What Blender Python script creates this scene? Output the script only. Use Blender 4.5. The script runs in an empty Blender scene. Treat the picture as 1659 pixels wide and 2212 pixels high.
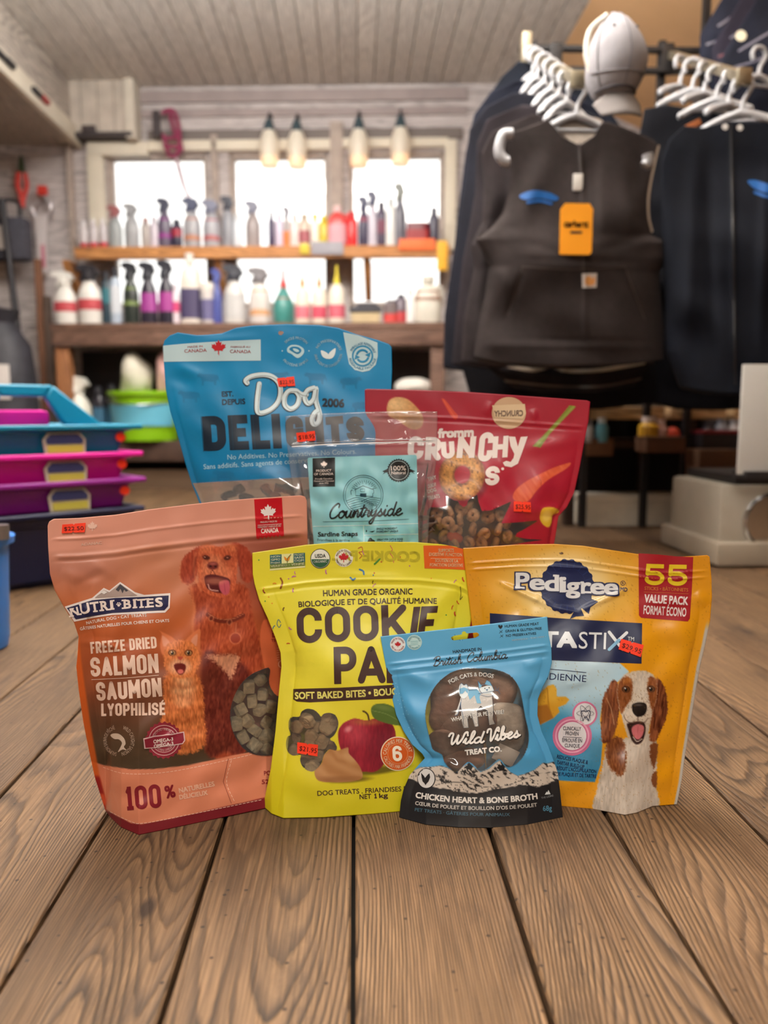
import bpy, bmesh, math, random
import numpy as np
from mathutils import Vector, Matrix, Euler
from mathutils.geometry import tessellate_polygon

SC = bpy.context.scene
COL = SC.collection
PI = math.pi
# ------------------------------------------------------------------ camera
FPX, CAMH = 1700.0, 0.40
PITCH, YAW = math.radians(7.24), math.radians(2.07)
cam_d = bpy.data.cameras.new('camera')
cam = bpy.data.objects.new('camera', cam_d)
COL.objects.link(cam)
cam_d.sensor_fit = 'VERTICAL'
cam_d.sensor_height = 36.0
cam_d.lens = FPX / 2212.0 * 36.0
cam_d.clip_start = 0.02
cam.location = (0, 0, CAMH)
cam.rotation_euler = (PI / 2 - PITCH, 0, -YAW)
cam_d.dof.use_dof = True
cam_d.dof.focus_distance = 0.77
cam_d.dof.aperture_fstop = 3.8
SC.camera = cam
# ------------------------------------------------------------------ light and exposure
vs = SC.view_settings
SC.display_settings.display_device = 'sRGB'
vs.view_transform = 'Standard'
vs.look = 'None'
vs.gamma = 1.0
vs.use_curve_mapping = False
vs.exposure = 0.64
world = bpy.data.worlds.new('overcast_sky')
SC.world = world
world.use_nodes = True
bg = world.node_tree.nodes['Background']
bg.inputs[0].default_value = (1.0, 0.985, 0.95, 1)
bg.inputs[1].default_value = 1.5


def area_light(name, loc, rot, sx, sy, power, col):
    d = bpy.data.lights.new(name, 'AREA')
    d.shape = 'RECTANGLE'
    d.size, d.size_y = sx, sy
    d.energy = power
    d.color = col
    o = bpy.data.objects.new(name, d)
    o.location = loc
    o.rotation_euler = rot
    COL.objects.link(o)
    return o


# shop ceiling lamps and added fill lights (out of frame); daylight comes from the sky through the windows
area_light('ceiling_lamp', (-0.35, -0.30, 2.05), (math.radians(-6), 0, 0), 1.3, 0.20, 25, (1.0, 0.93, 0.83))
area_light('ceiling_lamp', (0.35, -1.70, 2.05), (math.radians(-6), 0, 0), 1.3, 0.20, 22, (1.0, 0.93, 0.83))
area_light('ceiling_lamp', (-0.45, 2.90, 2.03), (math.radians(14), 0, 0), 1.6, 0.20, 22, (1.0, 0.95, 0.90))  # added out of view to brighten the back wall
area_light('added_uplight', (-0.25, 1.85, 1.72), (PI, 0, 0), 1.6, 0.30, 150, (1.0, 0.96, 0.92))  # unseen fill added to brighten the ceiling and upper walls

# ------------------------------------------------------------------ pixel rays of the photograph
CAM_R = np.array(Euler((PI / 2 - PITCH, 0, -YAW)).to_matrix())
CAM_O = np.array((0, 0, CAMH))


def rays(px, py):
    px = np.asarray(px, float); py = np.asarray(py, float)
    d = np.stack([(px - 829.5) / FPX, (1106.0 - py) / FPX, -np.ones_like(px)], -1)
    return d @ CAM_R.T


def G(px, py, z=0.0):
    d = rays(px, py)
    return CAM_O + d * ((z - CAMH) / d[..., 2])[..., None]


def P(px, py, Y):
    d = rays(px, py)
    return Vector(CAM_O + d * (Y / d[1]))


def PL(px, py, p0, n):
    """meets the plane through p0 with normal n"""
    d = rays(px, py); p0 = np.array(p0); n = np.array(n)
    return Vector(CAM_O + d * (np.dot(p0 - CAM_O, n) / np.dot(d, n)))


def lin(c):
    c = np.asarray(c, float) / 255.0
    return np.where(c <= 0.04045, c / 12.92, ((c + 0.055) / 1.055) ** 2.4)


# ------------------------------------------------------------------ materials
_M = {}


def nd(nt, kind, **kw):
    n = nt.nodes.new(kind)
    for k, v in kw.items():
        if k.startswith('i_'):
            n.inputs[k[2:].replace('_', ' ')].default_value = v
        else:
            setattr(n, k, v)
    return n


def mat(name, rgb, rough=0.5, metal=0.0, spec=0.5, emit=None, estr=0.0, noise=0.0, nscale=30.0, bump=0.0, coat=0.0, sheen=0.0, trans=0.0):
    key = (name, tuple(rgb), rough, metal)
    if key in _M:
        return _M[key]
    m = bpy.data.materials.new(name)
    m.use_nodes = True
    nt = m.node_tree
    b = nt.nodes['Principled BSDF']
    c = tuple(lin(rgb)) + (1,)
    b.inputs['Base Color'].default_value = c
    b.inputs['Roughness'].default_value = rough
    b.inputs['Metallic'].default_value = metal
    b.inputs['Specular IOR Level'].default_value = spec
    b.inputs['Coat Weight'].default_value = coat
    b.inputs['Sheen Weight'].default_value = sheen
    b.inputs['Transmission Weight'].default_value = trans
    if emit is not None:
        b.inputs['Emission Color'].default_value = tuple(lin(emit)) + (1,)
        b.inputs['Emission Strength'].default_value = estr
    if noise or bump:
        tc = nd(nt, 'ShaderNodeTexCoord')
        nz = nd(nt, 'ShaderNodeTexNoise')
        nz.inputs['Scale'].default_value = nscale
        nz.inputs['Detail'].default_value = 4
        nt.links.new(tc.outputs['Object'], nz.inputs['Vector'])
        if noise:
            mx = nd(nt, 'ShaderNodeMix', data_type='RGBA', blend_type='MULTIPLY')
            rp = nd(nt, 'ShaderNodeMapRange')
            rp.inputs['To Min'].default_value = 1 - noise
            rp.inputs['To Max'].default_value = 1 + noise
            rp.inputs['From Min'].default_value = .3
            rp.inputs['From Max'].default_value = .7
            nt.links.new(nz.outputs['Fac'], rp.inputs['Value'])
            mx.inputs[0].default_value = 1
            mx.inputs[6].default_value = c
            nt.links.new(rp.outputs[0], mx.inputs[7])
            nt.links.new(mx.outputs[2], b.inputs['Base Color'])
        if bump:
            bp = nd(nt, 'ShaderNodeBump')
            bp.inputs['Strength'].default_value = bump
            bp.inputs['Distance'].default_value = 0.004
            nt.links.new(nz.outputs['Fac'], bp.inputs['Height'])
            nt.links.new(bp.outputs[0], b.inputs['Normal'])
    _M[key] = m
    return m


def ink(rgb, rough=0.36):
    return mat('printed_ink', rgb, rough)


def print_mat(name, rough=0.36, coat=0.0, spec=0.5):
    m = bpy.data.materials.new(name)
    m.use_nodes = True
    nt = m.node_tree
    b = nt.nodes['Principled BSDF']
    a = nd(nt, 'ShaderNodeAttribute', attribute_name='print')
    nt.links.new(a.outputs['Color'], b.inputs['Base Color'])
    b.inputs['Roughness'].default_value = rough
    b.inputs['Specular IOR Level'].default_value = spec
    b.inputs['Coat Weight'].default_value = coat
    b.inputs['Coat Roughness'].default_value = 0.12
    return m


def film_mat(name, haze=0.06, gloss=0.12, tint=(255, 255, 255), rough=0.08):
    key = ('film', name)
    if key in _M:
        return _M[key]
    m = bpy.data.materials.new(name)
    m.use_nodes = True
    nt = m.node_tree
    nt.nodes.remove(nt.nodes['Principled BSDF'])
    out = nt.nodes['Material Output']
    t = nd(nt, 'ShaderNodeBsdfTransparent')
    t.inputs[0].default_value = tuple(lin(tint)) + (1,)
    d = nd(nt, 'ShaderNodeBsdfDiffuse')
    d.inputs[0].default_value = (.75, .78, .8, 1)
    g = nd(nt, 'ShaderNodeBsdfGlossy')
    g.inputs['Roughness'].default_value = rough
    m1 = nd(nt, 'ShaderNodeMixShader'); m2 = nd(nt, 'ShaderNodeMixShader')
    m1.inputs[0].default_value = haze
    fr = nd(nt, 'ShaderNodeFresnel'); fr.inputs[0].default_value = 1.45
    mul = nd(nt, 'ShaderNodeMath', operation='MULTIPLY_ADD')
    mul.inputs[1].default_value = 1.0
    mul.inputs[2].default_value = gloss * .35
    nt.links.new(fr.outputs[0], mul.inputs[0])
    nt.links.new(t.outputs[0], m1.inputs[1]); nt.links.new(d.outputs[0], m1.inputs[2])
    nt.links.new(m1.outputs[0], m2.inputs[1]); nt.links.new(g.outputs[0], m2.inputs[2])
    nt.links.new(mul.outputs[0], m2.inputs[0])
    nt.links.new(m2.outputs[0], out.inputs[0])
    _M[key] = m
    return m


def wood_mat(name, c_light, c_mid, c_dark, axis='Y', ring=42.0, rough=0.55, attr=None, knots=False, scale=1.0, bump=0.35, distort=7.0, var=(.8, 1.22)):
    """boards: rings stretched along an axis, fine fibres, stains and worm holes"""
    m = bpy.data.materials.new(name)
    m.use_nodes = True
    nt = m.node_tree
    L = nt.links.new
    b = nt.nodes['Principled BSDF']
    tc = nd(nt, 'ShaderNodeTexCoord')
    v = tc.outputs['Object']
    if attr:
        at = nd(nt, 'ShaderNodeAttribute', attribute_name=attr)
        cx = nd(nt, 'ShaderNodeCombineXYZ')
        m1 = nd(nt, 'ShaderNodeMath', operation='MULTIPLY'); m1.inputs[1].default_value = 3.7
        m2 = nd(nt, 'ShaderNodeMath', operation='MULTIPLY'); m2.inputs[1].default_value = 17.3
        L(at.outputs['Fac'], m1.inputs[0]); L(at.outputs['Fac'], m2.inputs[0])
        L(m1.outputs[0], cx.inputs[0]); L(m2.outputs[0], cx.inputs[1]); L(m2.outputs[0], cx.inputs[2])
        ad = nd(nt, 'ShaderNodeVectorMath', operation='ADD')
        L(v, ad.inputs[0]); L(cx.outputs[0], ad.inputs[1])
        v = ad.outputs[0]

    def stretched(k):
        s = {'X': (k, 1, 1), 'Y': (1, k, 1), 'Z': (1, 1, k)}[axis]
        mp = nd(nt, 'ShaderNodeMapping')
        mp.inputs['Scale'].default_value = [x * scale for x in s]
        L(v, mp.inputs['Vector'])
        return mp.outputs[0]

    # growth rings: contour lines of a stretched smooth noise + cross coordinate
    n1 = nd(nt, 'ShaderNodeTexNoise'); n1.inputs['Scale'].default_value = 5.5; n1.inputs['Detail'].default_value = 1.5
    n1.inputs['Roughness'].default_value = .45
    L(stretched(.16), n1.inputs['Vector'])
    sep = nd(nt, 'ShaderNodeSeparateXYZ'); L(v, sep.inputs[0])
    cross = sep.outputs['Y'] if axis == 'X' else sep.outputs['X']
    a1 = nd(nt, 'ShaderNodeMath', operation='MULTIPLY'); a1.inputs[1].default_value = ring * 2.2 * scale
    L(cross, a1.inputs[0])
    a2 = nd(nt, 'ShaderNodeMath', operation='MULTIPLY'); a2.inputs[1].default_value = ring * distort / 10
    L(n1.outputs['Fac'], a2.inputs[0])
    a3 = nd(nt, 'ShaderNodeMath', operation='ADD'); L(a1.outputs[0], a3.inputs[0]); L(a2.outputs[0], a3.inputs[1])
    n1b = nd(nt, 'ShaderNodeTexNoise'); n1b.inputs['Scale'].default_value = 60; n1b.inputs['Detail'].default_value = 3
    L(stretched(.2), n1b.inputs['Vector'])
    a4 = nd(nt, 'ShaderNodeMath', operation='MULTIPLY_ADD'); a4.inputs[1].default_value = 1.1
    L(n1b.outputs['Fac'], a4.inputs[0]); L(a3.outputs[0], a4.inputs[2])
    fr = nd(nt, 'ShaderNodeMath', operation='FRACT'); L(a4.outputs[0], fr.inputs[0])
    rr = nd(nt, 'ShaderNodeValToRGB')
    e = rr.color_ramp.elements
    e[0].position = 0.0; e[0].color = (0.25, .25, .25, 1)
    e[1].position = 1.0; e[1].color = (0, 0, 0, 1)
    for p_, c_ in ((.12, .95), (.55, .8), (.86, .12)):
        x = e.new(p_); x.color = (c_, c_, c_, 1)
    L(fr.outputs[0], rr.inputs[0])
    n2 = nd(nt, 'ShaderNodeTexNoise'); n2.inputs['Scale'].default_value = 420; n2.inputs['Detail'].default_value = 3
    L(stretched(.03), n2.inputs['Vector'])
    n3 = nd(nt, 'ShaderNodeTexNoise'); n3.inputs['Scale'].default_value = 7; n3.inputs['Detail'].default_value = 6; n3.inputs['Roughness'].default_value = .6
    L(stretched(.5), n3.inputs['Vector'])
    # ring contrast varies with the stain
    k1 = nd(nt, 'ShaderNodeMapRange'); k1.inputs['From Min'].default_value = .35; k1.inputs['From Max'].default_value = .68
    k1.inputs['To Min'].default_value = .95; k1.inputs['To Max'].default_value = .25
    L(n3.outputs['Fac'], k1.inputs['Value'])
    inv = nd(nt, 'ShaderNodeMath', operation='SUBTRACT'); inv.inputs[0].default_value = 1.0
    L(rr.outputs[0], inv.inputs[1])
    rf = nd(nt, 'ShaderNodeMath', operation='MULTIPLY'); L(inv.outputs[0], rf.inputs[0]); L(k1.outputs[0], rf.inputs[1])
    mixa = nd(nt, 'ShaderNodeMix', data_type='RGBA')
    mixa.inputs[6].default_value = tuple(lin(c_light)) + (1,); mixa.inputs[7].default_value = tuple(lin(c_mid)) + (1,)
    r3 = nd(nt, 'ShaderNodeMapRange'); r3.inputs['From Min'].default_value = .36; r3.inputs['From Max'].default_value = .66
    L(n3.outputs['Fac'], r3.inputs['Value']); L(r3.outputs[0], mixa.inputs[0])
    mixb = nd(nt, 'ShaderNodeMix', data_type='RGBA'); mixb.inputs[7].default_value = tuple(lin(c_dark)) + (1,)
    L(mixa.outputs[2], mixb.inputs[6]); L(rf.outputs[0], mixb.inputs[0])
    mixc = nd(nt, 'ShaderNodeMix', data_type='RGBA', blend_type='MULTIPLY'); mixc.inputs[0].default_value = 1
    r2 = nd(nt, 'ShaderNodeMapRange'); r2.inputs['From Min'].default_value = .3; r2.inputs['From Max'].default_value = .7
    r2.inputs['To Min'].default_value = .62; r2.inputs['To Max'].default_value = 1.25
    L(n2.outputs['Fac'], r2.inputs['Value']); L(mixb.outputs[2], mixc.inputs[6]); L(r2.outputs[0], mixc.inputs[7])
    colour = mixc.outputs[2]
    if attr:
        at2 = nd(nt, 'ShaderNodeMapRange'); at2.inputs['To Min'].default_value = var[0]; at2.inputs['To Max'].default_value = var[1]
        L(at.outputs['Fac'], at2.inputs['Value'])
        mx = nd(nt, 'ShaderNodeMix', data_type='RGBA', blend_type='MULTIPLY'); mx.inputs[0].default_value = 1
        L(colour, mx.inputs[6]); L(at2.outputs[0], mx.inputs[7])
        colour = mx.outputs[2]
    height = r2.outputs[0]
    if knots:
        # dark weathering blotches, worm holes and a few knots
        n5 = nd(nt, 'ShaderNodeTexNoise'); n5.inputs['Scale'].default_value = 13; n5.inputs['Detail'].default_value = 8; n5.inputs['Roughness'].default_value = .68
        L(stretched(.4), n5.inputs['Vector'])
        r5 = nd(nt, 'ShaderNodeMapRange'); r5.inputs['From Min'].default_value = .53; r5.inputs['From Max'].default_value = .70
        r5.inputs['To Max'].default_value = .75
        L(n5.outputs['Fac'], r5.inputs['Value'])
        mk = nd(nt, 'ShaderNodeMix', data_type='RGBA'); mk.inputs[7].default_value = tuple(lin((58, 44, 34))) + (1,)
        L(colour, mk.inputs[6]); L(r5.outputs[0], mk.inputs[0]); colour = mk.outputs[2]
        for sc_, th_, st_ in ((70.0, .085, 1.0), (14.0, .075, .45)):
            vo = nd(nt, 'ShaderNodeTexVoronoi'); vo.inputs['Scale'].default_value = sc_
            L(stretched(st_), vo.inputs['Vector'])
            # only some cells carry a hole
            sepc = nd(nt, 'ShaderNodeSeparateColor'); L(vo.outputs['Color'], sepc.inputs[0])
            gt = nd(nt, 'ShaderNodeMath', operation='GREATER_THAN'); gt.inputs[1].default_value = .55 if sc_ > 50 else .72
            L(sepc.outputs[0], gt.inputs[0])
            rv = nd(nt, 'ShaderNodeMapRange'); rv.inputs['From Min'].default_value = th_; rv.inputs['From Max'].default_value = th_ * 1.7
            rv.inputs['To Min'].default_value = .85; rv.inputs['To Max'].default_value = 0
            L(vo.outputs['Distance'], rv.inputs['Value'])
            mm = nd(nt, 'ShaderNodeMath', operation='MULTIPLY'); L(gt.outputs[0], mm.inputs[0]); L(rv.outputs[0], mm.inputs[1])
            mk = nd(nt, 'ShaderNodeMix', data_type='RGBA'); mk.inputs[7].default_value = tuple(lin((40, 27, 20))) + (1,)
            L(colour, mk.inputs[6]); L(mm.outputs[0], mk.inputs[0]); colour = mk.outputs[2]
    L(colour, b.inputs['Base Color'])
    b.inputs['Roughness'].default_value = rough
    b.inputs['Specular IOR Level'].default_value = .35
    bp = nd(nt, 'ShaderNodeBump'); bp.inputs['Strength'].default_value = bump; bp.inputs['Distance'].default_value = 0.0012
    hs = nd(nt, 'ShaderNodeMath', operation='ADD'); L(height, hs.inputs[0]); L(rr.outputs[0], hs.inputs[1])
    L(hs.outputs[0], bp.inputs['Height']); L(bp.outputs[0], b.inputs['Normal'])
    return m


# ------------------------------------------------------------------ objects
def props(o, label=None, cat=None, group=None, kind=None):
    if label: o['label'] = label
    if cat: o['category'] = cat
    if group: o['group'] = group
    if kind: o['kind'] = kind
    return o


def thing(name, label, cat, loc=(0, 0, 0), rz=0.0, group=None):
    o = bpy.data.objects.new(name, None)
    o.empty_display_size = .05
    COL.objects.link(o)
    o.location = loc
    o.rotation_euler = (0, 0, rz)
    return props(o, label, cat, group)


class MB:
    """collects shapes into one mesh"""
    def __init__(s):
        s.v, s.f, s.m, s.sm = [], [], [], []

    def add(s, verts, faces, mi=0, smooth=False):
        k = len(s.v)
        s.v += [tuple(p) for p in verts]
        for f in faces:
            s.f.append(tuple(i + k for i in f)); s.m.append(mi); s.sm.append(smooth)
        return s

    def box(s, c, d, mi=0, rot=None, bev=0.0, taper=1.0):
        bm = bmesh.new()
        bmesh.ops.create_cube(bm, size=1)
        for v in bm.verts:
            k = taper if v.co.z < 0 else 1.0
            v.co = Vector((v.co.x * d[0] * k, v.co.y * d[1] * k, v.co.z * d[2]))
        if bev:
            bmesh.ops.bevel(bm, geom=bm.edges[:], offset=bev, segments=2, affect='EDGES', profile=.6)
        return s.bm(bm, c, rot, mi, bool(bev))

    def bm(s, bm, c=(0, 0, 0), rot=None, mi=0, smooth=False):
        R = Euler(rot).to_matrix() if rot is not None and not isinstance(rot, Matrix) else rot
        vs_ = []
        for v in bm.verts:
            p = v.co
            if R is not None: p = R @ p
            vs_.append(p + Vector(c))
        bm.verts.index_update()
        fs = [[v.index for v in f.verts] for f in bm.faces]
        bm.free()
        return s.add(vs_, fs, mi, smooth)

    def bar(s, p0, p1, w, h, mi=0, up=(0, 0, 1)):
        p0, p1 = Vector(p0), Vector(p1)
        a = (p1 - p0).normalized()
        u = Vector(up)
        if abs(a.dot(u)) > .98: u = Vector((0, 1, 0))
        r = a.cross(u).normalized(); u = r.cross(a)
        vs_ = []
        for p in (p0, p1):
            for i, j in ((-1, -1), (1, -1), (1, 1), (-1, 1)):
                vs_.append(p + r * (i * w / 2) + u * (j * h / 2))
        return s.add(vs_, [(0, 1, 2, 3), (7, 6, 5, 4), (0, 4, 5, 1), (1, 5, 6, 2), (2, 6, 7, 3), (3, 7, 4, 0)], mi)

    def tube(s, pts, r, seg=10, mi=0, cap=True, closed=False, scale=None):
        pts = [Vector(p) for p in pts]
        n = len(pts); vs_ = []; up = None
        for i, p in enumerate(pts):
            t = (pts[(i + 1) % n] - pts[i - 1]) if closed or 0 < i < n - 1 else (pts[1] - pts[0] if i == 0 else pts[-1] - pts[-2])
            t.normalize()
            if up is None:
                up = Vector((0, 0, 1)) if abs(t.z) < .9 else Vector((1, 0, 0))
            a = t.cross(up)
            if a.length < 1e-6: a = t.orthogonal()
            a.normalize(); up = a.cross(t).normalized()
            rr = r[i] if isinstance(r, (list, tuple)) else r
            for k in range(seg):
                w = 2 * PI * k / seg
                vs_.append(p + a * (rr * math.cos(w)) + up * (rr * math.sin(w)))
        fs = []
        for i in range(n if closed else n - 1):
            for k in range(seg):
                A = i * seg; B = ((i + 1) % n) * seg; k2 = (k + 1) % seg
                fs.append((A + k, A + k2, B + k2, B + k))
        if cap and not closed:
            fs.append(tuple(range(seg - 1, -1, -1))); fs.append(tuple((n - 1) * seg + k for k in range(seg)))
        return s.add(vs_, fs, mi, True)

    def lathe(s, prof, c=(0, 0, 0), seg=20, mi=0, sx=1.0, sy=1.0, rot=None, sq=0.0):
        """profile of (radius, z); sq squares the section"""
        vs_ = []
        R = Euler(rot).to_matrix() if rot is not None else None
        for r, z in prof:
            for k in range(seg):
                a = 2 * PI * k / seg
                cx, cy = math.cos(a), math.sin(a)
                if sq:
                    q = 1.0 / max(abs(cx), abs(cy)); q = 1 + (q - 1) * sq
                    cx *= q; cy *= q
                p = Vector((r * cx * sx, r * cy * sy, z))
                if R is not None: p = R @ p
                vs_.append(p + Vector(c))
        fs = []
        for i in range(len(prof) - 1):
            for k in range(seg):
                k2 = (k + 1) % seg
                fs.append((i * seg + k, i * seg + k2, (i + 1) * seg + k2, (i + 1) * seg + k))
        if prof[0][0] > 1e-5: fs.append(tuple(range(seg - 1, -1, -1)))
        if prof[-1][0] > 1e-5: fs.append(tuple((len(prof) - 1) * seg + k for k in range(seg)))
        return s.add(vs_, fs, mi, True)

    def prism(s, poly, frame, depth, mi=0, smooth=False):
        """2-D outline extruded: frame = (origin, ex, ey) ; depth along ex x ey, centred"""
        o, ex, ey = (Vector(q) for q in frame)
        nz = ex.cross(ey).normalized()
        n = len(poly)
        vs_ = [o + ex * x + ey * y - nz * depth / 2 for x, y in poly] + [o + ex * x + ey * y + nz * depth / 2 for x, y in poly]
        fs = [tuple(range(n - 1, -1, -1)), tuple(range(n, 2 * n))]
        fs += [(i, (i + 1) % n, n + (i + 1) % n, n + i) for i in range(n)]
        return s.add(vs_, fs, mi, smooth)

    def build(s, name, mats, parent=None, loc=None, rz=None, bev=0.0, autosmooth=True):
        me = bpy.data.meshes.new(name)
        me.from_pydata(s.v, [], s.f)
        for m in (mats if isinstance(mats, (list, tuple)) else [mats]):
            me.materials.append(m)
        me.polygons.foreach_set('material_index', s.m)
        me.polygons.foreach_set('use_smooth', s.sm)
        bm = bmesh.new(); bm.from_mesh(me)
        bmesh.ops.recalc_face_normals(bm, faces=bm.faces[:])
        bm.to_mesh(me); bm.free()
        try:
            me.set_sharp_from_angle(angle=math.radians(42))
        except Exception:
            pass
        o = bpy.data.objects.new(name, me)
        COL.objects.link(o)
        if parent is not None: o.parent = parent
        if loc is not None: o.location = loc
        if rz is not None: o.rotation_euler = (0, 0, rz)
        if bev:
            b = o.modifiers.new('bevel', 'BEVEL'); b.width = bev; b.segments = 2; b.limit_method = 'ANGLE'
        return o


def catmull(pts, n=6, closed=False):
    p = [np.array(q, float) for q in pts]
    out = []
    N = len(p)
    for i in range(N if closed else N - 1):
        p0 = p[i - 1] if (closed or i > 0) else 2 * p[0] - p[1]
        p1 = p[i]; p2 = p[(i + 1) % N]
        p3 = p[(i + 2) % N] if (closed or i + 2 < N) else 2 * p[-1] - p[-2]
        for k in range(n):
            t = k / n
            out.append(.5 * (2 * p1 + (p2 - p0) * t + (2 * p0 - 5 * p1 + 4 * p2 - p3) * t * t + (3 * p1 - p0 - 3 * p2 + p3) * t ** 3))
    if not closed: out.append(p[-1])
    return out


# ------------------------------------------------------------------ lettering
_T = {}


def text_mesh(body, bold=0.0, shear=0.0, res=4, space=1.0):
    """letters as triangles; a heavier face is the same letter laid over itself with small shifts"""
    key = (body, bold, shear, res, space)
    if key in _T: return _T[key]
    if bold > 0.003:
        v, f = text_mesh(body, 0.0, shear, res, space)
        k = bold
        sh = [(-k, 0), (k, 0), (0, k * .7), (0, -k * .7)]
        if bold >= .02: sh += [(-k, -k), (k, -k), (-k, k), (k, k)]
        if bold >= .05: sh += [(-k, k * .5), (k, k * .5), (-k, -k * .5), (k, -k * .5), (-k * .5, k), (k * .5, k), (-k * .5, -k), (k * .5, -k)]
        V = np.concatenate([v] + [v + np.array(q) for q in sh]) if len(v) else v
        F = np.concatenate([f + i * len(v) for i in range(len(sh) + 1)]) if len(v) else f
        _T[key] = (V, F)
        return _T[key]
    c = bpy.data.curves.new('lettering', 'FONT')
    c.body = body
    c.shear = shear
    c.resolution_u = res
    c.space_character = space
    c.fill_mode = 'FRONT'
    o = bpy.data.objects.new('lettering', c)
    COL.objects.link(o)
    bpy.context.view_layer.update()
    dg = bpy.context.evaluated_depsgraph_get()
    me = o.evaluated_get(dg).to_mesh()
    v = np.array([q.co[:2] for q in me.vertices]) if len(me.vertices) else np.zeros((0, 2))
    me.calc_loop_triangles()
    f = np.array([t.vertices[:] for t in me.loop_triangles]) if len(me.loop_triangles) else np.zeros((0, 3), int)
    o.evaluated_get(dg).to_mesh_clear()
    bpy.data.objects.remove(o); bpy.data.curves.remove(c)
    _T[key] = (v, f)
    return v, f


def split_tris(v, f, L):
    v = np.asarray(v, float); f = np.asarray(f, int)
    for _ in range(60):
        if not len(f): break
        e = np.stack([np.linalg.norm(v[f[:, i]] - v[f[:, (i + 1) % 3]], axis=1) for i in range(3)], 1)
        k = e.argmax(1); m = e[np.arange(len(f)), k] > L
        if not m.any(): break
        ft = f[m]; kk = k[m]
        a = ft[np.arange(len(ft)), kk]; b = ft[np.arange(len(ft)), (kk + 1) % 3]; c = ft[np.arange(len(ft)), (kk + 2) % 3]
        lo, hi = np.minimum(a, b), np.maximum(a, b)
        key = lo * (len(v) + 1) + hi
        uk, inv = np.unique(key, return_inverse=True)
        first = np.zeros(len(uk), int); first[inv] = np.arange(len(key))
        mid = .5 * (v[lo[first]] + v[hi[first]])
        mi = len(v) + inv
        v = np.concatenate([v, mid])
        f = np.concatenate([f[~m], np.stack([a, mi, c], 1), np.stack([mi, b, c], 1)])
    return v, f


def tess(loops):
    flat = [Vector((p[0], p[1], 0)) for l in loops for p in l]
    tr = tessellate_polygon([[Vector((p[0], p[1], 0)) for p in l] for l in loops])
    return np.array([(p.x, p.y) for p in flat]), np.array(tr, int).reshape(-1, 3)


def ribbon(pts, w, taper=0.0):
    """a pen stroke as quads with round ends; w may vary"""
    p = np.array(pts, float)
    n = len(p)
    ws = np.full(n, w) if np.isscalar(w) else np.array(w)
    t = np.gradient(p, axis=0)
    t /= np.maximum(np.linalg.norm(t, axis=1), 1e-9)[:, None]
    nn = np.stack([-t[:, 1], t[:, 0]], 1)
    v = np.concatenate([p + nn * ws[:, None] / 2, p - nn * ws[:, None] / 2])
    f = []
    for i in range(n - 1):
        f += [(i, i + 1, n + i), (i + 1, n + i + 1, n + i)]
    v = list(v)
    for i in (0, n - 1):
        k = len(v); v.append(p[i])
        for j in range(10):
            a = 2 * PI * j / 10
            v.append(p[i] + ws[i] / 2 * np.array((math.cos(a), math.sin(a))))
        f += [(k, k + 1 + j, k + 1 + (j + 1) % 10) for j in range(10)]
    return np.array(v), np.array(f)


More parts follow.
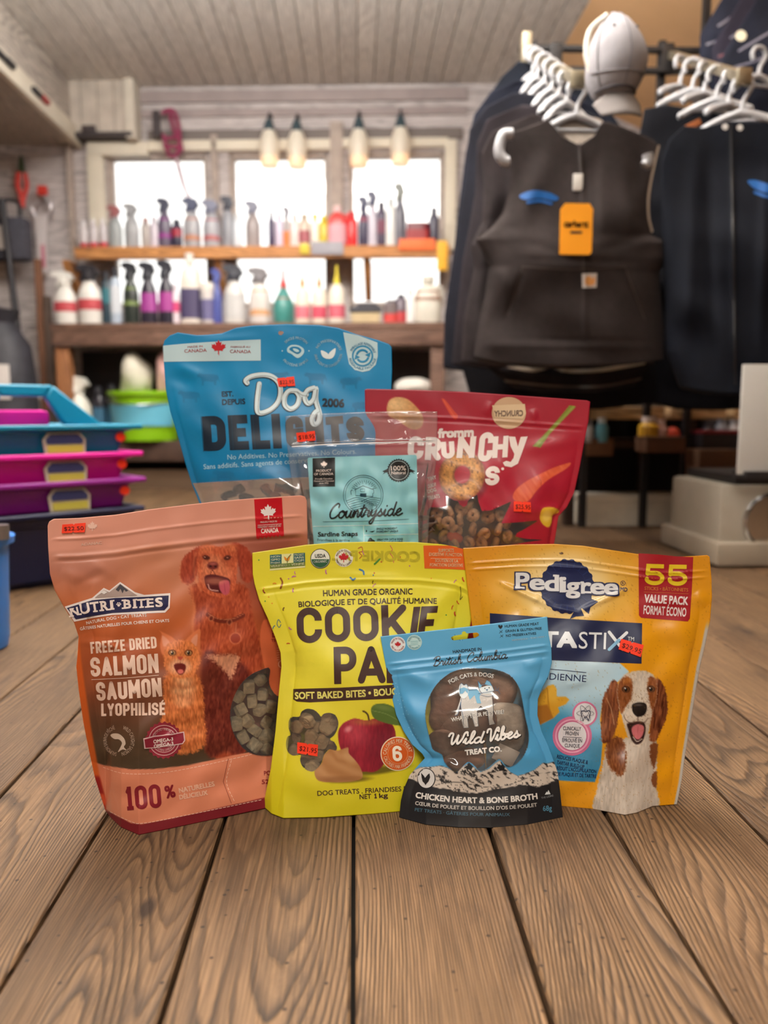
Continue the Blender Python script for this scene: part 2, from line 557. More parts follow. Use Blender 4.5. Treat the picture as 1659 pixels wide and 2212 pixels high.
# pen-script letters: strokes in units of x-height, and the advance
SCRIPT = {
    'a': ([[(.78, .85), (.45, 1.0), (.12, .6), (.2, .1), (.5, .08), (.78, .55), (.82, .95), (.78, .3), (.9, .02), (1.15, .25)]], 1.02),
    'b': ([[(0, .2), (.3, .9), (.48, 1.8), (.35, 2.1), (.2, 1.6), (.16, .5), (.3, .04), (.65, .15), (.72, .7), (.5, .95), (.3, .75), (.6, .72), (.95, .8)]], .9),
    'd': ([[(.75, .85), (.45, 1.0), (.12, .6), (.2, .1), (.5, .08), (.78, .6), (.98, 2.0), (.82, .8), (.8, .2), (.95, .02), (1.15, .25)]], 1.05),
    'e': ([[(0, .3), (.4, .5), (.68, .8), (.5, 1.02), (.22, .75), (.2, .25), (.45, .02), (.95, .3)]], .85),
    'g': ([[(.75, .85), (.45, 1.0), (.12, .6), (.2, .15), (.5, .1), (.78, .55), (.82, .95), (.72, -.4), (.5, -1.0), (.2, -.85), (.4, -.4), (1.1, .2)]], 1.0),
    'h': ([[(0, .2), (.3, .9), (.5, 1.8), (.36, 2.1), (.22, 1.6), (.14, 0), (.25, .6), (.5, .98), (.68, .8), (.62, .2), (.75, .02), (1.0, .25)]], .92),
    'i': ([[(0, .25), (.25, .95), (.2, .25), (.35, .02), (.6, .25)], [(.34, 1.42), (.36, 1.46)]], .52),
    'l': ([[(0, .2), (.35, .9), (.55, 1.8), (.42, 2.1), (.25, 1.6), (.2, .3), (.35, .02), (.65, .3)]], .55),
    'm': ([[(0, .3), (.2, .95), (.16, 0), (.35, .75), (.52, .95), (.6, .7), (.56, 0), (.75, .75), (.92, .95), (1.02, .7), (.98, .2), (1.1, .02), (1.35, .25)]], 1.26),
    'n': ([[(0, .3), (.2, .95), (.16, 0), (.38, .75), (.6, .98), (.7, .75), (.66, .2), (.78, .02), (1.02, .25)]], .92),
    'o': ([[(.5, .98), (.14, .7), (.16, .15), (.5, .03), (.8, .4), (.72, .88), (.48, .98), (.62, .8), (1.0, .82)]], .9),
    'r': ([[(0, .3), (.24, 1.08), (.36, .9), (.6, .86), (.52, .3), (.64, .02), (.88, .25)]], .78),
    's': ([[(0, .25), (.35, .75), (.42, 1.05), (.46, .75), (.62, .35), (.45, .02), (.15, .1), (.5, .12), (.85, .3)]], .74),
    't': ([[(0, .25), (.3, 1.0), (.42, 1.75), (.3, .8), (.26, .25), (.4, .02), (.68, .28)], [(.05, 1.2), (.68, 1.3)]], .58),
    'u': ([[(0, .4), (.18, .95), (.14, .3), (.34, .03), (.6, .35), (.72, .95), (.68, .25), (.82, .02), (1.05, .25)]], .94),
    'y': ([[(0, .4), (.18, .95), (.16, .35), (.36, .08), (.62, .4), (.76, .95), (.64, -.4), (.42, -1.0), (.14, -.85), (.4, -.35), (1.05, .25)]], .94),
    'B': ([[(.5, 1.9), (.4, .8), (.25, 0)], [(.05, 1.5), (.4, 2.0), (1.0, 2.0), (1.1, 1.5), (.5, 1.1), (1.0, 1.0), (1.15, .4), (.7, -.02), (.1, .12)]], 1.25),
    'C': ([[(1.05, 1.5), (1.1, 1.9), (.8, 2.05), (.3, 1.5), (.1, .7), (.3, .05), (.75, .05), (1.2, .5)]], 1.15),
    'V': ([[(0, 1.5), (.1, 1.95), (.45, 1.9), (.5, 1.0), (.55, .05), (.95, .9), (1.15, 1.8), (1.4, 2.05), (1.5, 1.7), (1.3, 1.55)]], 1.15),
    'W': ([[(-.1, 1.5), (.05, 1.95), (.35, 1.85), (.3, .9), (.4, .05), (.75, .7), (.95, 1.6), (.9, .7), (1.0, .05), (1.4, .8), (1.6, 1.8), (1.85, 2.0), (1.9, 1.7)]], 1.6),
}


def script_strokes(body):
    x = 0; out = []
    for ch in body:
        if ch == ' ':
            x += .55; continue
        st, adv = SCRIPT[ch]
        for s in st: out.append([(px + x, py) for px, py in s])
        x += adv
    return out, x


# ------------------------------------------------------------------ filled sheets: pouches and garments
def smooth01(x): x = np.clip(x, 0, 1); return x * x * (3 - 2 * x)


class Sheet:
    """a soft pouch or garment: an outline seen in the photograph set up at its own distance, bulged and given a back"""
    def __init__(s, L, R, T, B, pA, pB, g, lean, thick=.04, amp=.02, z0=0.0, creases=(), zip_t=(), wr=.0006, seed=1, ground=True,
                 org=(0, 0), sc=1.0, flange=.05, tp=3.0, fp=.55, wl=(70, 160), plane=None):
        s.org, s.sc = org, sc
        q = lambda pts: np.array([s.px(p) for p in pts], float)
        s.L, s.R, s.T, s.B = q(L), q(R), q(T), q(B)
        s.z0, s.thick, s.amp, s.tp, s.fl, s.fp = z0, thick, amp, tp, flange, fp
        s.ground, s.wr = ground, wr
        if plane is None:
            A = G(*pA, z0); Bq = G(*pB, z0)
            e = (Bq - A); e[2] = 0; e /= np.linalg.norm(e)
            back = np.array((-e[1], e[0], 0.0))
            s.p0 = A + back * g
        else:
            A = np.array(plane[0]); e = np.array((math.cos(plane[1]), math.sin(plane[1]), 0)); back = np.array((-e[1], e[0], 0.0)); s.p0 = A
        s.n = -back * math.cos(lean) + np.array((0, 0, 1.0)) * math.sin(lean)
        s.k = float(s.n @ s.p0)
        s.creases = [(np.array(s.px(a)), np.array(s.px(b)), w, h) for a, b, w, h in creases]
        s.zip_t = zip_t
        r = np.random.RandomState(seed)
        s.waves = [(r.uniform(0, 2 * PI), 2 * PI / r.uniform(*wl), r.uniform(0, 2 * PI), r.uniform(.4, 1)) for _ in range(7)]
        s.breq_cache = None

    def px(s, p): return (s.org[0] + p[0] / s.sc, s.org[1] + p[1] / s.sc)

    def st(s, x, y):
        l = np.interp(y, s.L[:, 1], s.L[:, 0]); r = np.interp(y, s.R[:, 1], s.R[:, 0])
        t0 = np.interp(x, s.T[:, 0], s.T[:, 1]); t1 = np.interp(x, s.B[:, 0], s.B[:, 1])
        return np.clip((x - l) / np.maximum(r - l, 1), 0, 1), np.clip((y - t0) / np.maximum(t1 - t0, 1), 0, 1)

    def prof(s, sx, t):
        q = np.clip((sx - s.fl) / (1 - 2 * s.fl), 0, 1)
        a = np.power(np.clip(4 * q * (1 - q), 0, 1), s.fp)
        f = smooth01((t - .10) / .45)
        return a, f

    def b(s, x, y):
        sx, t = s.st(x, y)
        a, f = s.prof(sx, t)
        out = s.amp * a * f
        if s.ground:
            bx = np.clip(x, s.B[0, 0], s.B[-1, 0])
            by = np.interp(bx, s.B[:, 0], s.B[:, 1])
            gp = G(bx, by, s.z0)
            req = gp @ s.n - s.k
            w = t ** s.tp
            out = out * (1 - w) + req * w
        mask = smooth01(np.minimum(sx, 1 - sx) / .12) * smooth01((1 - t) / .12)
        wv = 0
        for ang, k, ph, am in s.waves:
            wv = wv + am * np.sin(k * (x * math.cos(ang) + y * math.sin(ang)) + ph + 1.3 * np.sin(k * .37 * (x * math.sin(ang) - y * math.cos(ang))))
        out = out + s.wr * wv * (mask * (.35 + .65 * f))
        for p, q, w, h in s.creases:
            d = q - p; L2 = d @ d
            u = np.clip(((x - p[0]) * d[0] + (y - p[1]) * d[1]) / L2, 0, 1)
            dist = np.hypot(x - p[0] - u * d[0], y - p[1] - u * d[1])
            out = out + h * np.exp(-(dist / w) ** 2) * np.sin(np.pi * np.clip(u * .9 + .05, 0, 1))
        for yt, w, h in s.zip_t:      # press-seal ridges follow the top edge
            t0 = np.interp(x, s.T[:, 0], s.T[:, 1])
            out = out + h * np.exp(-((y - t0 - yt) / w) ** 2) * smooth01(np.minimum(sx, 1 - sx) / .06)
        return out

    def S(s, x, y, off=0.0):
        x = np.asarray(x, float); y = np.asarray(y, float)
        d = rays(x, y)
        lam = (s.k + s.b(x, y) + off - CAM_O @ s.n) / (d @ s.n)
        p = CAM_O + d * lam[..., None]
        if s.ground: p[..., 2] = np.maximum(p[..., 2], s.z0 + .0002)
        return p

    def normals(s, x, y):
        e = 1.0
        a = s.S(x + e, y) - s.S(x - e, y); b_ = s.S(x, y + e) - s.S(x, y - e)
        n = np.cross(b_, a)
        n /= np.maximum(np.linalg.norm(n, axis=-1), 1e-12)[..., None]
        return n

    def grid(s, step):
        def par(poly, ax, k):
            w = np.linspace(poly[0, ax], poly[-1, ax], k)
            return np.stack([np.interp(w, poly[:, ax], poly[:, i]) if i != ax else w for i in (0, 1)], 1)
        nv = int(abs(s.L[-1, 1] - s.L[0, 1]) / step) + 2
        nu = int(abs(s.T[-1, 0] - s.T[0, 0]) / step) + 2
        L, R = par(s.L, 1, nv), par(s.R, 1, nv)
        T, B = par(s.T, 0, nu), par(s.B, 0, nu)
        u = np.linspace(0, 1, nu)[None, :, None]; v = np.linspace(0, 1, nv)[:, None, None]
        c = (1 - u) * L[:, None] + u * R[:, None] + (1 - v) * T[None] + v * B[None] \
            - ((1 - u) * (1 - v) * L[0] + u * (1 - v) * R[0] + (1 - u) * v * L[-1] + u * v * R[-1])
        return c[..., 0], c[..., 1]

    def mesh(s, name, material, parent, step=2.0, paint=None, holes=(), through=(), back_rgb=(128, 128, 128), bstep=None):
        """front grid (holes cut in the front only, through cut in both) + back + rim"""
        X, Y = s.grid(step)
        nv, nu = X.shape
        keep = np.ones((nv - 1, nu - 1), bool)
        keepb = np.ones((nv - 1, nu - 1), bool)
        for lst, both in ((holes, False), (through, True)):
            for loop in lst:
                lp = np.array(loop, float)
                ins, dist, near = poly_info(X.ravel(), Y.ravel(), lp)
                ins = ins.reshape(X.shape); dist = dist.reshape(X.shape); near = near.reshape(X.shape + (2,))
                sn = dist < step * .62
                cx = .25 * (X[:-1, :-1] + X[1:, :-1] + X[:-1, 1:] + X[1:, 1:]); cy = .25 * (Y[:-1, :-1] + Y[1:, :-1] + Y[:-1, 1:] + Y[1:, 1:])
                ic, _, _ = poly_info(cx.ravel(), cy.ravel(), lp)
                ic = ic.reshape(cx.shape)
                X = np.where(sn, near[..., 0], X); Y = np.where(sn, near[..., 1], Y)
                keep &= ~ic
                if both: keepb &= ~ic
        front = s.S(X, Y)
        sx, t = s.st(X, Y)
        a, f = s.prof(sx, t)
        th = s.thick * np.power(a, .7) * (.12 * smooth01(t / .15) + .88 * f) + .0010
        back = front - s.n * th[..., None]
        if s.ground: back[..., 2] = np.maximum(back[..., 2], s.z0 + .0004)
        idx = np.arange(nv * nu).reshape(nv, nu)
        q = np.stack([idx[:-1, :-1], idx[1:, :-1], idx[1:, 1:], idx[:-1, 1:]], -1)
        fq = q[keep]; bq = (q[keepb] + nv * nu)[:, ::-1]
        rim = np.concatenate([idx[0, :], idx[1:, -1], idx[-1, -2::-1], idx[-2:0:-1, 0]])
        r2 = np.roll(rim, -1)
        rq = np.stack([rim, r2, r2 + nv * nu, rim + nv * nu], 1)
        V = np.concatenate([front.reshape(-1, 3), back.reshape(-1, 3)])
        F = np.concatenate([fq, bq, rq])
        used = np.unique(F)
        mp = -np.ones(len(V), int); mp[used] = np.arange(len(used))
        V = V[used]; F = mp[F]
        me = bpy.data.meshes.new(name)
        me.vertices.add(len(V)); me.vertices.foreach_set('co', V.ravel())
        me.loops.add(F.size); me.loops.foreach_set('vertex_index', F.ravel().astype(np.int32))
        me.polygons.add(len(F)); me.polygons.foreach_set('loop_start', np.arange(0, F.size, 4, dtype=np.int32))
        me.polygons.foreach_set('loop_total', np.full(len(F), 4, np.int32))
        me.update(calc_edges=True)
        me.polygons.foreach_set('use_smooth', np.ones(len(F), bool))
        if paint is not None:
            cf = paint(X.ravel(), Y.ravel())
            cb = np.tile(np.array(back_rgb, float), (nv * nu, 1))
            edge = (np.minimum(sx, 1 - sx) < .02) | (t < .02)
            cb[edge.ravel()] = cf[edge.ravel()]
            c = lin(np.clip(np.concatenate([cf, cb])[used], 0, 255))
            att = me.color_attributes.new('print', 'FLOAT_COLOR', 'POINT')
            att.data.foreach_set('color', np.concatenate([c, np.ones((len(c), 1))], 1).ravel().astype(np.float32))
        me.materials.append(material)
        o = bpy.data.objects.new(name, me)
        COL.objects.link(o)
        o.parent = parent
        o.location = -parent.location
        return o


def poly_info(x, y, lp):
    """inside flag, distance to the outline and the nearest outline point"""
    n = len(lp)
    ins = np.zeros(len(x), bool); best = np.full(len(x), 1e9); near = np.zeros((len(x), 2))
    for i in range(n):
        a, b = lp[i], lp[(i + 1) % n]
        d = b - a; L2 = max(d @ d, 1e-12)
        c = ((a[1] > y) != (b[1] > y))
        with np.errstate(divide='ignore', invalid='ignore'):
            xi = d[0] * (y - a[1]) / (d[1] if d[1] else 1e-12) + a[0]
        ins ^= c & (x < xi)
        u = np.clip(((x - a[0]) * d[0] + (y - a[1]) * d[1]) / L2, 0, 1)
        qx = a[0] + u * d[0]; qy = a[1] + u * d[1]
        dd = np.hypot(x - qx, y - qy)
        m = dd < best
        best = np.where(m, dd, best)
        near[m, 0] = qx[m]; near[m, 1] = qy[m]
    return ins, best, near


def vnoise(x, y, sx, sy, seed=0, rot=0.0):
    """smooth value noise in 0..1"""
    c, s_ = math.cos(rot), math.sin(rot)
    x, y = (x * c + y * s_) / sx, (-x * s_ + y * c) / sy
    r = np.random.RandomState(seed); tab = r.rand(64, 64)
    i, j = np.floor(x).astype(int), np.floor(y).astype(int)
    u, v = x - i, y - j
    u = u * u * (3 - 2 * u); v = v * v * (3 - 2 * v)
    g = lambda a, b: tab[a % 64, b % 64]
    return (g(i, j) * (1 - u) + g(i + 1, j) * u) * (1 - v) + (g(i, j + 1) * (1 - u) + g(i + 1, j + 1) * u) * v


class Paint:
    """printed picture colours at the pouch's own vertices; coordinates are those of the sheet's drawing frame"""
    def __init__(s, sheet, X, Y, rgb):
        s.x = (X - sheet.org[0]) * sheet.sc; s.y = (Y - sheet.org[1]) * sheet.sc
        s.sc = sheet.sc
        s.c = np.tile(np.array(rgb, float), (len(X), 1))

    def put(s, m, rgb):
        rgb = np.asarray(rgb, float)
        s.c = s.c * (1 - m[:, None]) + rgb * m[:, None]

    def grad(s, ys, cols, m=None):
        c = np.stack([np.interp(s.y, ys, [q[i] for q in cols]) for i in range(3)], 1)
        s.c = c if m is None else s.c * (1 - m[:, None]) + c * m[:, None]

    def m_ell(s, cx, cy, rx, ry, rot=0, soft=5):
        a = math.radians(rot); dx, dy = s.x - cx, s.y - cy
        u = dx * math.cos(a) + dy * math.sin(a); v = -dx * math.sin(a) + dy * math.cos(a)
        r = np.sqrt((u / rx) ** 2 + (v / ry) ** 2)
        return np.clip((1 - r) * min(rx, ry) / soft + .5, 0, 1)

    def ell(s, cx, cy, rx, ry, rgb, rot=0, soft=5, k=1.0):
        s.put(s.m_ell(cx, cy, rx, ry, rot, soft) * k, rgb)

    def m_poly(s, pts, soft=5, sm=True, jag=0.0, seed=3):
        lp = np.array(catmull(pts, 5, True) if sm else pts, float)
        lo, hi = lp.min(0) - soft * 3 - 30, lp.max(0) + soft * 3 + 30
        sel = (s.x > lo[0]) & (s.x < hi[0]) & (s.y > lo[1]) & (s.y < hi[1])
        out = np.zeros(len(s.x))
        x, y = s.x[sel], s.y[sel]
        if jag:
            x = x + jag * (vnoise(x, y, 7, 7, seed) - .5) * 2; y = y + jag * (vnoise(x, y, 7, 7, seed + 1) - .5) * 2
        ins, d, _ = poly_info(x, y, lp)
        out[sel] = np.clip(np.where(ins, d, -d) / soft + .5, 0, 1)
        return out

    def poly(s, pts, rgb, soft=5, sm=True, k=1.0, jag=0.0):
        m = s.m_poly(pts, soft, sm, jag) * k
        s.put(m, rgb)
        return m

    def line(s, pts, w, rgb, soft=4, k=1.0, sm=True):
        lp = np.array(catmull(pts, 5) if sm else pts, float)
        best = np.full(len(s.x), 1e9)
        for a, b in zip(lp[:-1], lp[1:]):
            d = b - a; L2 = max(d @ d, 1e-9)
            u = np.clip(((s.x - a[0]) * d[0] + (s.y - a[1]) * d[1]) / L2, 0, 1)
            best = np.minimum(best, np.hypot(s.x - a[0] - u * d[0], s.y - a[1] - u * d[1]))
        s.put(np.clip((w / 2 - best) / soft + .5, 0, 1) * k, rgb)

    def fur(s, m, amt=40, sx=6, sy=22, seed=5, rot=0.0, tint=(1, .8, .6)):
        n = (vnoise(s.x, s.y, sx, sy, seed, rot) - .5) + .6 * (vnoise(s.x, s.y, sx * .5, sy * .6, seed + 9, rot) - .5)
        s.c = s.c + (n * m * amt)[:, None] * np.array(tint)


class Art:
    """flat printed pieces (letters, badges, labels) laid on a sheet, one mesh per named part"""
    def __init__(s, sheet, parent):
        s.sh, s.parent, s.parts = sheet, parent, {}
        s.off = .00028

    def tri(s, part, v, f, rgb, layer=0, material=None, edge=6.0, frame=True):
        if not len(f): return
        v = np.asarray(v, float)
        if frame: v = np.array(s.sh.org) + v / s.sh.sc
        v, f = split_tris(v, f, edge)
        s.parts.setdefault(part, []).append((v, f, material or ink(rgb), layer))

    def poly(s, part, pts, rgb, layer=0, sm=False, holes=(), material=None, n=5):
        loops = [catmull(pts, n, True) if sm else pts] + [h for h in holes]
        v, f = tess(loops)
        s.tri(part, v, f, rgb, layer, material)

    def disc(s, part, c, r, rgb, layer=0, n=40, ry=None, hole=0.0, teeth=0, depth=.06, a0=0, material=None):
        ry = ry or r
        pts = []
        N = teeth * 4 if teeth else n
        for i in range(N):
            a = 2 * PI * i / N
            k = 1 + (depth * (1 if (i // 2) % 2 else -1) if teeth else 0)
            pts.append((c[0] + r * k * math.cos(a + a0), c[1] + ry * k * math.sin(a + a0)))
        if hole:
            inner = [(c[0] + r * hole * math.cos(2 * PI * i / n), c[1] + ry * hole * math.sin(2 * PI * i / n)) for i in range(n)]
            out = pts; N2 = len(out); v = np.array(out + inner if N2 == n else [(c[0] + r * math.cos(2 * PI * i / n), c[1] + ry * math.sin(2 * PI * i / n)) for i in range(n)] + inner)
            f = []
            for i in range(n):
                j = (i + 1) % n
                f += [(i, j, n + i), (j, n + j, n + i)]
            s.tri(part, v, f, rgb, layer, material)
        else:
            s.poly(part, pts, rgb, layer, material=material)

    def line(s, part, pts, w, rgb, layer=0, sm=True, n=5):
        p = catmull(pts, n) if sm and len(pts) > 2 else pts
        v, f = ribbon(p, w)
        s.tri(part, v, f, rgb, layer)

    def text(s, part, body, p0, p1, h, rgb, bold=0.02, layer=0, shear=0.0, mid=None, slant=None, res=3, space=1.0, h1=None):
        """letters fitted between two baseline points (mid bows the baseline); h is the capital height"""
        v, f = text_mesh(body, bold, shear, res, space)
        if not len(v): return
        cap = text_mesh('H', bold, 0, 3)[0][:, 1]
        c0, c1 = cap.min(), cap.max()
        x0, x1 = v[:, 0].min(), v[:, 0].max()
        u = (v[:, 0] - x0) / max(x1 - x0, 1e-6)
        w = (v[:, 1] - c0) / (c1 - c0)
        p0, p1 = np.array(p0, float), np.array(p1, float)
        if mid is None:
            base = p0 + u[:, None] * (p1 - p0); tg = np.tile(p1 - p0, (len(u), 1))
        else:
            m = np.array(mid, float); m = 2 * m - .5 * (p0 + p1)
            uu = u[:, None]
            base = (1 - uu) ** 2 * p0 + 2 * uu * (1 - uu) * m + uu ** 2 * p1
            tg = 2 * (1 - uu) * (m - p0) + 2 * uu * (p1 - m)
        tg = tg / np.linalg.norm(tg, axis=1)[:, None]
        up = np.stack([tg[:, 1], -tg[:, 0]], 1)
        if slant is not None: up = np.tile(np.array(slant, float), (len(u), 1))
        hh = h if h1 is None else (h + (h1 - h) * u)
        q = base + up * (w * hh)[:, None]
        s.tri(part, q, f, rgb, layer)

    def arc(s, part, body, c, r, a0, a1, h, rgb, bold=0.01, layer=0, inside=False, ry=None):
        """letters round a circle; degrees clockwise from the right in picture axes"""
        v, f = text_mesh(body, bold, 0, 2)
        cap = text_mesh('H', bold, 0, 3)[0][:, 1]
        x0, x1 = v[:, 0].min(), v[:, 0].max()
        u = (v[:, 0] - x0) / (x1 - x0); w = (v[:, 1] - cap.min()) / (cap.max() - cap.min())
        a = np.radians(a0 + (a1 - a0) * u)
        k = (ry or r) / r
        rr = r + w * h * (-1 if inside else 1)
        q = np.stack([c[0] + rr * np.cos(a), c[1] + rr * k * np.sin(a)], 1)
        s.tri(part, q, f, rgb, layer)

    def script(s, part, body, p0, p1, xh, w, rgb, layer=0, slope=.25, up=None):
        st, adv = script_strokes(body)
        p0, p1 = np.array(p0, float), np.array(p1, float)
        d = (p1 - p0) / adv
        un = np.array((d[1], -d[0])); un = un / np.linalg.norm(un) * xh
        for k in st:
            pts = [p0 + d * x + un * y + d * (slope * y) * (xh / np.linalg.norm(d)) for x, y in k]
            s.line(part, pts, w, rgb, layer)

    def leaf(s, part, c, r, rgb, layer=0, rot=0.0):
        half = [(0, -1), (.18, -.62), (.42, -.72), (.36, -.22), (.62, -.48), (.70, -.32), (.98, -.38), (.88, -.08), (1.0, .02), (.55, .38), (.62, .55), (.08, .46), (.08, .98)]
        pts = half + [(-x, y) for x, y in half[::-1][:-1]]
        ca, sa = math.cos(rot), math.sin(rot)
        s.poly(part, [(c[0] + r * (x * ca - y * sa), c[1] + r * (x * sa + y * ca)) for x, y in pts], rgb, layer)

    def sticker(s, quad, price, ink_rgb=(70, 20, 20)):
        """orange price label with notched edges, its digits a sub-part"""
        a, b, c, d = (np.array(q, float) for q in quad)       # top-left, top-right, bottom-right, bottom-left
        m = (c + d) / 2; tm = (a + b) / 2
        up = (tm - m) * .16; al = (b - a) * .05
        mt = tm
        pts = [a, mt - al, mt - up * .8, mt + al, b, c, m + al, m + up, m - al, d]
        s.poly('price_sticker', [tuple(p) for p in pts], (255, 62, 28), 4, material=mat('fluorescent_paper', (255, 60, 26), .6))
        lo = d + (a - d) * .28 + (c - d) * .1; hi = d + (a - d) * .28 + (c - d) * .95
        s.text('price_digits', price, lo, hi, np.linalg.norm(a - d) * .42, ink_rgb, 0.0, 5)

    def build(s, labels=None):
        objs = {}
        for part, pieces in s.parts.items():
            V, F, MI, mats_ = [], [], [], []
            k = 0; NX, NY, OFF = [], [], []
            for v, f, m, layer in pieces:
                if m not in mats_: mats_.append(m)
                NX.append(v); OFF.append(np.full(len(v), s.off * (1 + layer)))
                F.append(f + k); MI.append(np.full(len(f), mats_.index(m))); k += len(v)
            xy = np.concatenate(NX); off = np.concatenate(OFF); F = np.concatenate(F); MI = np.concatenate(MI)
            p = s.sh.S(xy[:, 0], xy[:, 1], 0.0)
            n = s.sh.normals(xy[:, 0], xy[:, 1])
            p = p + n * off[:, None]
            # wind every triangle towards the viewer's side of the sheet
            tn = np.cross(p[F[:, 1]] - p[F[:, 0]], p[F[:, 2]] - p[F[:, 0]])
            fl = (tn * n[F[:, 0]]).sum(1) < 0
            F[fl] = F[fl][:, ::-1]
            me = bpy.data.meshes.new(part)
            me.vertices.add(len(p)); me.vertices.foreach_set('co', p.ravel())
            me.loops.add(F.size); me.loops.foreach_set('vertex_index', F.ravel().astype(np.int32))
            me.polygons.add(len(F)); me.polygons.foreach_set('loop_start', np.arange(0, F.size, 3, dtype=np.int32))
            me.polygons.foreach_set('loop_total', np.full(len(F), 3, np.int32))
            me.update(calc_edges=True)
            me.polygons.foreach_set('use_smooth', np.ones(len(F), bool))
            for m in mats_: me.materials.append(m)
            me.polygons.foreach_set('material_index', MI.astype(np.int32))
            me.normals_split_custom_set_from_vertices([tuple(q) for q in n])
            o = bpy.data.objects.new(part, me)
            COL.objects.link(o)
            objs[part] = o
        for part, o in objs.items():
            o.parent = objs['price_sticker'] if part == 'price_digits' else s.parent
            if part != 'price_digits': o.location = -s.parent.location
            if labels and part in labels: o['label'] = labels[part]
        return objs


GLYPH = {
    'C': [[(1, .68), (1, 1, 1), (0, 1, 1), (0, 0, 1), (1, 0, 1), (1, .32)]],
    'O': [[(.5, 0), (0, 0, 1), (0, 1, 1), (1, 1, 1), (1, 0, 1), (.5, 0)]],
    'K': [[(0, 0), (0, 1)], [(1, 1), (.08, .40)], [(.36, .56), (1, 0)]],
    'I': [[(.5, 0), (.5, 1)]],
    'E': [[(1, 1), (0, 1)], [(0, 1), (0, 0)], [(0, 0), (1, 0)], [(0, .5), (.8, .5)]],
    'F': [[(1, 1), (0, 1)], [(0, 1), (0, 0)], [(0, .5), (.8, .5)]],
    'P': [[(0, 0), (0, 1)], [(0, 1), (1, 1, 1), (1, .42, 1), (0, .42)]],
    'R': [[(0, 0), (0, 1)], [(0, 1), (1, 1, 1), (1, .46, 1), (0, .46)], [(.45, .46), (1, 0)]],
    'B': [[(0, 0), (0, 1)], [(0, 1), (.92, 1, 1), (.92, .53, 1), (0, .53)], [(0, .53), (1, .53, 1), (1, 0, 1), (0, 0)]],
    'A': [[(0, 0), (.5, 1)], [(.5, 1), (1, 0)], [(.2, .26), (.8, .26)]],
    'L': [[(0, 1), (0, 0)], [(0, 0), (1, 0)]],
    'D': [[(0, 0), (0, 1)], [(0, 1), (1, 1, 1), (1, 0, 1), (0, 0)]],
    'G': [[(1, .70), (1, 1, 1), (0, 1, 1), (0, 0, 1), (1, 0, 1), (1, .46)], [(1, .46), (.55, .46)]],
    'H': [[(0, 0), (0, 1)], [(1, 0), (1, 1)], [(0, .5), (1, .5)]],
    'T': [[(0, 1), (1, 1)], [(.5, 1), (.5, 0)]],
    'N': [[(0, 0), (0, 1)], [(0, 1), (1, 0)], [(1, 0), (1, 1)]],
    'U': [[(0, 1), (0, 0, 1), (1, 0, 1), (1, 1)]],
    'M': [[(0, 0), (0, 1)], [(0, 1), (.5, .3)], [(.5, .3), (1, 1)], [(1, 1), (1, 0)]],
    'Y': [[(0, 1), (.5, .45)], [(.5, .45), (1, 1)], [(.5, .45), (.5, 0)]],
    'Z': [[(0, 1), (1, 1)], [(1, 1), (0, 0)], [(0, 0), (1, 0)]],
    'S': [[(1, .72), (1, 1, 1), (0, 1, 1), (0, .52, 1), (1, .48, 1), (1, 0, 1), (0, 0, 1), (0, .28)]],
    '0': [[(.5, 0), (0, 0, 1), (0, 1, 1), (1, 1, 1), (1, 0, 1), (.5, 0)]],
    '1': [[(.15, .84), (.6, 1)], [(.6, 1), (.6, 0)], [(.2, 0), (1, 0)]],
    '5': [[(.95, 1), (.08, 1)], [(.08, 1), (.04, .54)], [(.04, .58), (1, .60, 1), (1, 0, 1), (0, 0, 1), (0, .24)]],
    '6': [[(1, .76), (1, 1, 1), (0, 1, 1), (0, 0, 1), (1, 0, 1), (1, .56, 1), (0, .56)]],
    '2': [[(0, .72), (0, 1, 1), (1, 1, 1), (1, .6, 1), (0, 0)], [(0, 0), (1, 0)]],
}


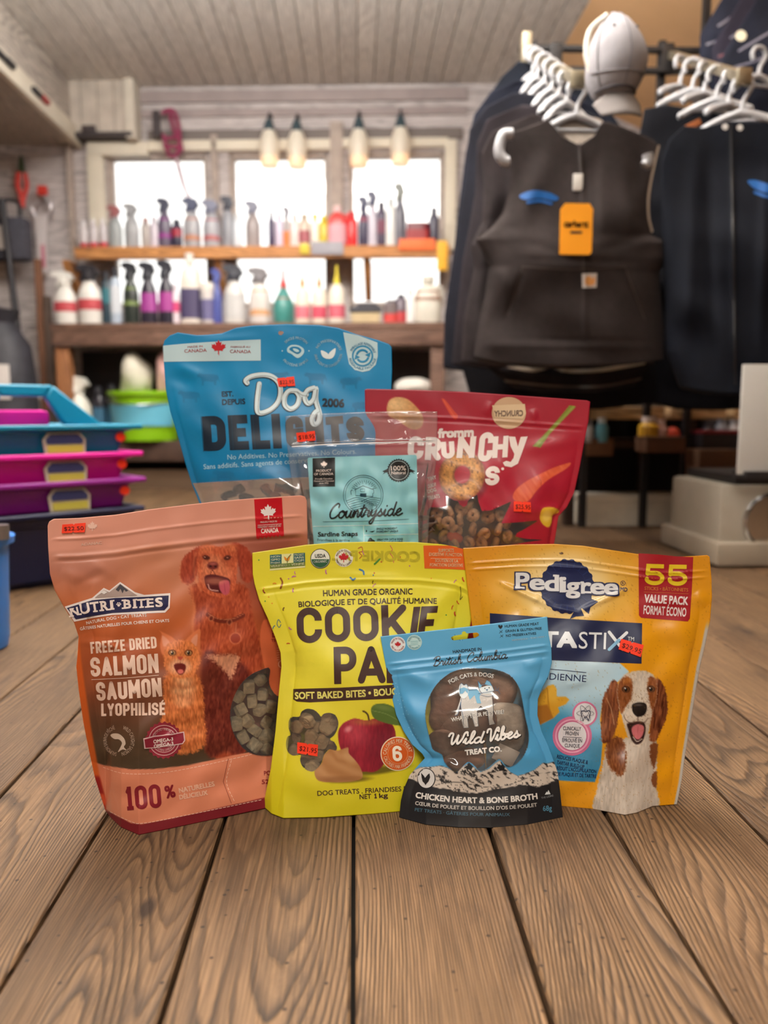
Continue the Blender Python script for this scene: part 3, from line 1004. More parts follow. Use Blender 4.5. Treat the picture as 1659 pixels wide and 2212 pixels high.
def block(art, part, word, p0, p1, h, sw, rgb, layer=0, gap=.16, slant=None, h1=None, mid=None, wide=None):
    """heavy constant-stroke capitals between two baseline points; gap is the space between letters as a share of a letter"""
    wd = {'I': .34, 'M': 1.25, 'É': .86, 'E': .86, 'L': .8, 'F': .8, '1': .62, 'A': 1.08, ' ': .45, 'N': 1.05, 'K': 1.02}
    if wide: wd = dict(wd, **wide)
    tot = sum(wd.get(c, 1.0) for c in word) + gap * (len(word) - 1)
    p0, p1 = np.array(p0, float), np.array(p1, float)
    d = p1 - p0; Ln = np.linalg.norm(d); e = d / Ln; up = np.array((e[1], -e[0])) if slant is None else np.array(slant, float)
    unit = Ln / tot; x = 0.0
    for ch in word:
        w = wd.get(ch, 1.0) * unit
        if ch != ' ':
            u0 = (x + w / 2) / Ln
            hh = h if h1 is None else h + (h1 - h) * u0
            off = 0.0
            if mid is not None: off = mid * 4 * u0 * (1 - u0)
            base = 'E' if ch == 'É' else ch
            iw, ih = max(w - sw, 1e-3), hh - sw
            A_ = lambda q: np.array((x + sw / 2 + q[0] * iw if base != 'I' else x + w / 2, sw / 2 + q[1] * ih))
            strokes = [list(q) for q in GLYPH[base]]
            polys = []
            for st_ in strokes:
                pts = [A_(q) for q in st_]; R = min(iw, ih) * .5
                out = [pts[0]]
                for i in range(1, len(pts) - 1):
                    if len(st_[i]) > 2:
                        a, b, c = pts[i - 1], pts[i], pts[i + 1]
                        la, lc = np.linalg.norm(a - b), np.linalg.norm(c - b)
                        ra, rc = min(R, la * (.999 if i == 1 else .5)), min(R, lc * (.999 if i == len(pts) - 2 else .5))
                        q0, q1 = b + (a - b) / la * ra, b + (c - b) / lc * rc
                        for k in range(9):
                            t = k / 8; cc = .55
                            out.append((1 - t) ** 3 * q0 + 3 * (1 - t) ** 2 * t * (q0 + (b - q0) * cc) + 3 * (1 - t) * t * t * (q1 + (b - q1) * cc) + t ** 3 * q1)
                    else: out.append(pts[i])
                out.append(pts[-1])
                seg = out[1] - out[0]; axis = abs(seg[0]) < 1e-6 or abs(seg[1]) < 1e-6
                if axis:      # square ends
                    n0 = (out[0] - out[1]) / max(np.linalg.norm(out[0] - out[1]), 1e-9); n1 = (out[-1] - out[-2]) / max(np.linalg.norm(out[-1] - out[-2]), 1e-9)
                    closed = np.linalg.norm(out[0] - out[-1]) < 1e-6
                    kk = 0 if closed else (sw * .48 if len(st_) == 2 else sw * .10)
                    out[0] = out[0] + n0 * kk; out[-1] = out[-1] + n1 * kk
                polys.append((out, axis))
            if ch == 'É': polys.append(([A_((.35, 1.14)), A_((.75, 1.30))], False))
            for out, axis in polys:
                v, f = ribbon(np.array(out), sw * (.62 if (ch == 'É' and out is polys[-1][0]) else 1))
                if axis: f = f[:2 * (len(out) - 1)]
                q = p0 + v[:, :1] * e + v[:, 1:] * up - np.array((0, off))
                art.tri(part, q, f, rgb, layer)
        x += w + gap * unit


def frame_pts(sh, pts): return [sh.px(p) for p in pts]
RISER = 0.12
# ================================================================== the room
BA = math.radians(3.7)
BO = np.array((0.0, 4.40, 0.0))
BEX = np.array((math.cos(BA), -math.sin(BA), 0.0)); BN = np.array((-math.sin(BA), -math.cos(BA), 0.0))


def W(u, w, z): return Vector(BO + BEX * u + BN * w + np.array((0, 0, z)))


def WP(px, py, w=0.0):
    """along-wall and height coordinates of a photograph point on the plane w in front of the back wall"""
    p = np.array(PL(px, py, BO + BN * w, BN)) - BO
    return float(p @ BEX), float(p[2])


def wscale(px, py, w):
    p = np.array(PL(px, py, BO + BN * w, BN)) - CAM_O
    return float(-(p @ CAM_R[:, 2])) / FPX


m_floor = wood_mat('old_floor_boards', (136, 106, 76), (98, 73, 51), (36, 24, 16), 'Y', 86.0, .58, 'plank', True, 1.0, .55, 9.0, (.80, 1.2))
m_gap = mat('dark_gap', (24, 18, 14), .9)
# floor: separate boards with open joints, modelled as one surface
random.seed(5)
seams = [-3.2 + .0]
edges = []
x = -0.2500 - .125 * 26
base = {-2: -.2505, -1: -.1315, 0: -.0035, 1: .1285, 2: .2500, 3: .3850}
def seam(i):
    return base[i] if i in base else (base[3] + .127 * (i - 3) if i > 3 else base[-2] + .1245 * (i + 2))
fm_v, fm_f, fm_p = [], [], []
for i in range(-26, 26):
    x0, x1 = seam(i) + .0018, seam(i + 1) - .0018
    if i in (0, 1): x1 -= .0008
    joints = [-2.7]
    if abs(i) > 2: 
        while joints[-1] < 4.3: joints.append(joints[-1] + random.uniform(1.6, 3.2))
    joints.append(4.75)
    for a, b in zip(joints[:-1], joints[1:]):
        if b - a < .1: continue
        dz = random.uniform(-.0008, .0004); c = .0016
        n = len(fm_v)
        prof = [(x0, -.02), (x0, dz - c), (x0 + c, dz), (x1 - c, dz), (x1, dz - c), (x1, -.02)]
        for yy in (a + .0008, b - .0008):
            fm_v += [(px_, yy, pz_) for px_, pz_ in prof]
        r = random.random()
        for k in range(5):
            fm_f.append((n + k + 1, n + k, n + 6 + k, n + 7 + k)); fm_p.append(r)
n = len(fm_v)
fm_v += [(-4, -2.8, -.018), (4, -2.8, -.018), (4, 4.8, -.018), (-4, 4.8, -.018)]; fm_f.append((n, n + 1, n + 2, n + 3)); fm_p.append(.5)
me = bpy.data.meshes.new('floor'); me.from_pydata(fm_v, [], fm_f)
at = me.attributes.new('plank', 'FLOAT', 'FACE'); at.data.foreach_set('value', np.array(fm_p, np.float32))
me.materials.append(m_floor); me.materials.append(m_gap); me.polygons[len(fm_f) - 1].material_index = 1
fl = bpy.data.objects.new('floor', me); COL.objects.link(fl); props(fl, 'worn brown plank floor', None, None, 'structure')

# ceiling
ZC = W(*[0, 0, 0]).z + WP(560, 186, 0)[1]
HC = ZC - CAMH
XL, XR = -.866 * HC, .586 * HC
m_white = wood_mat('whitewashed_boards', (228, 225, 218), (216, 212, 205), (192, 186, 179), 'Y', 30, .7, 'plank', False, 1.0, .2, 7.0, (.94, 1.04))
m_whitex = wood_mat('whitewashed_wall', (212, 205, 203), (196, 188, 187), (146, 137, 137), 'X', 26, .7, None, False, 1.0, .2)
cv, cf, cp = [], [], []
x = XL
k = 0
while x < XR - .01:
    w_ = min(.088, XR - x); n = len(cv)
    prof = [(x, ZC + .012), (x + .004, ZC), (x + w_ - .004, ZC), (x + w_, ZC + .012)]
    for yy in (-2.8, 4.75): cv += [(a, yy, b) for a, b in prof]
    for j in range(3): cf.append((n + j, n + j + 1, n + 5 + j, n + 4 + j)); cp.append(random.random())
    x += w_
me = bpy.data.meshes.new('ceiling'); me.from_pydata(cv, [], cf)
at = me.attributes.new('plank', 'FLOAT', 'FACE'); at.data.foreach_set('value', np.array(cp, np.float32))
me.materials.append(m_white)
o = bpy.data.objects.new('ceiling', me); COL.objects.link(o); props(o, 'whitewashed board ceiling', None, None, 'structure')
# dropped soffit along the left with a pale edge board
ZS = CAMH + .825 * HC
mb = MB(); mb.box(((XL - 1.6 + XL) / 2 - .0, 0.95, (ZC + ZS) / 2 + .01), (1.6, 7.5, ZC - ZS))
o = mb.build('ceiling_soffit', wood_mat('soffit_boards', (198, 190, 178), (182, 172, 162), (140, 130, 124), 'Y', 26, .7)); props(o, 'whitewashed soffit along the left', None, None, 'structure')
mb = MB(); mb.box((XL + .012, .95, ZS + .035), (.03, 7.5, .09), bev=.004)
o = mb.build('trim_1', mat('cream_trim', (222, 214, 196), .6, noise=.08, nscale=8)); props(o, None, None, None, 'structure')
# sloping tan lining on the right
mb = MB(); s0 = (XR - .014, ZC - .003); s1 = (2.9, 1.25)
mb.add([(s0[0], -2.8, s0[1]), (s0[0], 4.6, s0[1]), (s1[0], 4.6, s1[1]), (s1[0], -2.8, s1[1]), (s0[0] + .02, -2.8, s0[1] + .03), (s0[0] + .02, 4.6, s0[1] + .03), (s1[0] + .02, 4.6, s1[1] + .03), (s1[0] + .02, -2.8, s1[1] + .03)],
       [(0, 1, 2, 3), (7, 6, 5, 4), (0, 4, 5, 1), (1, 5, 6, 2), (2, 6, 7, 3), (3, 7, 4, 0)])
o = mb.build('wall_right', mat('tan_plywood', (220, 178, 130), .65, noise=.10, nscale=3)); props(o, 'tan plywood sloping wall lining', None, None, 'structure')
mb = MB(); mb.box((2.9, .95, .62), (.04, 7.5, 1.3))
o = mb.build('wall_knee', mat('dark_boarding', (70, 58, 50), .7, noise=.2, nscale=6)); props(o, None, None, None, 'structure')
mb = MB(); mb.box((XL - 1.62, .95, 1.0), (.04, 7.5, 2.0))
o = mb.build('wall_left', mat('grey_boarding', (150, 138, 128), .7, noise=.2, nscale=6)); props(o, None, None, None, 'structure')

mb = MB(); mb.box((0, -2.78, ZC / 2), (7.0, .04, ZC + .1))
o = mb.build('wall_front', mat('warm_boarding', (176, 156, 132), .7, noise=.15, nscale=5)); props(o, None, None, None, 'structure')
# back wall with three windows
WIN = [(236, 452), (498, 711), (753, 959)]
ztop = [WP(340, 337)[1], WP(600, 330)[1], WP(860, 322)[1]]
zt = sum(ztop) / 3
zb = WP(600, 664)[1]
spans = [(WP(a, 500)[0], WP(b, 500)[0]) for a, b in WIN]
mb = MB(); T_ = .10
def wbox(u0, u1, z0, z1, w0=-T_, w1=0.0, mi=0, bev=0.0): mb.box(((u0 + u1) / 2, -(w0 + w1) / 2, (z0 + z1) / 2), (u1 - u0, w1 - w0, z1 - z0), mi, bev=bev)
UL, UR = -3.2, 2.9
nb = 6
hb = (ZC + .05 - zt) / 4
for i in range(4): wbox(UL, UR, zt + i * hb + (.004 if i else 0), zt + (i + 1) * hb)
wbox(UL, UR, zt, ZC, -T_, -T_ * .5)
ib = zb / 6
for i in range(6): wbox(UL, UR, i * ib, (i + 1) * ib - .004)
cu = [UL] + [q for s_ in spans for q in s_] + [UR]
for i in range(0, 8, 2): wbox(cu[i], cu[i + 1], zb - .004, zt)
o = mb.build('wall_back', m_whitex, None, BO, -BA); props(o, 'whitewashed plank wall with three windows', None, None, 'structure')
m_frame = mat('weathered_frame', (172, 158, 148), .65, noise=.15, nscale=20)
m_glass = film_mat('window_glass', .01, .1)
for i, (u0, u1) in enumerate(spans):
    t = thing('window_%d' % (i + 1), ['left', 'middle', 'right'][i] + ' window above the bottle shelves', None, W((u0 + u1) / 2, 0, zb), -BA)
    t['kind'] = 'structure'
    mb = MB(); wd = u1 - u0; hg = zt - zb
    for s_ in (-1, 1): mb.box((s_ * (wd / 2 - .012), .04, hg / 2), (.024, .06, hg), bev=.003)
    mb.box((0, .04, .014), (wd, .06, .028), bev=.003); mb.box((0, .04, hg - .012), (wd, .06, .024), bev=.003); mb.box((0, .045, hg * .36), (wd, .04, .02), bev=.003)
    mb.build('window_frame', m_frame, t)
    mb = MB(); mb.box((0, .05, hg / 2), (wd - .03, .004, hg - .04)); mb.build('pane', m_glass, t)
# pale trim boards over and beside the windows
m_cream = mat('cream_trim', (222, 214, 196), .6, noise=.08, nscale=8)
def trim(n, a, b, c, d, w=.03, m=m_cream, lab=None, w0=0.0):
    (u0, z1), (u1, z0) = WP(a, b, w), WP(c, d, w)
    mb_ = MB(); mb_.box(((u0 + u1) / 2, -(w + w0) / 2, (z0 + z1) / 2), (u1 - u0, w - w0, z1 - z0), bev=.004)
    o_ = mb_.build('trim_%d' % n, m, None, BO, -BA); props(o_, lab, None, None, 'structure'); return o_
trim(2, 186, 306, 318, 334, .05)
trim(3, 186, 334, 228, 528, .045)
trim(4, 318, 303, 722, 322, .03)
trim(5, 734, 298, 968, 316, .03)
trim(6, 962, 300, 984, 540, .04)
trim(7, 454, 290, 474, 540, .03, m_frame)
trim(8, 712, 262, 742, 540, .035, m_frame)
trim(9, 296, 196, 1010, 214, .02, mat('grey_trim', (158, 146, 144), .7, noise=.1, nscale=9))
trim(10, 296, 236, 1010, 246, .015, mat('grey_trim', (158, 146, 144), .7, noise=.1, nscale=9))
trim(11, 140, 300, 168, 690, .05, m_frame)
trim(12, 318, 281, 1000, 298, .02, mat('dark_grey_trim', (120, 112, 108), .7))  # darker grey board above the pale window trims
# hatch in the upper left corner
(u0, z1), (u1, z0) = WP(134, 156, .10), WP(284, 292, .10)
t = thing('wall_hatch', 'whitewashed wooden hatch with dark hinges high in the left corner', 'hatch', W((u0 + u1) / 2, .0, z0), -BA)
w_, h_ = u1 - u0, z1 - z0
mb = MB(); 
for k in range(4): mb.box((-w_ / 2 + w_ * (k + .5) / 4, -.05, h_ / 2), (w_ / 4 - .004, .09, h_ - .03))
mb.build('door', mat('whitewash_panel', (188, 178, 166), .7, noise=.15, nscale=12), t)
for s_ in (-1, 1):
    mb = MB(); mb.box((s_ * w_ / 2, -.06, h_ / 2), (.05, .12, h_ + .04), bev=.004)
    mb.build('post', mat('whitewash_post', (204, 196, 182), .7, noise=.1, nscale=12), t)
for zz_ in (h_ + .01, 0):
    mb = MB(); mb.box((0, -.06, zz_), (w_ + .02, .13, .022)); mb.build('rail', mat('dark_iron', (60, 52, 54), .6), t)
mb = MB(); mb.box((-w_ * .12, -.115, .02), (.07, .02, .05), bev=.005); mb.build('latch', mat('dark_iron', (60, 52, 54), .6), t)

# small fittings on the soffit edge
for i, (px_, py_, c, lab) in enumerate(((6, 126, (30, 28, 34), 'black clip on the pale soffit edge at the far left'), (84, 207, (160, 50, 50), 'red and black clip on the pale soffit edge, nearer the window'))):
    q = rays(px_, py_); lam = (XL + .028 - 0) / q[0]; p_ = CAM_O + q * lam
    t = thing('soffit_clip', lab, 'clip', tuple(p_))
    mb = MB(); mb.box((.008, -.04, 0), (.02, .09, .022), bev=.004); mb.build('body', mat('black_plastic', (30, 28, 34), .5), t)
    mb = MB(); mb.box((.010, .045, 0), (.022, .08, .022), bev=.004); mb.build('grip', mat('clip_grip', c, .5), t)

# ------------------------------------------------------------------ timber shelving under and before the windows
m_bench = wood_mat('dark_bench_timber', (132, 100, 84), (112, 84, 70), (70, 50, 42), 'X', 30, .6)
m_shelf = wood_mat('warm_shelf_timber', (214, 152, 92), (188, 128, 78), (130, 84, 52), 'X', 30, .55)
m_post = wood_mat('orange_post_timber', (182, 122, 78), (150, 100, 66), (100, 66, 46), 'Z', 30, .6)
zbt = WP(560, 697, .40)[1]; zbu = WP(560, 746, .40)[1]
uL, uR = WP(108, 700, .40)[0], WP(962, 700, .40)[0]
t = thing('workbench', 'long dark timber workbench under the windows carrying the lower row of bottles', 'workbench', W((uL + uR) / 2, 0, 0), -BA)
bw = uR - uL
mb = MB(); mb.box((0, -.20, zbt - .018), (bw, .40, .036), bev=.003); mb.build('worktop', m_bench, t)
mb = MB(); mb.box((0, -.385, (zbt + zbu) / 2 - .018), (bw - .01, .03, zbt - zbu - .04), bev=.003); mb.build('front_rail', m_bench, t)
for px_ in (138, 520, 945):
    u_ = WP(px_, 800, .36)[0] - (uL + uR) / 2
    mb = MB(); mb.box((u_, -.34, zbu / 2), (.07, .07, zbu), bev=.004); mb.build('leg', m_post if px_ < 200 else m_bench, t)
zl = WP(560, 952, .36)[1]
mb = MB(); mb.box((0, -.19, zl - .02), (bw - .02, .34, .04), bev=.003); mb.box((0, -.355, zl - .055), (bw - .02, .025, .10), bev=.003); mb.build('lower_shelf', mat('dark_shelf_wood', (72, 52, 42), .6, noise=.2, nscale=14), t)
mb = MB(); mb.box((0, -.02, zbu / 2), (bw, .02, zbu)); mb.build('back_panel', mat('dark_back_panel', (44, 40, 42), .7, noise=.2, nscale=6), t)
mb = MB(); mb.box((0, -.30, .05), (bw, .02, .10)); mb.build('kickboard', mat('kick_wood', (92, 70, 50), .7), t)
zst = WP(560, 531, .24)[1]; zsu = WP(560, 556, .24)[1]
uL2, uR2 = WP(160, 540, .24)[0], WP(972, 540, .24)[0]
t = thing('wall_shelf', 'warm wooden shelf across the windows on three brackets, carrying the upper row of bottles', 'shelf', W((uL2 + uR2) / 2, 0, zsu), -BA)
mb = MB(); mb.box((0, -.12, zst - zsu - .012), (uR2 - uL2, .24, .024), bev=.003); mb.build('board', m_shelf, t)
mb = MB(); mb.box((0, -.232, (zst - zsu) / 2 - .012), (uR2 - uL2 - .004, .018, zst - zsu - .02), bev=.003); mb.build('front_lip', m_shelf, t)
for px_ in (150, 472, 788):
    u_ = WP(px_ + 6, 580, .12)[0] - (uL2 + uR2) / 2
    mb = MB(); mb.prism([(0, 0), (-.20, 0), (-.19, -.03), (-.03, -.17), (0, -.19)], ((u_, -.005, -.0), (0, 1, 0), (0, 0, 1)), .035); mb.build('bracket', m_shelf, t)


# ------------------------------------------------------------------ bottles
def bottle(px_, wpx, top, base, w, kind, body, cap, lab, text, group, lh=(.18, .62), base_z=None, rough=.35):
    s_ = wscale(px_, base, w)
    u_, _ = WP(px_, base, w)
    z_ = base_z if base_z is not None else WP(px_, base, w)[1]
    ztop_ = WP(px_, top, w)[1]
    H = ztop_ - z_; Rr = wpx * s_ / 2
    t_ = thing({'spray': 'spray_bottle', 'jug': 'jug', 'tub': 'tub', 'squeeze': 'squeeze_bottle', 'round': 'round_bottle', 'can': 'can', 'tall': 'bottle', 'box': 'carton'}[kind], text, {'tub': 'tub', 'jug': 'jug', 'can': 'can', 'box': 'carton'}.get(kind, 'bottle'), W(u_, w, z_), -BA, group)
    mb_m = mat('bottle_plastic', body, rough, noise=.04, nscale=20); cm = mat('cap_plastic', cap, .45)
    b = MB(); sq = 0.0; sy = .72
    if kind == 'spray':
        hb_ = H * .74
        pr = [(Rr * .96, 0), (Rr, H * .02), (Rr, hb_ * .60), (Rr * .95, hb_ * .70), (Rr * .78, hb_ * .83), (Rr * .52, hb_ * .94), (Rr * .46, hb_)]
    elif kind == 'jug':
        hb_ = H * .86; sq = .5
        pr = [(Rr * .96, 0), (Rr, H * .02), (Rr, hb_ * .70), (Rr * .8, hb_ * .88), (Rr * .38, hb_ * .96), (Rr * .36, hb_)]
    elif kind == 'tub':
        hb_ = H * .82; sy = 1
        pr = [(Rr * .9, 0), (Rr * .94, H * .02), (Rr, hb_)]
    elif kind == 'squeeze':
        hb_ = H * .68
        pr = [(Rr * .95, 0), (Rr, H * .02), (Rr, hb_ * .80), (Rr * .7, hb_ * .93), (Rr * .35, hb_)]
    elif kind == 'round':
        hb_ = H * .66; sy = 1
        pr = [(Rr * .85, 0), (Rr, H * .06), (Rr, hb_ * .45), (Rr * .85, hb_ * .65), (Rr * .4, hb_ * .9), (Rr * .26, hb_)]
    elif kind == 'box':
        hb_ = H; sq = 1; pr = [(Rr, 0), (Rr, H)]
    elif kind == 'can':
        hb_ = H * .86; sy = 1
        pr = [(Rr * .96, 0), (Rr, H * .02), (Rr, hb_ * .94), (Rr * .8, hb_)]
    else:
        hb_ = H * .84
        pr = [(Rr * .95, 0), (Rr, H * .02), (Rr, hb_ * .86), (Rr * .75, hb_ * .95), (Rr * .5, hb_)]
    b.lathe(pr, seg=20, sy=sy, sq=sq); b.build('body', mb_m, t_)
    if kind == 'spray':
        b = MB(); b.lathe([(Rr * .54, hb_ - .002), (Rr * .56, hb_ + H * .06), (Rr * .46, hb_ + H * .08), (Rr * .44, hb_ + H * .14)], seg=14)
        q = H * .20
        b.prism([(-Rr * 1.0, q * .52), (-Rr * 1.0, q * .92), (-Rr * .2, q * 1.0), (Rr * .55, q * .86), (Rr * .85, q * .30), (Rr * .5, 0), (-Rr * .35, 0), (-Rr * .5, q * .42)], ((0, 0, hb_ + H * .06), (1, 0, 0), (0, 0, 1)), Rr * .8)
        b.prism([(-Rr * .5, q * .45), (-Rr * .3, q * .45), (-Rr * .6, -q * .45), (-Rr * .8, -q * .4)], ((0, 0, hb_ + H * .06), (1, 0, 0), (0, 0, 1)), Rr * .4)
        b.build('trigger_head', cm, t_)
    elif kind == 'jug':
        b = MB(); b.lathe([(Rr * .44, hb_ - .002), (Rr * .44, H), (0, H)], seg=14); b.build('cap', cm, t_)
        b = MB(); b.tube([(Rr * .55, 0, hb_ * .93), (Rr * .95, 0, hb_ * .92), (Rr * 1.05, 0, hb_ * .75), (Rr * .98, 0, hb_ * .58)], Rr * .12, 8); b.build('handle', mb_m, t_)
    elif kind == 'tub':
        b = MB(); b.lathe([(Rr * 1.05, hb_ - .004), (Rr * 1.06, H * .97), (Rr * .98, H), (0, H)], seg=24); b.build('lid', cm, t_)
    elif kind in ('squeeze', 'round'):
        b = MB(); b.lathe([(Rr * .36, hb_ - .002), (Rr * .34, hb_ + H * .06), (Rr * .16, hb_ + H * .16), (Rr * .12, H * .985), (0, H)], seg=14); b.build('nozzle', cm, t_)
    elif kind != 'box':
        b = MB(); b.lathe([(Rr * .62, hb_ - .002), (Rr * .6, H * .99), (0, H)], seg=16); b.build('cap', cm, t_)
    if lab is not None:
        z0_, z1_ = H * lh[0], min(H * lh[1], hb_ * .80)
        rr_ = np.interp([z0_, z1_], [p_[1] for p_ in pr], [p_[0] for p_ in pr])
        b = MB(); vs_ = []; N = 15; k_ = 1.025
        for r_, zz_ in ((rr_[0] * k_, z0_), (rr_[1] * k_, z1_)):
            for i in range(N):
                a_ = PI + PI * i / (N - 1); cx, cy = math.cos(a_), math.sin(a_)
                if sq: q_ = 1 / max(abs(cx), abs(cy)); cx *= 1 + (q_ - 1) * sq; cy *= 1 + (q_ - 1) * sq
                vs_.append((r_ * cx, r_ * cy * sy - .0006, zz_))
        b.add(vs_, [(i, i + 1, N + i + 1, N + i) for i in range(N - 1)], 0, True); b.build('label', mat('bottle_label', lab, .5), t_)
    return t_


GR, WT, BKP = (150, 150, 152), (226, 224, 218), (34, 34, 44)
GU, GL_ = 'bottles on the upper shelf', 'bottles on the workbench'
UP = [(182, 17, 476, 'tall', (196, 190, 192), (206, 204, 206), (170, 40, 56), 'small clear bottle with a red band, first at the left end of the upper shelf', (.0, .22)),
      (203, 18, 474, 'tall', (188, 182, 186), (214, 210, 212), (186, 40, 60), 'small clear bottle with a red band, second from the left end of the upper shelf', (.0, .22)),
      (224, 17, 472, 'tall', (196, 190, 194), (222, 218, 218), (190, 44, 60), 'small clear bottle with a red band, third on the upper shelf', (.0, .22)),
      (251, 30, 444, 'spray', (150, 156, 158), (150, 90, 92), None, 'grey clear spray bottle with a dull red trigger on the upper shelf', (.2, .6)),
      (286, 32, 440, 'spray', (156, 158, 162), (150, 152, 156), None, 'plain grey spray bottle under the left window on the upper shelf', (.2, .6)),
      (316, 20, 470, 'tall', (168, 160, 156), (160, 120, 116), None, 'short grey bottle with a pinkish cap beside the plain grey spray bottle', (.2, .6)),
      (335, 20, 468, 'tall', (204, 196, 208), (196, 190, 200), None, 'short lilac-white bottle left of the purple-labelled spray bottle', (.2, .6)),
      (357, 30, 428, 'spray', (92, 84, 104), (56, 58, 80), (134, 46, 128), 'dark spray bottle with a bright purple label on the upper shelf', (.2, .68)),
      (383, 24, 474, 'tall', (44, 42, 66), (34, 34, 50), (150, 40, 60), 'short navy bottle with a red patch right of the purple-labelled spray bottle', (.4, .75)),
      (416, 38, 428, 'spray', (158, 158, 164), (70, 76, 104), (176, 120, 92), 'grey spray bottle with a dusty orange label under the left window', (.15, .6)),
      (458, 38, 432, 'spray', (160, 160, 168), (120, 124, 146), (168, 96, 96), 'grey spray bottle with a dull red label in front of the window post', (.15, .6)),
      (494, 28, 424, 'spray', (140, 142, 150), (44, 46, 62), None, 'grey spray bottle with a near-black trigger at the edge of the middle window', (.2, .6)),
      (514, 20, 462, 'tall', (214, 222, 230), (220, 226, 232), None, 'narrow pale blue-white bottle in the middle of the upper shelf', (.2, .6)),
      (547, 32, 434, 'spray', (150, 140, 140), (120, 122, 140), None, 'brownish grey spray bottle with a grey trigger under the middle window', (.2, .6)),
      (587, 14, 456, 'tall', (62, 50, 84), (48, 42, 66), None, 'slim dark purple bottle on the upper shelf', (.2, .6)),
      (604, 20, 460, 'tall', (206, 196, 216), (220, 214, 226), None, 'slim lilac bottle right of the slim dark purple one', (.2, .6)),
      (620, 18, 446, 'spray', (156, 148, 148), (120, 118, 130), (206, 120, 60), 'small grey spray bottle with an orange foot label', (.05, .4)),
      (637, 22, 462, 'tall', (226, 210, 208), (214, 208, 206), None, 'pinkish white bottle left of the tan and red bottle', (.2, .6)),
      (658, 25, 462, 'tall', (196, 180, 164), (186, 170, 150), (158, 84, 92), 'tan bottle with a dull red label near the right of the middle window', (.15, .5)),
      (681, 20, 462, 'tall', (228, 226, 212), (214, 196, 80), None, 'white bottle with a yellow cap', (.2, .6)),
      (700, 22, 466, 'tall', (196, 176, 34), (210, 186, 40), None, 'mustard yellow bottle left of the red ones', (.2, .6)),
      (729, 42, 446, 'jug', (214, 76, 74), (224, 190, 190), (206, 150, 160), 'wide coral red jug with a pale cap against the window post', (.1, .55)),
      (760, 26, 458, 'tall', (214, 36, 40), (206, 40, 44), None, 'bright red bottle right of the coral jug', (.2, .6)),
      (786, 24, 424, 'spray', (50, 44, 74), (60, 62, 90), (120, 40, 70), 'dark navy spray bottle with a wine red shoulder at the right window', (.5, .75)),
      (805, 24, 412, 'spray', (196, 192, 206), (70, 72, 96), None, 'tall lilac-grey spray bottle among the dark ones at the right window', (.2, .6)),
      (824, 22, 436, 'tall', (66, 54, 78), (60, 54, 70), (110, 50, 74), 'dark plum bottle at the right window', (.3, .6)),
      (844, 26, 428, 'tall', (224, 226, 226), (206, 212, 214), None, 'clear white bottle between dark ones at the right window', (.2, .6)),
      (864, 26, 396, 'spray', (96, 96, 108), (120, 124, 120), None, 'tallest charcoal grey spray bottle at the right window', (.2, .6)),
      (902, 48, 484, 'box', (110, 40, 52), (0, 0, 0), (150, 40, 44), 'dark red carton above the orange price card', (.2, .7)),
      (937, 22, 448, 'tall', (62, 58, 78), (70, 70, 86), None, 'dark grey bottle at the right end of the upper shelf', (.2, .6))]
for r_ in UP:
    bottle(r_[0], r_[1], r_[2], 532 - (r_[0] - 180) * .012, .17, r_[3], r_[4], r_[5], r_[6], r_[7], GU, r_[8], base_z=zst)
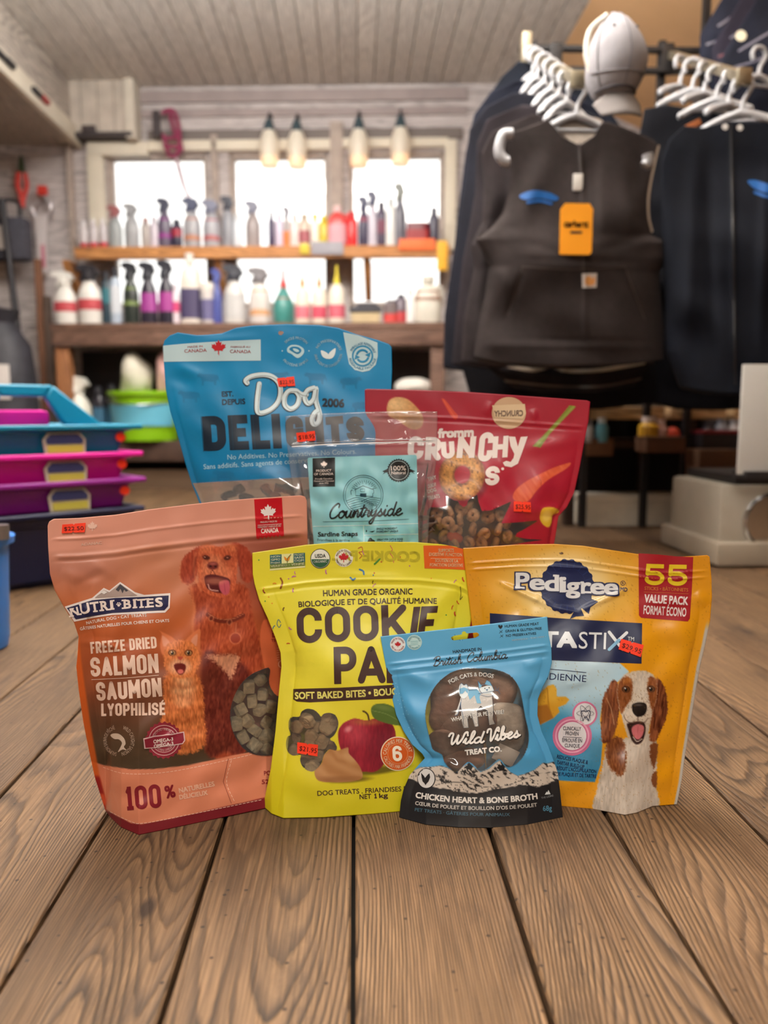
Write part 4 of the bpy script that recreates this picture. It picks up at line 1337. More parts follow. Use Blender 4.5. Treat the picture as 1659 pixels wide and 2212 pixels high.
LO = [(143, 48, 586, 'spray', WT, WT, (186, 70, 78), 'white spray bottle with a red label, first at the left end of the workbench', (.24, .42)),
      (196, 50, 572, 'spray', WT, (40, 38, 44), (186, 70, 78), 'white spray bottle with a red label and black trigger, second on the workbench', (.24, .42)),
      (232, 20, 586, 'tall', (40, 62, 74), (34, 36, 46), (46, 110, 122), 'slim dark bottle with a teal label on the workbench', (.4, .8)),
      (252, 24, 578, 'tall', (176, 190, 206), (34, 34, 44), (206, 212, 220), 'slim pale blue bottle with a black cap on the workbench', (.2, .7)),
      (285, 34, 566, 'spray', (40, 48, 44), (30, 32, 40), (104, 122, 66), 'black spray bottle with an olive green label on the workbench', (.3, .7)),
      (323, 36, 566, 'spray', (42, 38, 52), (30, 32, 44), (154, 60, 140), 'black spray bottle with a magenta label, left one of two', (.2, .5)),
      (361, 34, 562, 'spray', (42, 38, 52), (30, 32, 44), (158, 58, 138), 'black spray bottle with a magenta label, beside the slim pink and white bottle', (.2, .5)),
      (381, 18, 612, 'tall', (226, 214, 222), (214, 204, 212), (206, 70, 120), 'slim white bottle with a hot pink band on the workbench', (.3, .55)),
      (413, 42, 548, 'jug', (224, 216, 206), (226, 220, 212), (70, 62, 96), 'big white jug with a dark purple label on the workbench', (.08, .5)),
      (450, 30, 612, 'tub', (206, 200, 198), (214, 208, 200), (104, 100, 140), 'white tub with a muted blue label right of the big jug', (.1, .6)),
      (470, 22, 580, 'spray', (72, 82, 150), (66, 78, 152), None, 'blue spray bottle behind the blue-labelled tub', (.1, .6)),
      (508, 46, 572, 'spray', (206, 204, 200), (50, 52, 62), (190, 190, 190), 'whitish spray bottle with a dark trigger at the left edge of the middle lower pane', (.1, .5)),
      (562, 46, 578, 'spray', (206, 200, 196), (120, 116, 120), (196, 146, 104), 'clear spray bottle with an orange-tan label before the middle window', (.15, .6)),
      (613, 46, 580, 'round', (64, 134, 128), (196, 60, 56), (216, 84, 40), 'teal round bottle with an orange label and a red neck on the workbench', (.0, .46)),
      (654, 32, 580, 'squeeze', (222, 212, 196), (186, 136, 60), (206, 110, 124), 'cream squeeze bottle with an amber nozzle, left of two alike', (.1, .32)),
      (690, 32, 580, 'squeeze', (224, 214, 198), (180, 128, 60), (196, 74, 96), 'cream squeeze bottle with an amber nozzle, right of two alike', (.1, .32)),
      (728, 36, 572, 'squeeze', (222, 214, 200), (226, 206, 50), (200, 96, 112), 'cream squeeze bottle with a yellow nozzle against the window post', (.1, .32)),
      (845, 34, 648, 'can', (120, 110, 112), (110, 104, 106), (200, 70, 66), 'grey can with a red foot band before the right lower pane', (.0, .4)),
      (866, 26, 636, 'can', (96, 84, 96), (52, 52, 62), (180, 60, 64), 'grey can with a black lid beside the red-banded can', (.0, .4)),
      (886, 22, 624, 'tall', (232, 232, 230), (228, 228, 226), None, 'plain white bottle before the right lower pane', (.2, .6)),
      (924, 58, 598, 'jug', (214, 210, 198), (206, 202, 190), (146, 110, 92), 'square white jug with a brown oval mark at the right end of the workbench', (.48, .72))]
for r_ in LO:
    bottle(r_[0], r_[1], r_[2], 692, .32, r_[3], r_[4], r_[5], r_[6], r_[7], GL_, r_[8], base_z=zbt)
# brush lying on the workbench
s_ = wscale(790, 690, .32); u_, _ = WP(790, 690, .32)
t = thing('scrub_brush', 'black-backed scrub brush with tan bristles lying on the workbench', 'brush', W(u_, .32, zbt), -BA)
mb = MB(); mb.box((0, 0, .066), (.16, .07, .026), bev=.01); mb.tube([(-.07, 0, .07), (-.03, 0, .092), (.05, 0, .09), (.08, 0, .07)], .012, 8); mb.build('handle', mat('brush_back', (44, 42, 52), .5), t)
mb = MB(); mb.box((0, 0, .027), (.15, .06, .054), bev=.006, taper=.94); mb.build('bristles', mat('tan_bristle', (196, 176, 140), .9, noise=.3, nscale=200, bump=.8), t)
# price cards clipped to the shelf lip
for a, b, c, d, col, lab in ((862, 516, 940, 540, (236, 110, 50), 'orange price card hanging on the lip of the upper shelf'), (672, 522, 742, 550, (150, 148, 156), 'grey shelf label on the lip of the upper shelf'), (648, 526, 668, 548, (206, 186, 60), 'yellow tag beside the grey shelf label'), (944, 520, 966, 584, (226, 170, 40), 'amber yellow card hanging at the right end of the upper shelf')):
    (u0, z1), (u1, z0) = WP(a, b, .25), WP(c, d, .25)
    mb = MB(); mb.box((0, 0, (z1 - z0) / 2), (u1 - u0, .004, z1 - z0), bev=.0015)
    o = mb.build('price_card', mat('card_stock', col, .6), None, W((u0 + u1) / 2, .25, z0), -BA); props(o, lab, 'price card', 'cards on the shelf lip')

# ------------------------------------------------------------------ hanging lamps
for i, (px_, y0, y1, y2, y3) in enumerate(((581, 258, 284, 320, 360), (641, 260, 286, 322, 362), (775, 254, 282, 318, 360), (865, 250, 278, 316, 356))):
    w_ = .10
    s_ = wscale(px_, y2, w_); u_, zt_ = WP(px_, y1, w_); zb_ = WP(px_, y3, w_)[1]; zm = WP(px_, y2, w_)[1]; zk = WP(px_, y0, w_)[1]
    t = thing('pendant_lamp', ['jar pendant lamp at the left edge of the middle window', 'jar pendant lamp over the right half of the middle window', 'jar pendant lamp at the left edge of the right window', 'jar pendant lamp over the middle of the right window'][i], 'lamp', W(u_, w_, zb_), -BA, 'jar pendant lamps')
    r0 = 22 * s_
    mb = MB(); mb.tube(catmull([(0, 0, zk - zb_), (0, .01, zk - zb_ + .03), (0, .05, zk - zb_ + .045), (0, .098, zk - zb_ + .04)], 5), .006, 8); mb.build('bracket', mat('black_plastic', (30, 28, 34), .5), t)
    mb = MB(); mb.lathe([(r0 * .55, zt_ - zb_), (r0 * .5, (zt_ + zk) / 2 - zb_), (r0 * .25, zk - zb_), (0, zk - zb_)], seg=14); mb.build('socket', mat('lamp_cap', (52, 70, 78), .5), t)
    mb = MB(); mb.lathe([(r0 * .58, zt_ - zb_ + .002), (r0 * .85, (zt_ * .6 + zm * .4) - zb_), (r0, zm - zb_), (r0 * .92, (zm - zb_) * .4), (r0 * .8, 0)], seg=20); o = mb.build('jar_shade', mat('frosted_jar', (236, 234, 222), .4, trans=.25), t)
    mb = MB(); mb.lathe([(0, 0), (r0 * .5, .01), (r0 * .68, (zm - zb_) * .25), (r0 * .5, (zm - zb_) * .55), (0, (zm - zb_) * .62)], seg=16); mb.build('bulb', mat('amber_bulb', (255, 190, 120), .4, emit=(255, 186, 112), estr=1.6), t)

# ------------------------------------------------------------------ things on the back wall at the left
t = thing('lead_rope', 'crimson webbing halter and lead rope hanging over the left window', 'rope', W(WP(372, 250, .08)[0], .08, WP(372, 420, .08)[1]), -BA)
def loc(px_, py_, w=.08): 
    a_, b_ = WP(px_, py_, w); return (a_ - WP(372, 250, .08)[0], -(w - .08), b_ - WP(372, 420, .08)[1])
mb = MB()
for pts in ([(350, 246), (362, 238), (378, 244), (388, 290), (384, 330), (366, 335), (352, 290)], [(366, 240), (376, 280), (392, 320), (380, 336)], [(356, 300), (386, 296)], [(354, 316), (388, 318)]):
    mb.tube(catmull([loc(*q) for q in pts], 5), .011, 6)
mb.build('halter', mat('crimson_webbing', (140, 52, 84), .8), t)
mb = MB(); mb.tube(catmull([loc(*q) for q in [(376, 330), (388, 360), (398, 395), (410, 424), (400, 420), (388, 380), (378, 335)]], 6), .006, 6); mb.build('rope_tail', mat('pale_rope', (176, 150, 160), .9), t)
mb = MB(); mb.box(loc(338, 268), (.035, .03, .13), bev=.005); mb.build('hook', mat('dark_iron', (60, 52, 54), .6), t)


def wall_prop(name, label, cat, pxy, w): return thing(name, label, cat, W(WP(*pxy, w)[0], w, WP(*pxy, w)[1]), -BA)
def LP(pxy, ref, w, dw=0.0):
    a_, b_ = WP(*pxy, w); a0_, b0_ = WP(*ref, w); return (a_ - a0_, -dw, b_ - b0_)
t = wall_prop('pruning_shears', 'red-handled shears hanging on the back wall at far left', 'shears', (46, 450), .06)
r_ = (46, 450); L_ = lambda *q: [LP(x_, r_, .06) for x_ in q]
mb = MB(); mb.tube(catmull(L_((40, 372), (38, 400), (44, 420), (50, 448)), 5), .014, 8); mb.tube(catmull(L_((54, 374), (58, 400), (52, 425), (48, 448)), 5), .012, 8); mb.build('handle', mat('red_grip', (206, 56, 44), .5), t)
mb = MB(); mb.prism([(-.02, 0), (.02, 0), (.012, .06), (0, .09), (-.012, .06)], (L_((47, 372))[0], (1, 0, 0), (0, 0, 1)), .012); mb.build('blade', mat('green_steel', (80, 96, 74), .4, .5), t)
t = wall_prop('pipe_wrench', 'white and silver long wrench hanging on the back wall at far left', 'wrench', (90, 600), .06)
r_ = (90, 600)
mb = MB(); mb.prism([LP(q, r_, .06)[::2] for q in ((76, 470), (104, 462), (100, 520), (102, 590), (86, 598), (82, 540))], ((0, 0, 0), (1, 0, 0), (0, 0, 1)), .03); mb.build('handle', mat('white_enamel', (206, 198, 198), .4), t, bev=.004)
mb = MB(); mb.tube(catmull(L_((76, 470), (70, 450), (82, 430)), 5), .013, 8); mb.tube(catmull(L_((104, 466), (110, 446), (98, 425)), 5), .013, 8); mb.build('jaw', mat('silver_steel', (176, 170, 172), .35, .6), t)
mb = MB(); mb.box(L_((96, 555))[0], (.02, .034, .12), bev=.003); mb.build('stripe', mat('pink_stripe', (190, 110, 130), .5), t)
mb = MB(); mb.box(L_((92, 412))[0], (.05, .03, .05), bev=.006); mb.build('guard', mat('red_grip', (206, 56, 44), .5), t)
t = wall_prop('tool_bag', 'dark grey tool bag with a white tag hanging at the left edge', 'bag', (24, 560), .16)
mb = MB(); mb.box((0, 0, .10), (.21, .10, .22), bev=.03); mb.build('body', mat('charcoal_canvas', (72, 72, 82), .9, noise=.2, nscale=40), t)
mb = MB(); mb.box((-.02, -.056, .10), (.055, .008, .12), bev=.002); mb.build('tag', mat('white_tag', (206, 200, 196), .6), t)
mb = MB(); mb.tube(catmull([(-.06, 0, .2), (-.05, 0, .29), (.05, 0, .29), (.06, 0, .2)], 6), .01, 8); mb.build('strap', mat('black_plastic', (30, 28, 34), .5), t)
pa, pb = PL(4, 430, BO + BN * .30, BN), PL(66, 905, BO + BN * .36, BN)
t = thing('long_handled_tool', 'long black handled tool leaning at the left edge beside the workbench', 'tool', (pb.x, pb.y, 0))
b_ = Vector((pb.x + .02, pb.y - .02, 0.0)); d_ = pa - b_
mb = MB(); mb.tube([d_ * k_ + b_ - Vector((pb.x, pb.y, 0)) for k_ in (.14, .5, 1.0)], .017, 10); mb.build('handle', mat('black_plastic', (30, 28, 34), .5), t)
mb = MB(); mb.prism([(-.10, 0), (.10, 0), (.11, .12), (.04, .24), (-.04, .24), (-.11, .12)], ((.02, -.02, .003), (1, 0, 0), (0, .1, 1)), .012); mb.build('blade', mat('dark_steel', (70, 70, 76), .4, .7), t)
# feed sack and broom posts beside the bench
p_ = PL(16, 1000, BO + BN * .60, BN)
t = thing('feed_sack', 'black sack with a white printed patch standing at the left edge', 'sack', (p_.x - .03, p_.y, 0))
mb = MB(); mb.lathe([(.14, 0), (.19, .03), (.20, .25), (.19, .55), (.17, .72), (.10, .82), (.13, .88), (.02, .9)], seg=22, sy=.7); mb.build('sack_body', mat('black_sack', (40, 40, 48), .6, noise=.3, nscale=20, bump=.5), t)
mb = MB(); vs_ = []
for zz_ in (.46, .62):
    for k_ in range(9):
        a_ = math.radians(235 + 70 * k_ / 8); vs_.append((.203 * math.cos(a_), .203 * .72 * math.sin(a_), zz_))
mb.add(vs_, [(k_, k_ + 1, 10 + k_, 9 + k_) for k_ in range(8)], 0, True); mb.build('patch', mat('white_patch', (196, 190, 186), .6), t)
for i, (xa, ya, xb, c_) in enumerate(((82, 560, 84, (150, 104, 78)), (102, 640, 106, (124, 104, 92)))):
    u_, z1_ = WP(xa, ya, .15)
    t = thing('wooden_stake', ['slim reddish wooden stake standing left of the workbench', 'slim greyish wooden stake standing left of the workbench, nearer the bench'][i], 'stake', W(u_, .15, 0), -BA)
    mb = MB(); mb.box((0, 0, z1_ / 2 + .02), (.034, .034, z1_ - .04), bev=.003); mb.build('shaft', wood_mat('stake_wood%d' % i, c_, tuple(int(q * .85) for q in c_), tuple(int(q * .6) for q in c_), 'Z', 40), t)
    mb = MB(); mb.lathe([(.024, 0), (.012, -.02), (0, -.06)][::-1] if False else [(0, 0), (.012, .02), (.02, .05)], seg=4); mb.build('point', mat('stake_tip', (96, 76, 60), .7), t)

# ------------------------------------------------------------------ things on the lower shelf
def lower(px_, w=.25): return W(WP(px_, 950, w)[0], w, zl)
t = thing('bucket', 'lime green bucket with a pale blue label on the lower shelf', 'bucket', lower(320, .27), -BA)
s_ = wscale(320, 900, .27); r1 = 78 * s_; hh = WP(320, 846, .27)[1] - zl
mb = MB(); mb.lathe([(r1 * .8, 0), (r1 * .98, hh), (r1 * 1.04, hh), (r1 * 1.04, hh - .02), (r1 * .99, hh - .022)], seg=32); mb.lathe([(r1 * .76, .006), (r1 * .96, hh)], seg=32); mb.build('body', mat('lime_plastic', (132, 186, 20), .4), t)
mb = MB(); vs_ = []
for zz_, k_ in ((hh * .30, .875), (hh * .74, .955)):
    for j in range(25):
        a_ = math.radians(205 + 130 * j / 24); vs_.append((r1 * k_ * 1.03 * math.cos(a_), r1 * k_ * 1.03 * math.sin(a_), zz_))
mb.add(vs_, [(j, j + 1, 26 + j, 25 + j) for j in range(24)], 0, True); mb.build('label', mat('blue_label', (104, 186, 214), .5), t)
mb = MB(); mb.tube(catmull([(-r1 * 1.0, 0, hh * .95), (-r1 * .9, -r1 * .5, hh * .8), (0, -r1 * 1.12, hh * .72), (r1 * .9, -r1 * .5, hh * .8), (r1 * 1.0, 0, hh * .95)], 6), .004, 6); mb.build('bail_handle', mat('steel_wire', (150, 150, 150), .3, .8), t)
def rag(name, label, px_, py_, w, rx, ry, rz_, c, seed):
    bm_ = bmesh.new(); bmesh.ops.create_icosphere(bm_, subdivisions=3, radius=1)
    rr = random.Random(seed); ph = [(Vector((rr.uniform(-1, 1), rr.uniform(-1, 1), rr.uniform(-1, 1))) * 4, rr.uniform(0, 6)) for _ in range(6)]
    for v in bm_.verts:
        k_ = 1 + .12 * sum(math.sin(v.co.dot(d) + p) for d, p in ph) / 1.6
        v.co = Vector((v.co.x * rx * k_, v.co.y * ry * k_, v.co.z * rz_ * k_))
    a_, b_ = WP(px_, py_, w)
    mb_ = MB(); mb_.bm(bm_, smooth=True); o_ = mb_.build(name, mat('cloth_rag', c, .9, noise=.1, nscale=30), None, W(a_, w, b_), -BA); props(o_, label, 'cloth')
rag('folded_cloth', 'crumpled off-white cloth stuffed in the lime green bucket', 292, 818, .27, .085, .09, .12, (206, 202, 186), 3)
rag('folded_cloth', 'pink and white cloth stuffed in the lime green bucket beside the off-white one', 352, 806, .27, .035, .05, .13, (214, 170, 170), 6)
rag('towel_roll', 'white rolled towels showing above the red pouch on the lower shelf', 896, 836, .28, .11, .08, .05, (216, 212, 204), 9)
bottle(170, 62, 812, 950, .30, 'spray', (222, 220, 208), (226, 224, 214), None, 'cream spray bottle with a wide trigger on the lower shelf left of the black bottles', 'bottles on the lower shelf', base_z=zl)
bottle(217, 26, 834, 950, .29, 'tall', (36, 34, 44), (34, 34, 42), (56, 104, 134), 'black bottle with a blue label on the lower shelf, left of two', 'bottles on the lower shelf', (.1, .6), base_z=zl)
bottle(246, 26, 830, 950, .29, 'tall', (36, 34, 44), (34, 34, 42), (56, 110, 140), 'black bottle with a blue label on the lower shelf, next to the lime bucket', 'bottles on the lower shelf', (.1, .6), base_z=zl)

# ------------------------------------------------------------------ stacked grooming totes on the floor at the left
TA = math.radians(40)
cr = np.array(G(300, 1240)) * 0
corner = P(300, 1030, 1.92)
ex = Vector((math.cos(TA), math.sin(TA), 0)); en = Vector((-math.sin(TA), math.cos(TA), 0))   # along the front, away from camera
TL_, TD = .43, .28


def tote_z(py): return P(296, py, 1.92).z


def tote(py_rim, py_base, rgb, label, inset, handle, sticker, lab_cols, zbase=None):
    z0_, z1_ = (tote_z(py_base) if zbase is None else zbase), tote_z(py_rim)
    h_ = z1_ - z0_
    cpt = Vector((corner.x, corner.y, 0)) - ex * (TL_ / 2 + inset) + en * (TD / 2)
    t_ = thing('grooming_tote', label, 'tote', (cpt.x, cpt.y, z0_), TA, 'stacked totes on the floor')
    m_ = mat('tote_plastic', rgb, .42)
    b = MB()
    def ring(k, z): return [(sx_ * (TL_ / 2 - (1 - k) * .5), sy_ * (TD / 2 - (1 - k) * .5), z) for sx_, sy_ in ((-1, -1), (1, -1), (1, 1), (-1, 1))]
    rings = [ring(.90, 0), ring(.955, h_ * .80), ring(.975, h_ * .80), ring(.985, h_ - .012), ring(1.02, h_ - .012), ring(1.02, h_), ring(.97, h_), ring(.93, .012)]
    vs_ = [p_ for r in rings for p_ in r]; fs = []
    for i in range(len(rings) - 1):
        for k in range(4): fs.append((i * 4 + k, i * 4 + (k + 1) % 4, i * 4 + 4 + (k + 1) % 4, i * 4 + 4 + k))
    fs.append((3, 2, 1, 0)); e_ = (len(rings) - 1) * 4; fs.append((e_, e_ + 1, e_ + 2, e_ + 3))
    b.add(vs_, fs); b.build('body', m_, t_, bev=.004)
    if handle:
        b = MB(); xh = 0
        hz = handle
        hb0 = h_ - .015
        for q in ([(-.20, hb0), (-.068, hz + .012), (-.048, hz - .016), (-.092, hb0 + .012)], [(.20, hb0), (.092, hb0 + .012), (.048, hz - .016), (.068, hz + .012)], [(-.068, hz + .012), (.068, hz + .012), (.048, hz - .016), (-.048, hz - .016)], [(-.20, hb0), (-.092, hb0 + .012), (.092, hb0 + .012), (.20, hb0), (.19, hb0 - .03), (-.19, hb0 - .03)]):
            b.prism(q, ((xh, 0, 0), (1, 0, 0), (0, 0, 1)), .026)
        b.build('handle', m_, t_, bev=.006)
    yf = -TD / 2 + .5 * (1 - .955) - .004
    if lab_cols:
        b = MB(); k = h_
        fr_ = ((.045, yf - .012, h_ * .16), (1, 0, 0), (0, .12, 1))
        b.prism([(-.045, 0), (.045, 0), (.048, h_ * .42), (.036, h_ * .62), (-.036, h_ * .62), (-.048, h_ * .42)], fr_, .004, 0); b.build('label', [mat('tote_label', (196, 186, 170), .5)], t_)
        b = MB(); b.prism([(-.040, h_ * .30), (.040, h_ * .30), (.042, h_ * .43), (.030, h_ * .57), (-.030, h_ * .57), (-.042, h_ * .43)], ((fr_[0][0], fr_[0][1] - .003, fr_[0][2]), fr_[1], fr_[2]), .003); b.build('label_crest', mat('navy_print', (56, 62, 110), .5), t_)
        b = MB(); b.prism([(-.040, h_ * .05), (.040, h_ * .05), (.040, h_ * .26), (-.040, h_ * .26)], ((fr_[0][0], fr_[0][1] - .003, fr_[0][2]), fr_[1], fr_[2]), .003); b.build('label_band', mat('yellow_print', (186, 176, 70), .5), t_)
    if sticker:
        b = MB(); b.prism([(.011 * math.cos(a_) * 1.1, .011 * math.sin(a_)) for a_ in np.linspace(0, 2 * PI, 16, endpoint=False)], ((TL_ / 2 - .038, yf - .010, h_ * .62), (1, 0, 0), (0, .12, 1)), .002)
        b.build('price_dot', mat('fluorescent_paper', (255, 60, 26), .6), t_)
    return t_


tote(1092, 1244, (18, 26, 62), 'navy tote at the bottom of the stack on the floor at left', 0.0, None, False, False, 0.0)
tote(1030, 1104, (134, 26, 134), 'purple tote in the stack, above the navy one', -.005, None, True, True)
tote(974, 1045, (222, 22, 156), 'magenta tote in the stack, under the teal one', 0.0, None, True, True)
tt = tote(916, 988, (0, 122, 156), 'teal tote with a tall handle on top of the stack', .0, P(92, 838, 1.75).z - tote_z(988), True, True)
cpt = Vector((corner.x, corner.y, 0)) - ex * (TL_ / 2 + .03) + en * (TD / 2 + .05)
t = thing('grooming_brush', 'magenta brush back showing inside the teal tote handle', 'brush', (cpt.x, cpt.y, tote_z(985)), TA)
mb = MB(); mb.box((0, 0, .085), (.20, .06, .05), bev=.015); mb.build('brush_back', mat('tote_plastic', (222, 22, 156), .42), t)
mb = MB(); mb.box((0, 0, .035), (.17, .045, .06)); mb.build('bristles', mat('black_bristle', (30, 26, 32), .8), t)

# blue bucket at the left edge of the frame
bp = G(-66, 1400)
t = thing('bucket', 'bright blue bucket with a steel handle at the left edge of the floor', 'bucket', (bp[0], bp[1], 0))
mrad = .0; s_ = np.linalg.norm(bp - CAM_O) / FPX
r1 = 80 * s_; hz = P(0, 1160, float(bp[1])).z
mb = MB(); mb.lathe([(r1 * .84, .002), (r1 * .88, hz * .1), (r1 * .98, hz * .93), (r1 * 1.10, hz * .94), (r1 * 1.12, hz), (r1 * 1.0, hz * 1.01), (r1 * .95, hz * .96), (r1 * .84, .012)], seg=36); mb.build('body', mat('blue_plastic', (52, 126, 214), .35), t)
mb = MB(); mb.tube(catmull([(r1 * 1.02, 0, hz * .98), (r1 * .9, -r1 * .6, hz * 1.03), (0, -r1 * 1.15, hz * 1.02), (-r1 * .9, -r1 * .6, hz * 1.03), (-r1 * 1.02, 0, hz * .98)], 6), .004, 8); mb.lathe([(.014, -.012), (.014, .012)], (r1 * 1.0, -r1 * .25, hz * 1.06), 12); mb.build('bail_handle', mat('steel_wire', (150, 150, 150), .3, .8), t)

# ------------------------------------------------------------------ riser the back pouches stand on
mb = MB()
t = thing('riser_box', 'low wooden box hidden behind the front pouches, lifting the back row', 'box', (.03, .935, 0))
for k_ in range(3): mb.box((0, -.075 + k_ * .075, RISER - .008), (.52, .072, .016), bev=.002)
mb.build('top', wood_mat('riser_wood', (150, 116, 84), (130, 100, 72), (84, 62, 46), 'X', 40), t)
mb = MB()
for s_ in (-1, 1): mb.box((s_ * .24, 0, (RISER - .017) / 2), (.02, .2, RISER - .017))
mb.build('side', mat('riser_side', (120, 94, 70), .7), t)
# ================================================================== clothing rack at the right
RY = 2.02
m_hang = mat('white_plastic_hanger', (168, 170, 176), .35)
m_iron = mat('black_iron', (36, 34, 36), .5, .3)
m_brass = mat('worn_chrome', (150, 140, 120), .35, .8)


def gar_paint(rgb, rgb2=None, seed=1):
    def f_(X, Y):
        n = vnoise(X, Y, 30, 60, seed) * .6 + vnoise(X, Y, 8, 8, seed + 1) * .4
        return np.array(rgb, float) * (.86 + .28 * n)[:, None]
    return f_


def garment(name, label, depth, Lp, Rp, Tp, Bp, rgb, ang=0.0, amp=.05, thick=.10, creases=(), seed=1, group=None, wr=.003, step=5.0, zip_t=(), px_ref=(1240, 500), cat='jacket', rough=.85):
    p0 = P(px_ref[0], px_ref[1], depth)
    sh = Sheet(Lp, Rp, Tp, Bp, None, None, 0, 0, thick=thick, amp=amp, ground=False, wr=wr, seed=seed, creases=creases, zip_t=zip_t, flange=.01, wl=(90, 240), plane=(np.array(p0), ang), fp=.6)
    t_ = thing(name, label, cat, tuple(p0), 0, group)
    sh.mesh('shell', print_mat(name + '_cloth', rough, 0.0, .18), t_, step, gar_paint(rgb, None, seed), back_rgb=[c * .8 for c in rgb])
    return sh, t_


# garments hung one behind another on the left arm, back to front
BRN, NVY = (70, 60, 58), (26, 30, 42)
RL = [(1380, 330), (1400, 520), (1410, 700), (1415, 790)]
stack = [('black padded jacket furthest back on the left arm of the rack', 2.52, (18, 23, 34), [(1120, 132), (1085, 165), (1050, 215), (1018, 300), (1004, 400), (992, 520), (986, 800)], [(1120, 132), (1180, 140), (1290, 200), (1380, 330)], 800),
         ('navy jacket second from the back on the left arm of the rack', 2.42, (20, 24, 38), [(1118, 172), (1062, 196), (1024, 248), (1006, 330), (988, 470), (972, 620), (968, 796)], [(1118, 172), (1180, 178), (1290, 230), (1380, 330)], 798),
         ('charcoal jacket third from the back with a long sleeve at the window side', 2.32, (26, 27, 37), [(1112, 200), (1046, 232), (1014, 280), (1004, 380), (980, 540), (960, 680), (957, 790), (962, 797)], [(1112, 200), (1180, 206), (1290, 250), (1380, 330)], 800),
         ('dark brown vest second from the front on the left arm of the rack', 2.22, (38, 33, 38), [(1128, 226), (1052, 258), (1030, 310), (1026, 420), (1008, 520), (1000, 560), (985, 690), (976, 786)], [(1128, 226), (1190, 232), (1290, 260), (1380, 330)], 792),
         ('brown vest directly behind the front vest with the orange tag', 2.13, (44, 38, 40), [(1150, 246), (1062, 284), (1040, 330), (1046, 400), (1040, 480), (1018, 530), (1024, 580), (1002, 690), (996, 780)], [(1150, 246), (1195, 252), (1290, 270), (1380, 330)], 788)]
for i, (lab, d_, c_, Lp, Tp, yb) in enumerate(stack):
    Rp = [(1380, 330), (1392, 420), (1405, 560), (1412, 700), (1414, yb - 2)]
    Bp = [Lp[-1], (1080, yb + 6), (1250, yb + 8), (1414, yb - 2)]
    garment('hanging_vest' if 'vest' in lab else 'hanging_jacket', lab, d_, Lp, Rp, Tp, Bp, c_, .02, .03, .05, seed=60 + i, group='garments on the left arm of the rack', cat='vest' if 'vest' in lab else 'jacket',
            creases=[((Lp[2][0] + 30, 330), (Lp[-1][0] + 30, 760), 14, .008), ((Lp[2][0] + 60, 300), (Lp[-1][0] + 70, 760), 10, -.006)])

# front vest
Lv = [(1083, 300), (1098, 335), (1106, 365), (1100, 415), (1086, 459), (1062, 490), (1027, 516), (1042, 545), (1056, 575), (1048, 640), (1034, 700), (1022, 772)]
Rv = [(1421, 312), (1412, 350), (1402, 400), (1396, 433), (1398, 470), (1408, 507), (1442, 522), (1444, 559), (1424, 588), (1428, 640), (1432, 694), (1434, 776)]
Tv = [(1083, 300), (1092, 288), (1130, 278), (1183, 258), (1196, 272), (1215, 296), (1252, 314), (1285, 292), (1300, 264), (1312, 262), (1345, 274), (1390, 292), (1412, 303), (1421, 312)]
Bv = [(1022, 772), (1080, 783), (1200, 790), (1330, 788), (1400, 782), (1434, 776)]
shV, tV = garment('hanging_vest', 'dark brown canvas vest at the front of the rack with an orange hang tag', 2.02, Lv, Rv, Tv, Bv, (46, 40, 40), .03, .058, .12, seed=71, group='garments on the left arm of the rack', cat='vest', wr=.0035, step=4.0,
                  creases=[((1252, 316), (1262, 470), 5, .006), ((1262, 470), (1264, 770), 4, .004), ((1120, 560), (1390, 566), 8, -.003), ((1128, 590), (1090, 700), 6, -.006), ((1345, 590), (1390, 690), 6, -.006), ((1040, 745), (1425, 752), 6, .003), ((1040, 730), (1425, 736), 3, -.002), ((1180, 330), (1120, 500), 24, .010), ((1330, 330), (1380, 520), 24, .010), ((1130, 520), (1240, 560), 12, -.004), ((1300, 540), (1410, 500), 12, -.004), ((1060, 560), (1110, 640), 14, .004)])
A = Art(shV, tV); A.off = .0012
BLU = (20, 88, 158)
A.poly('embroidered_logo', [(1122, 424), (1140, 414), (1165, 412), (1190, 418), (1206, 428), (1196, 434), (1165, 428), (1135, 432)], BLU, 0, True)
A.line('embroidered_logo', [(1140, 438), (1165, 434), (1190, 440)], 6, BLU)
A.line('zipper', [(1251, 312), (1254, 350), (1258, 400)], 5, (52, 46, 46), 0)
A.poly('square_patch', [(1257, 591), (1289, 590), (1288, 621), (1258, 622)], (206, 200, 196), 0)
A.poly('square_patch', [(1264, 614), (1264, 600), (1272, 596), (1279, 602), (1284, 597), (1284, 612), (1275, 617)], (222, 160, 96), 1, True)
A.line('pocket_piping', [(1128, 578), (1118, 610), (1098, 680)], 3, (58, 50, 48)); A.line('pocket_piping', [(1350, 576), (1366, 620), (1392, 690)], 3, (58, 50, 48)); A.line('pocket_piping', [(1128, 576), (1240, 582), (1350, 576)], 3, (58, 50, 48))
A.line('armhole_binding', [(1422, 316), (1414, 350), (1404, 400), (1400, 433), (1401, 470), (1408, 500)], 5, (150, 136, 122))
A.build({'square_patch': 'small white square patch', 'embroidered_logo': 'bright blue embroidery'})
q = np.array(shV.S(np.array(1243.0), np.array(545.0), .016))
q = q + np.array(rays(1243., 498.)) * 0 + np.array((0, 0, .055)); t = thing('hang_tag', 'orange hang tag on the front brown vest', 'tag', tuple(q))
u = 2.02 / FPX
mb = MB(); mb.prism([(x_ * u, y_ * u) for x_, y_ in ((-33, -50), (-28, -51), (28, -51), (33, -46), (33, 38), (26, 49), (-24, 49), (-33, 38))], ((0, 0, 0), (1, 0, .0), (0, 0, 1)), .002); mb.build('card', mat('orange_card', (250, 164, 16), .55), t)
v_, f_ = text_mesh('carhartt', .04, 0, 3); v_ = (v_ - v_.min(0)) / (v_.max(0) - v_.min(0))
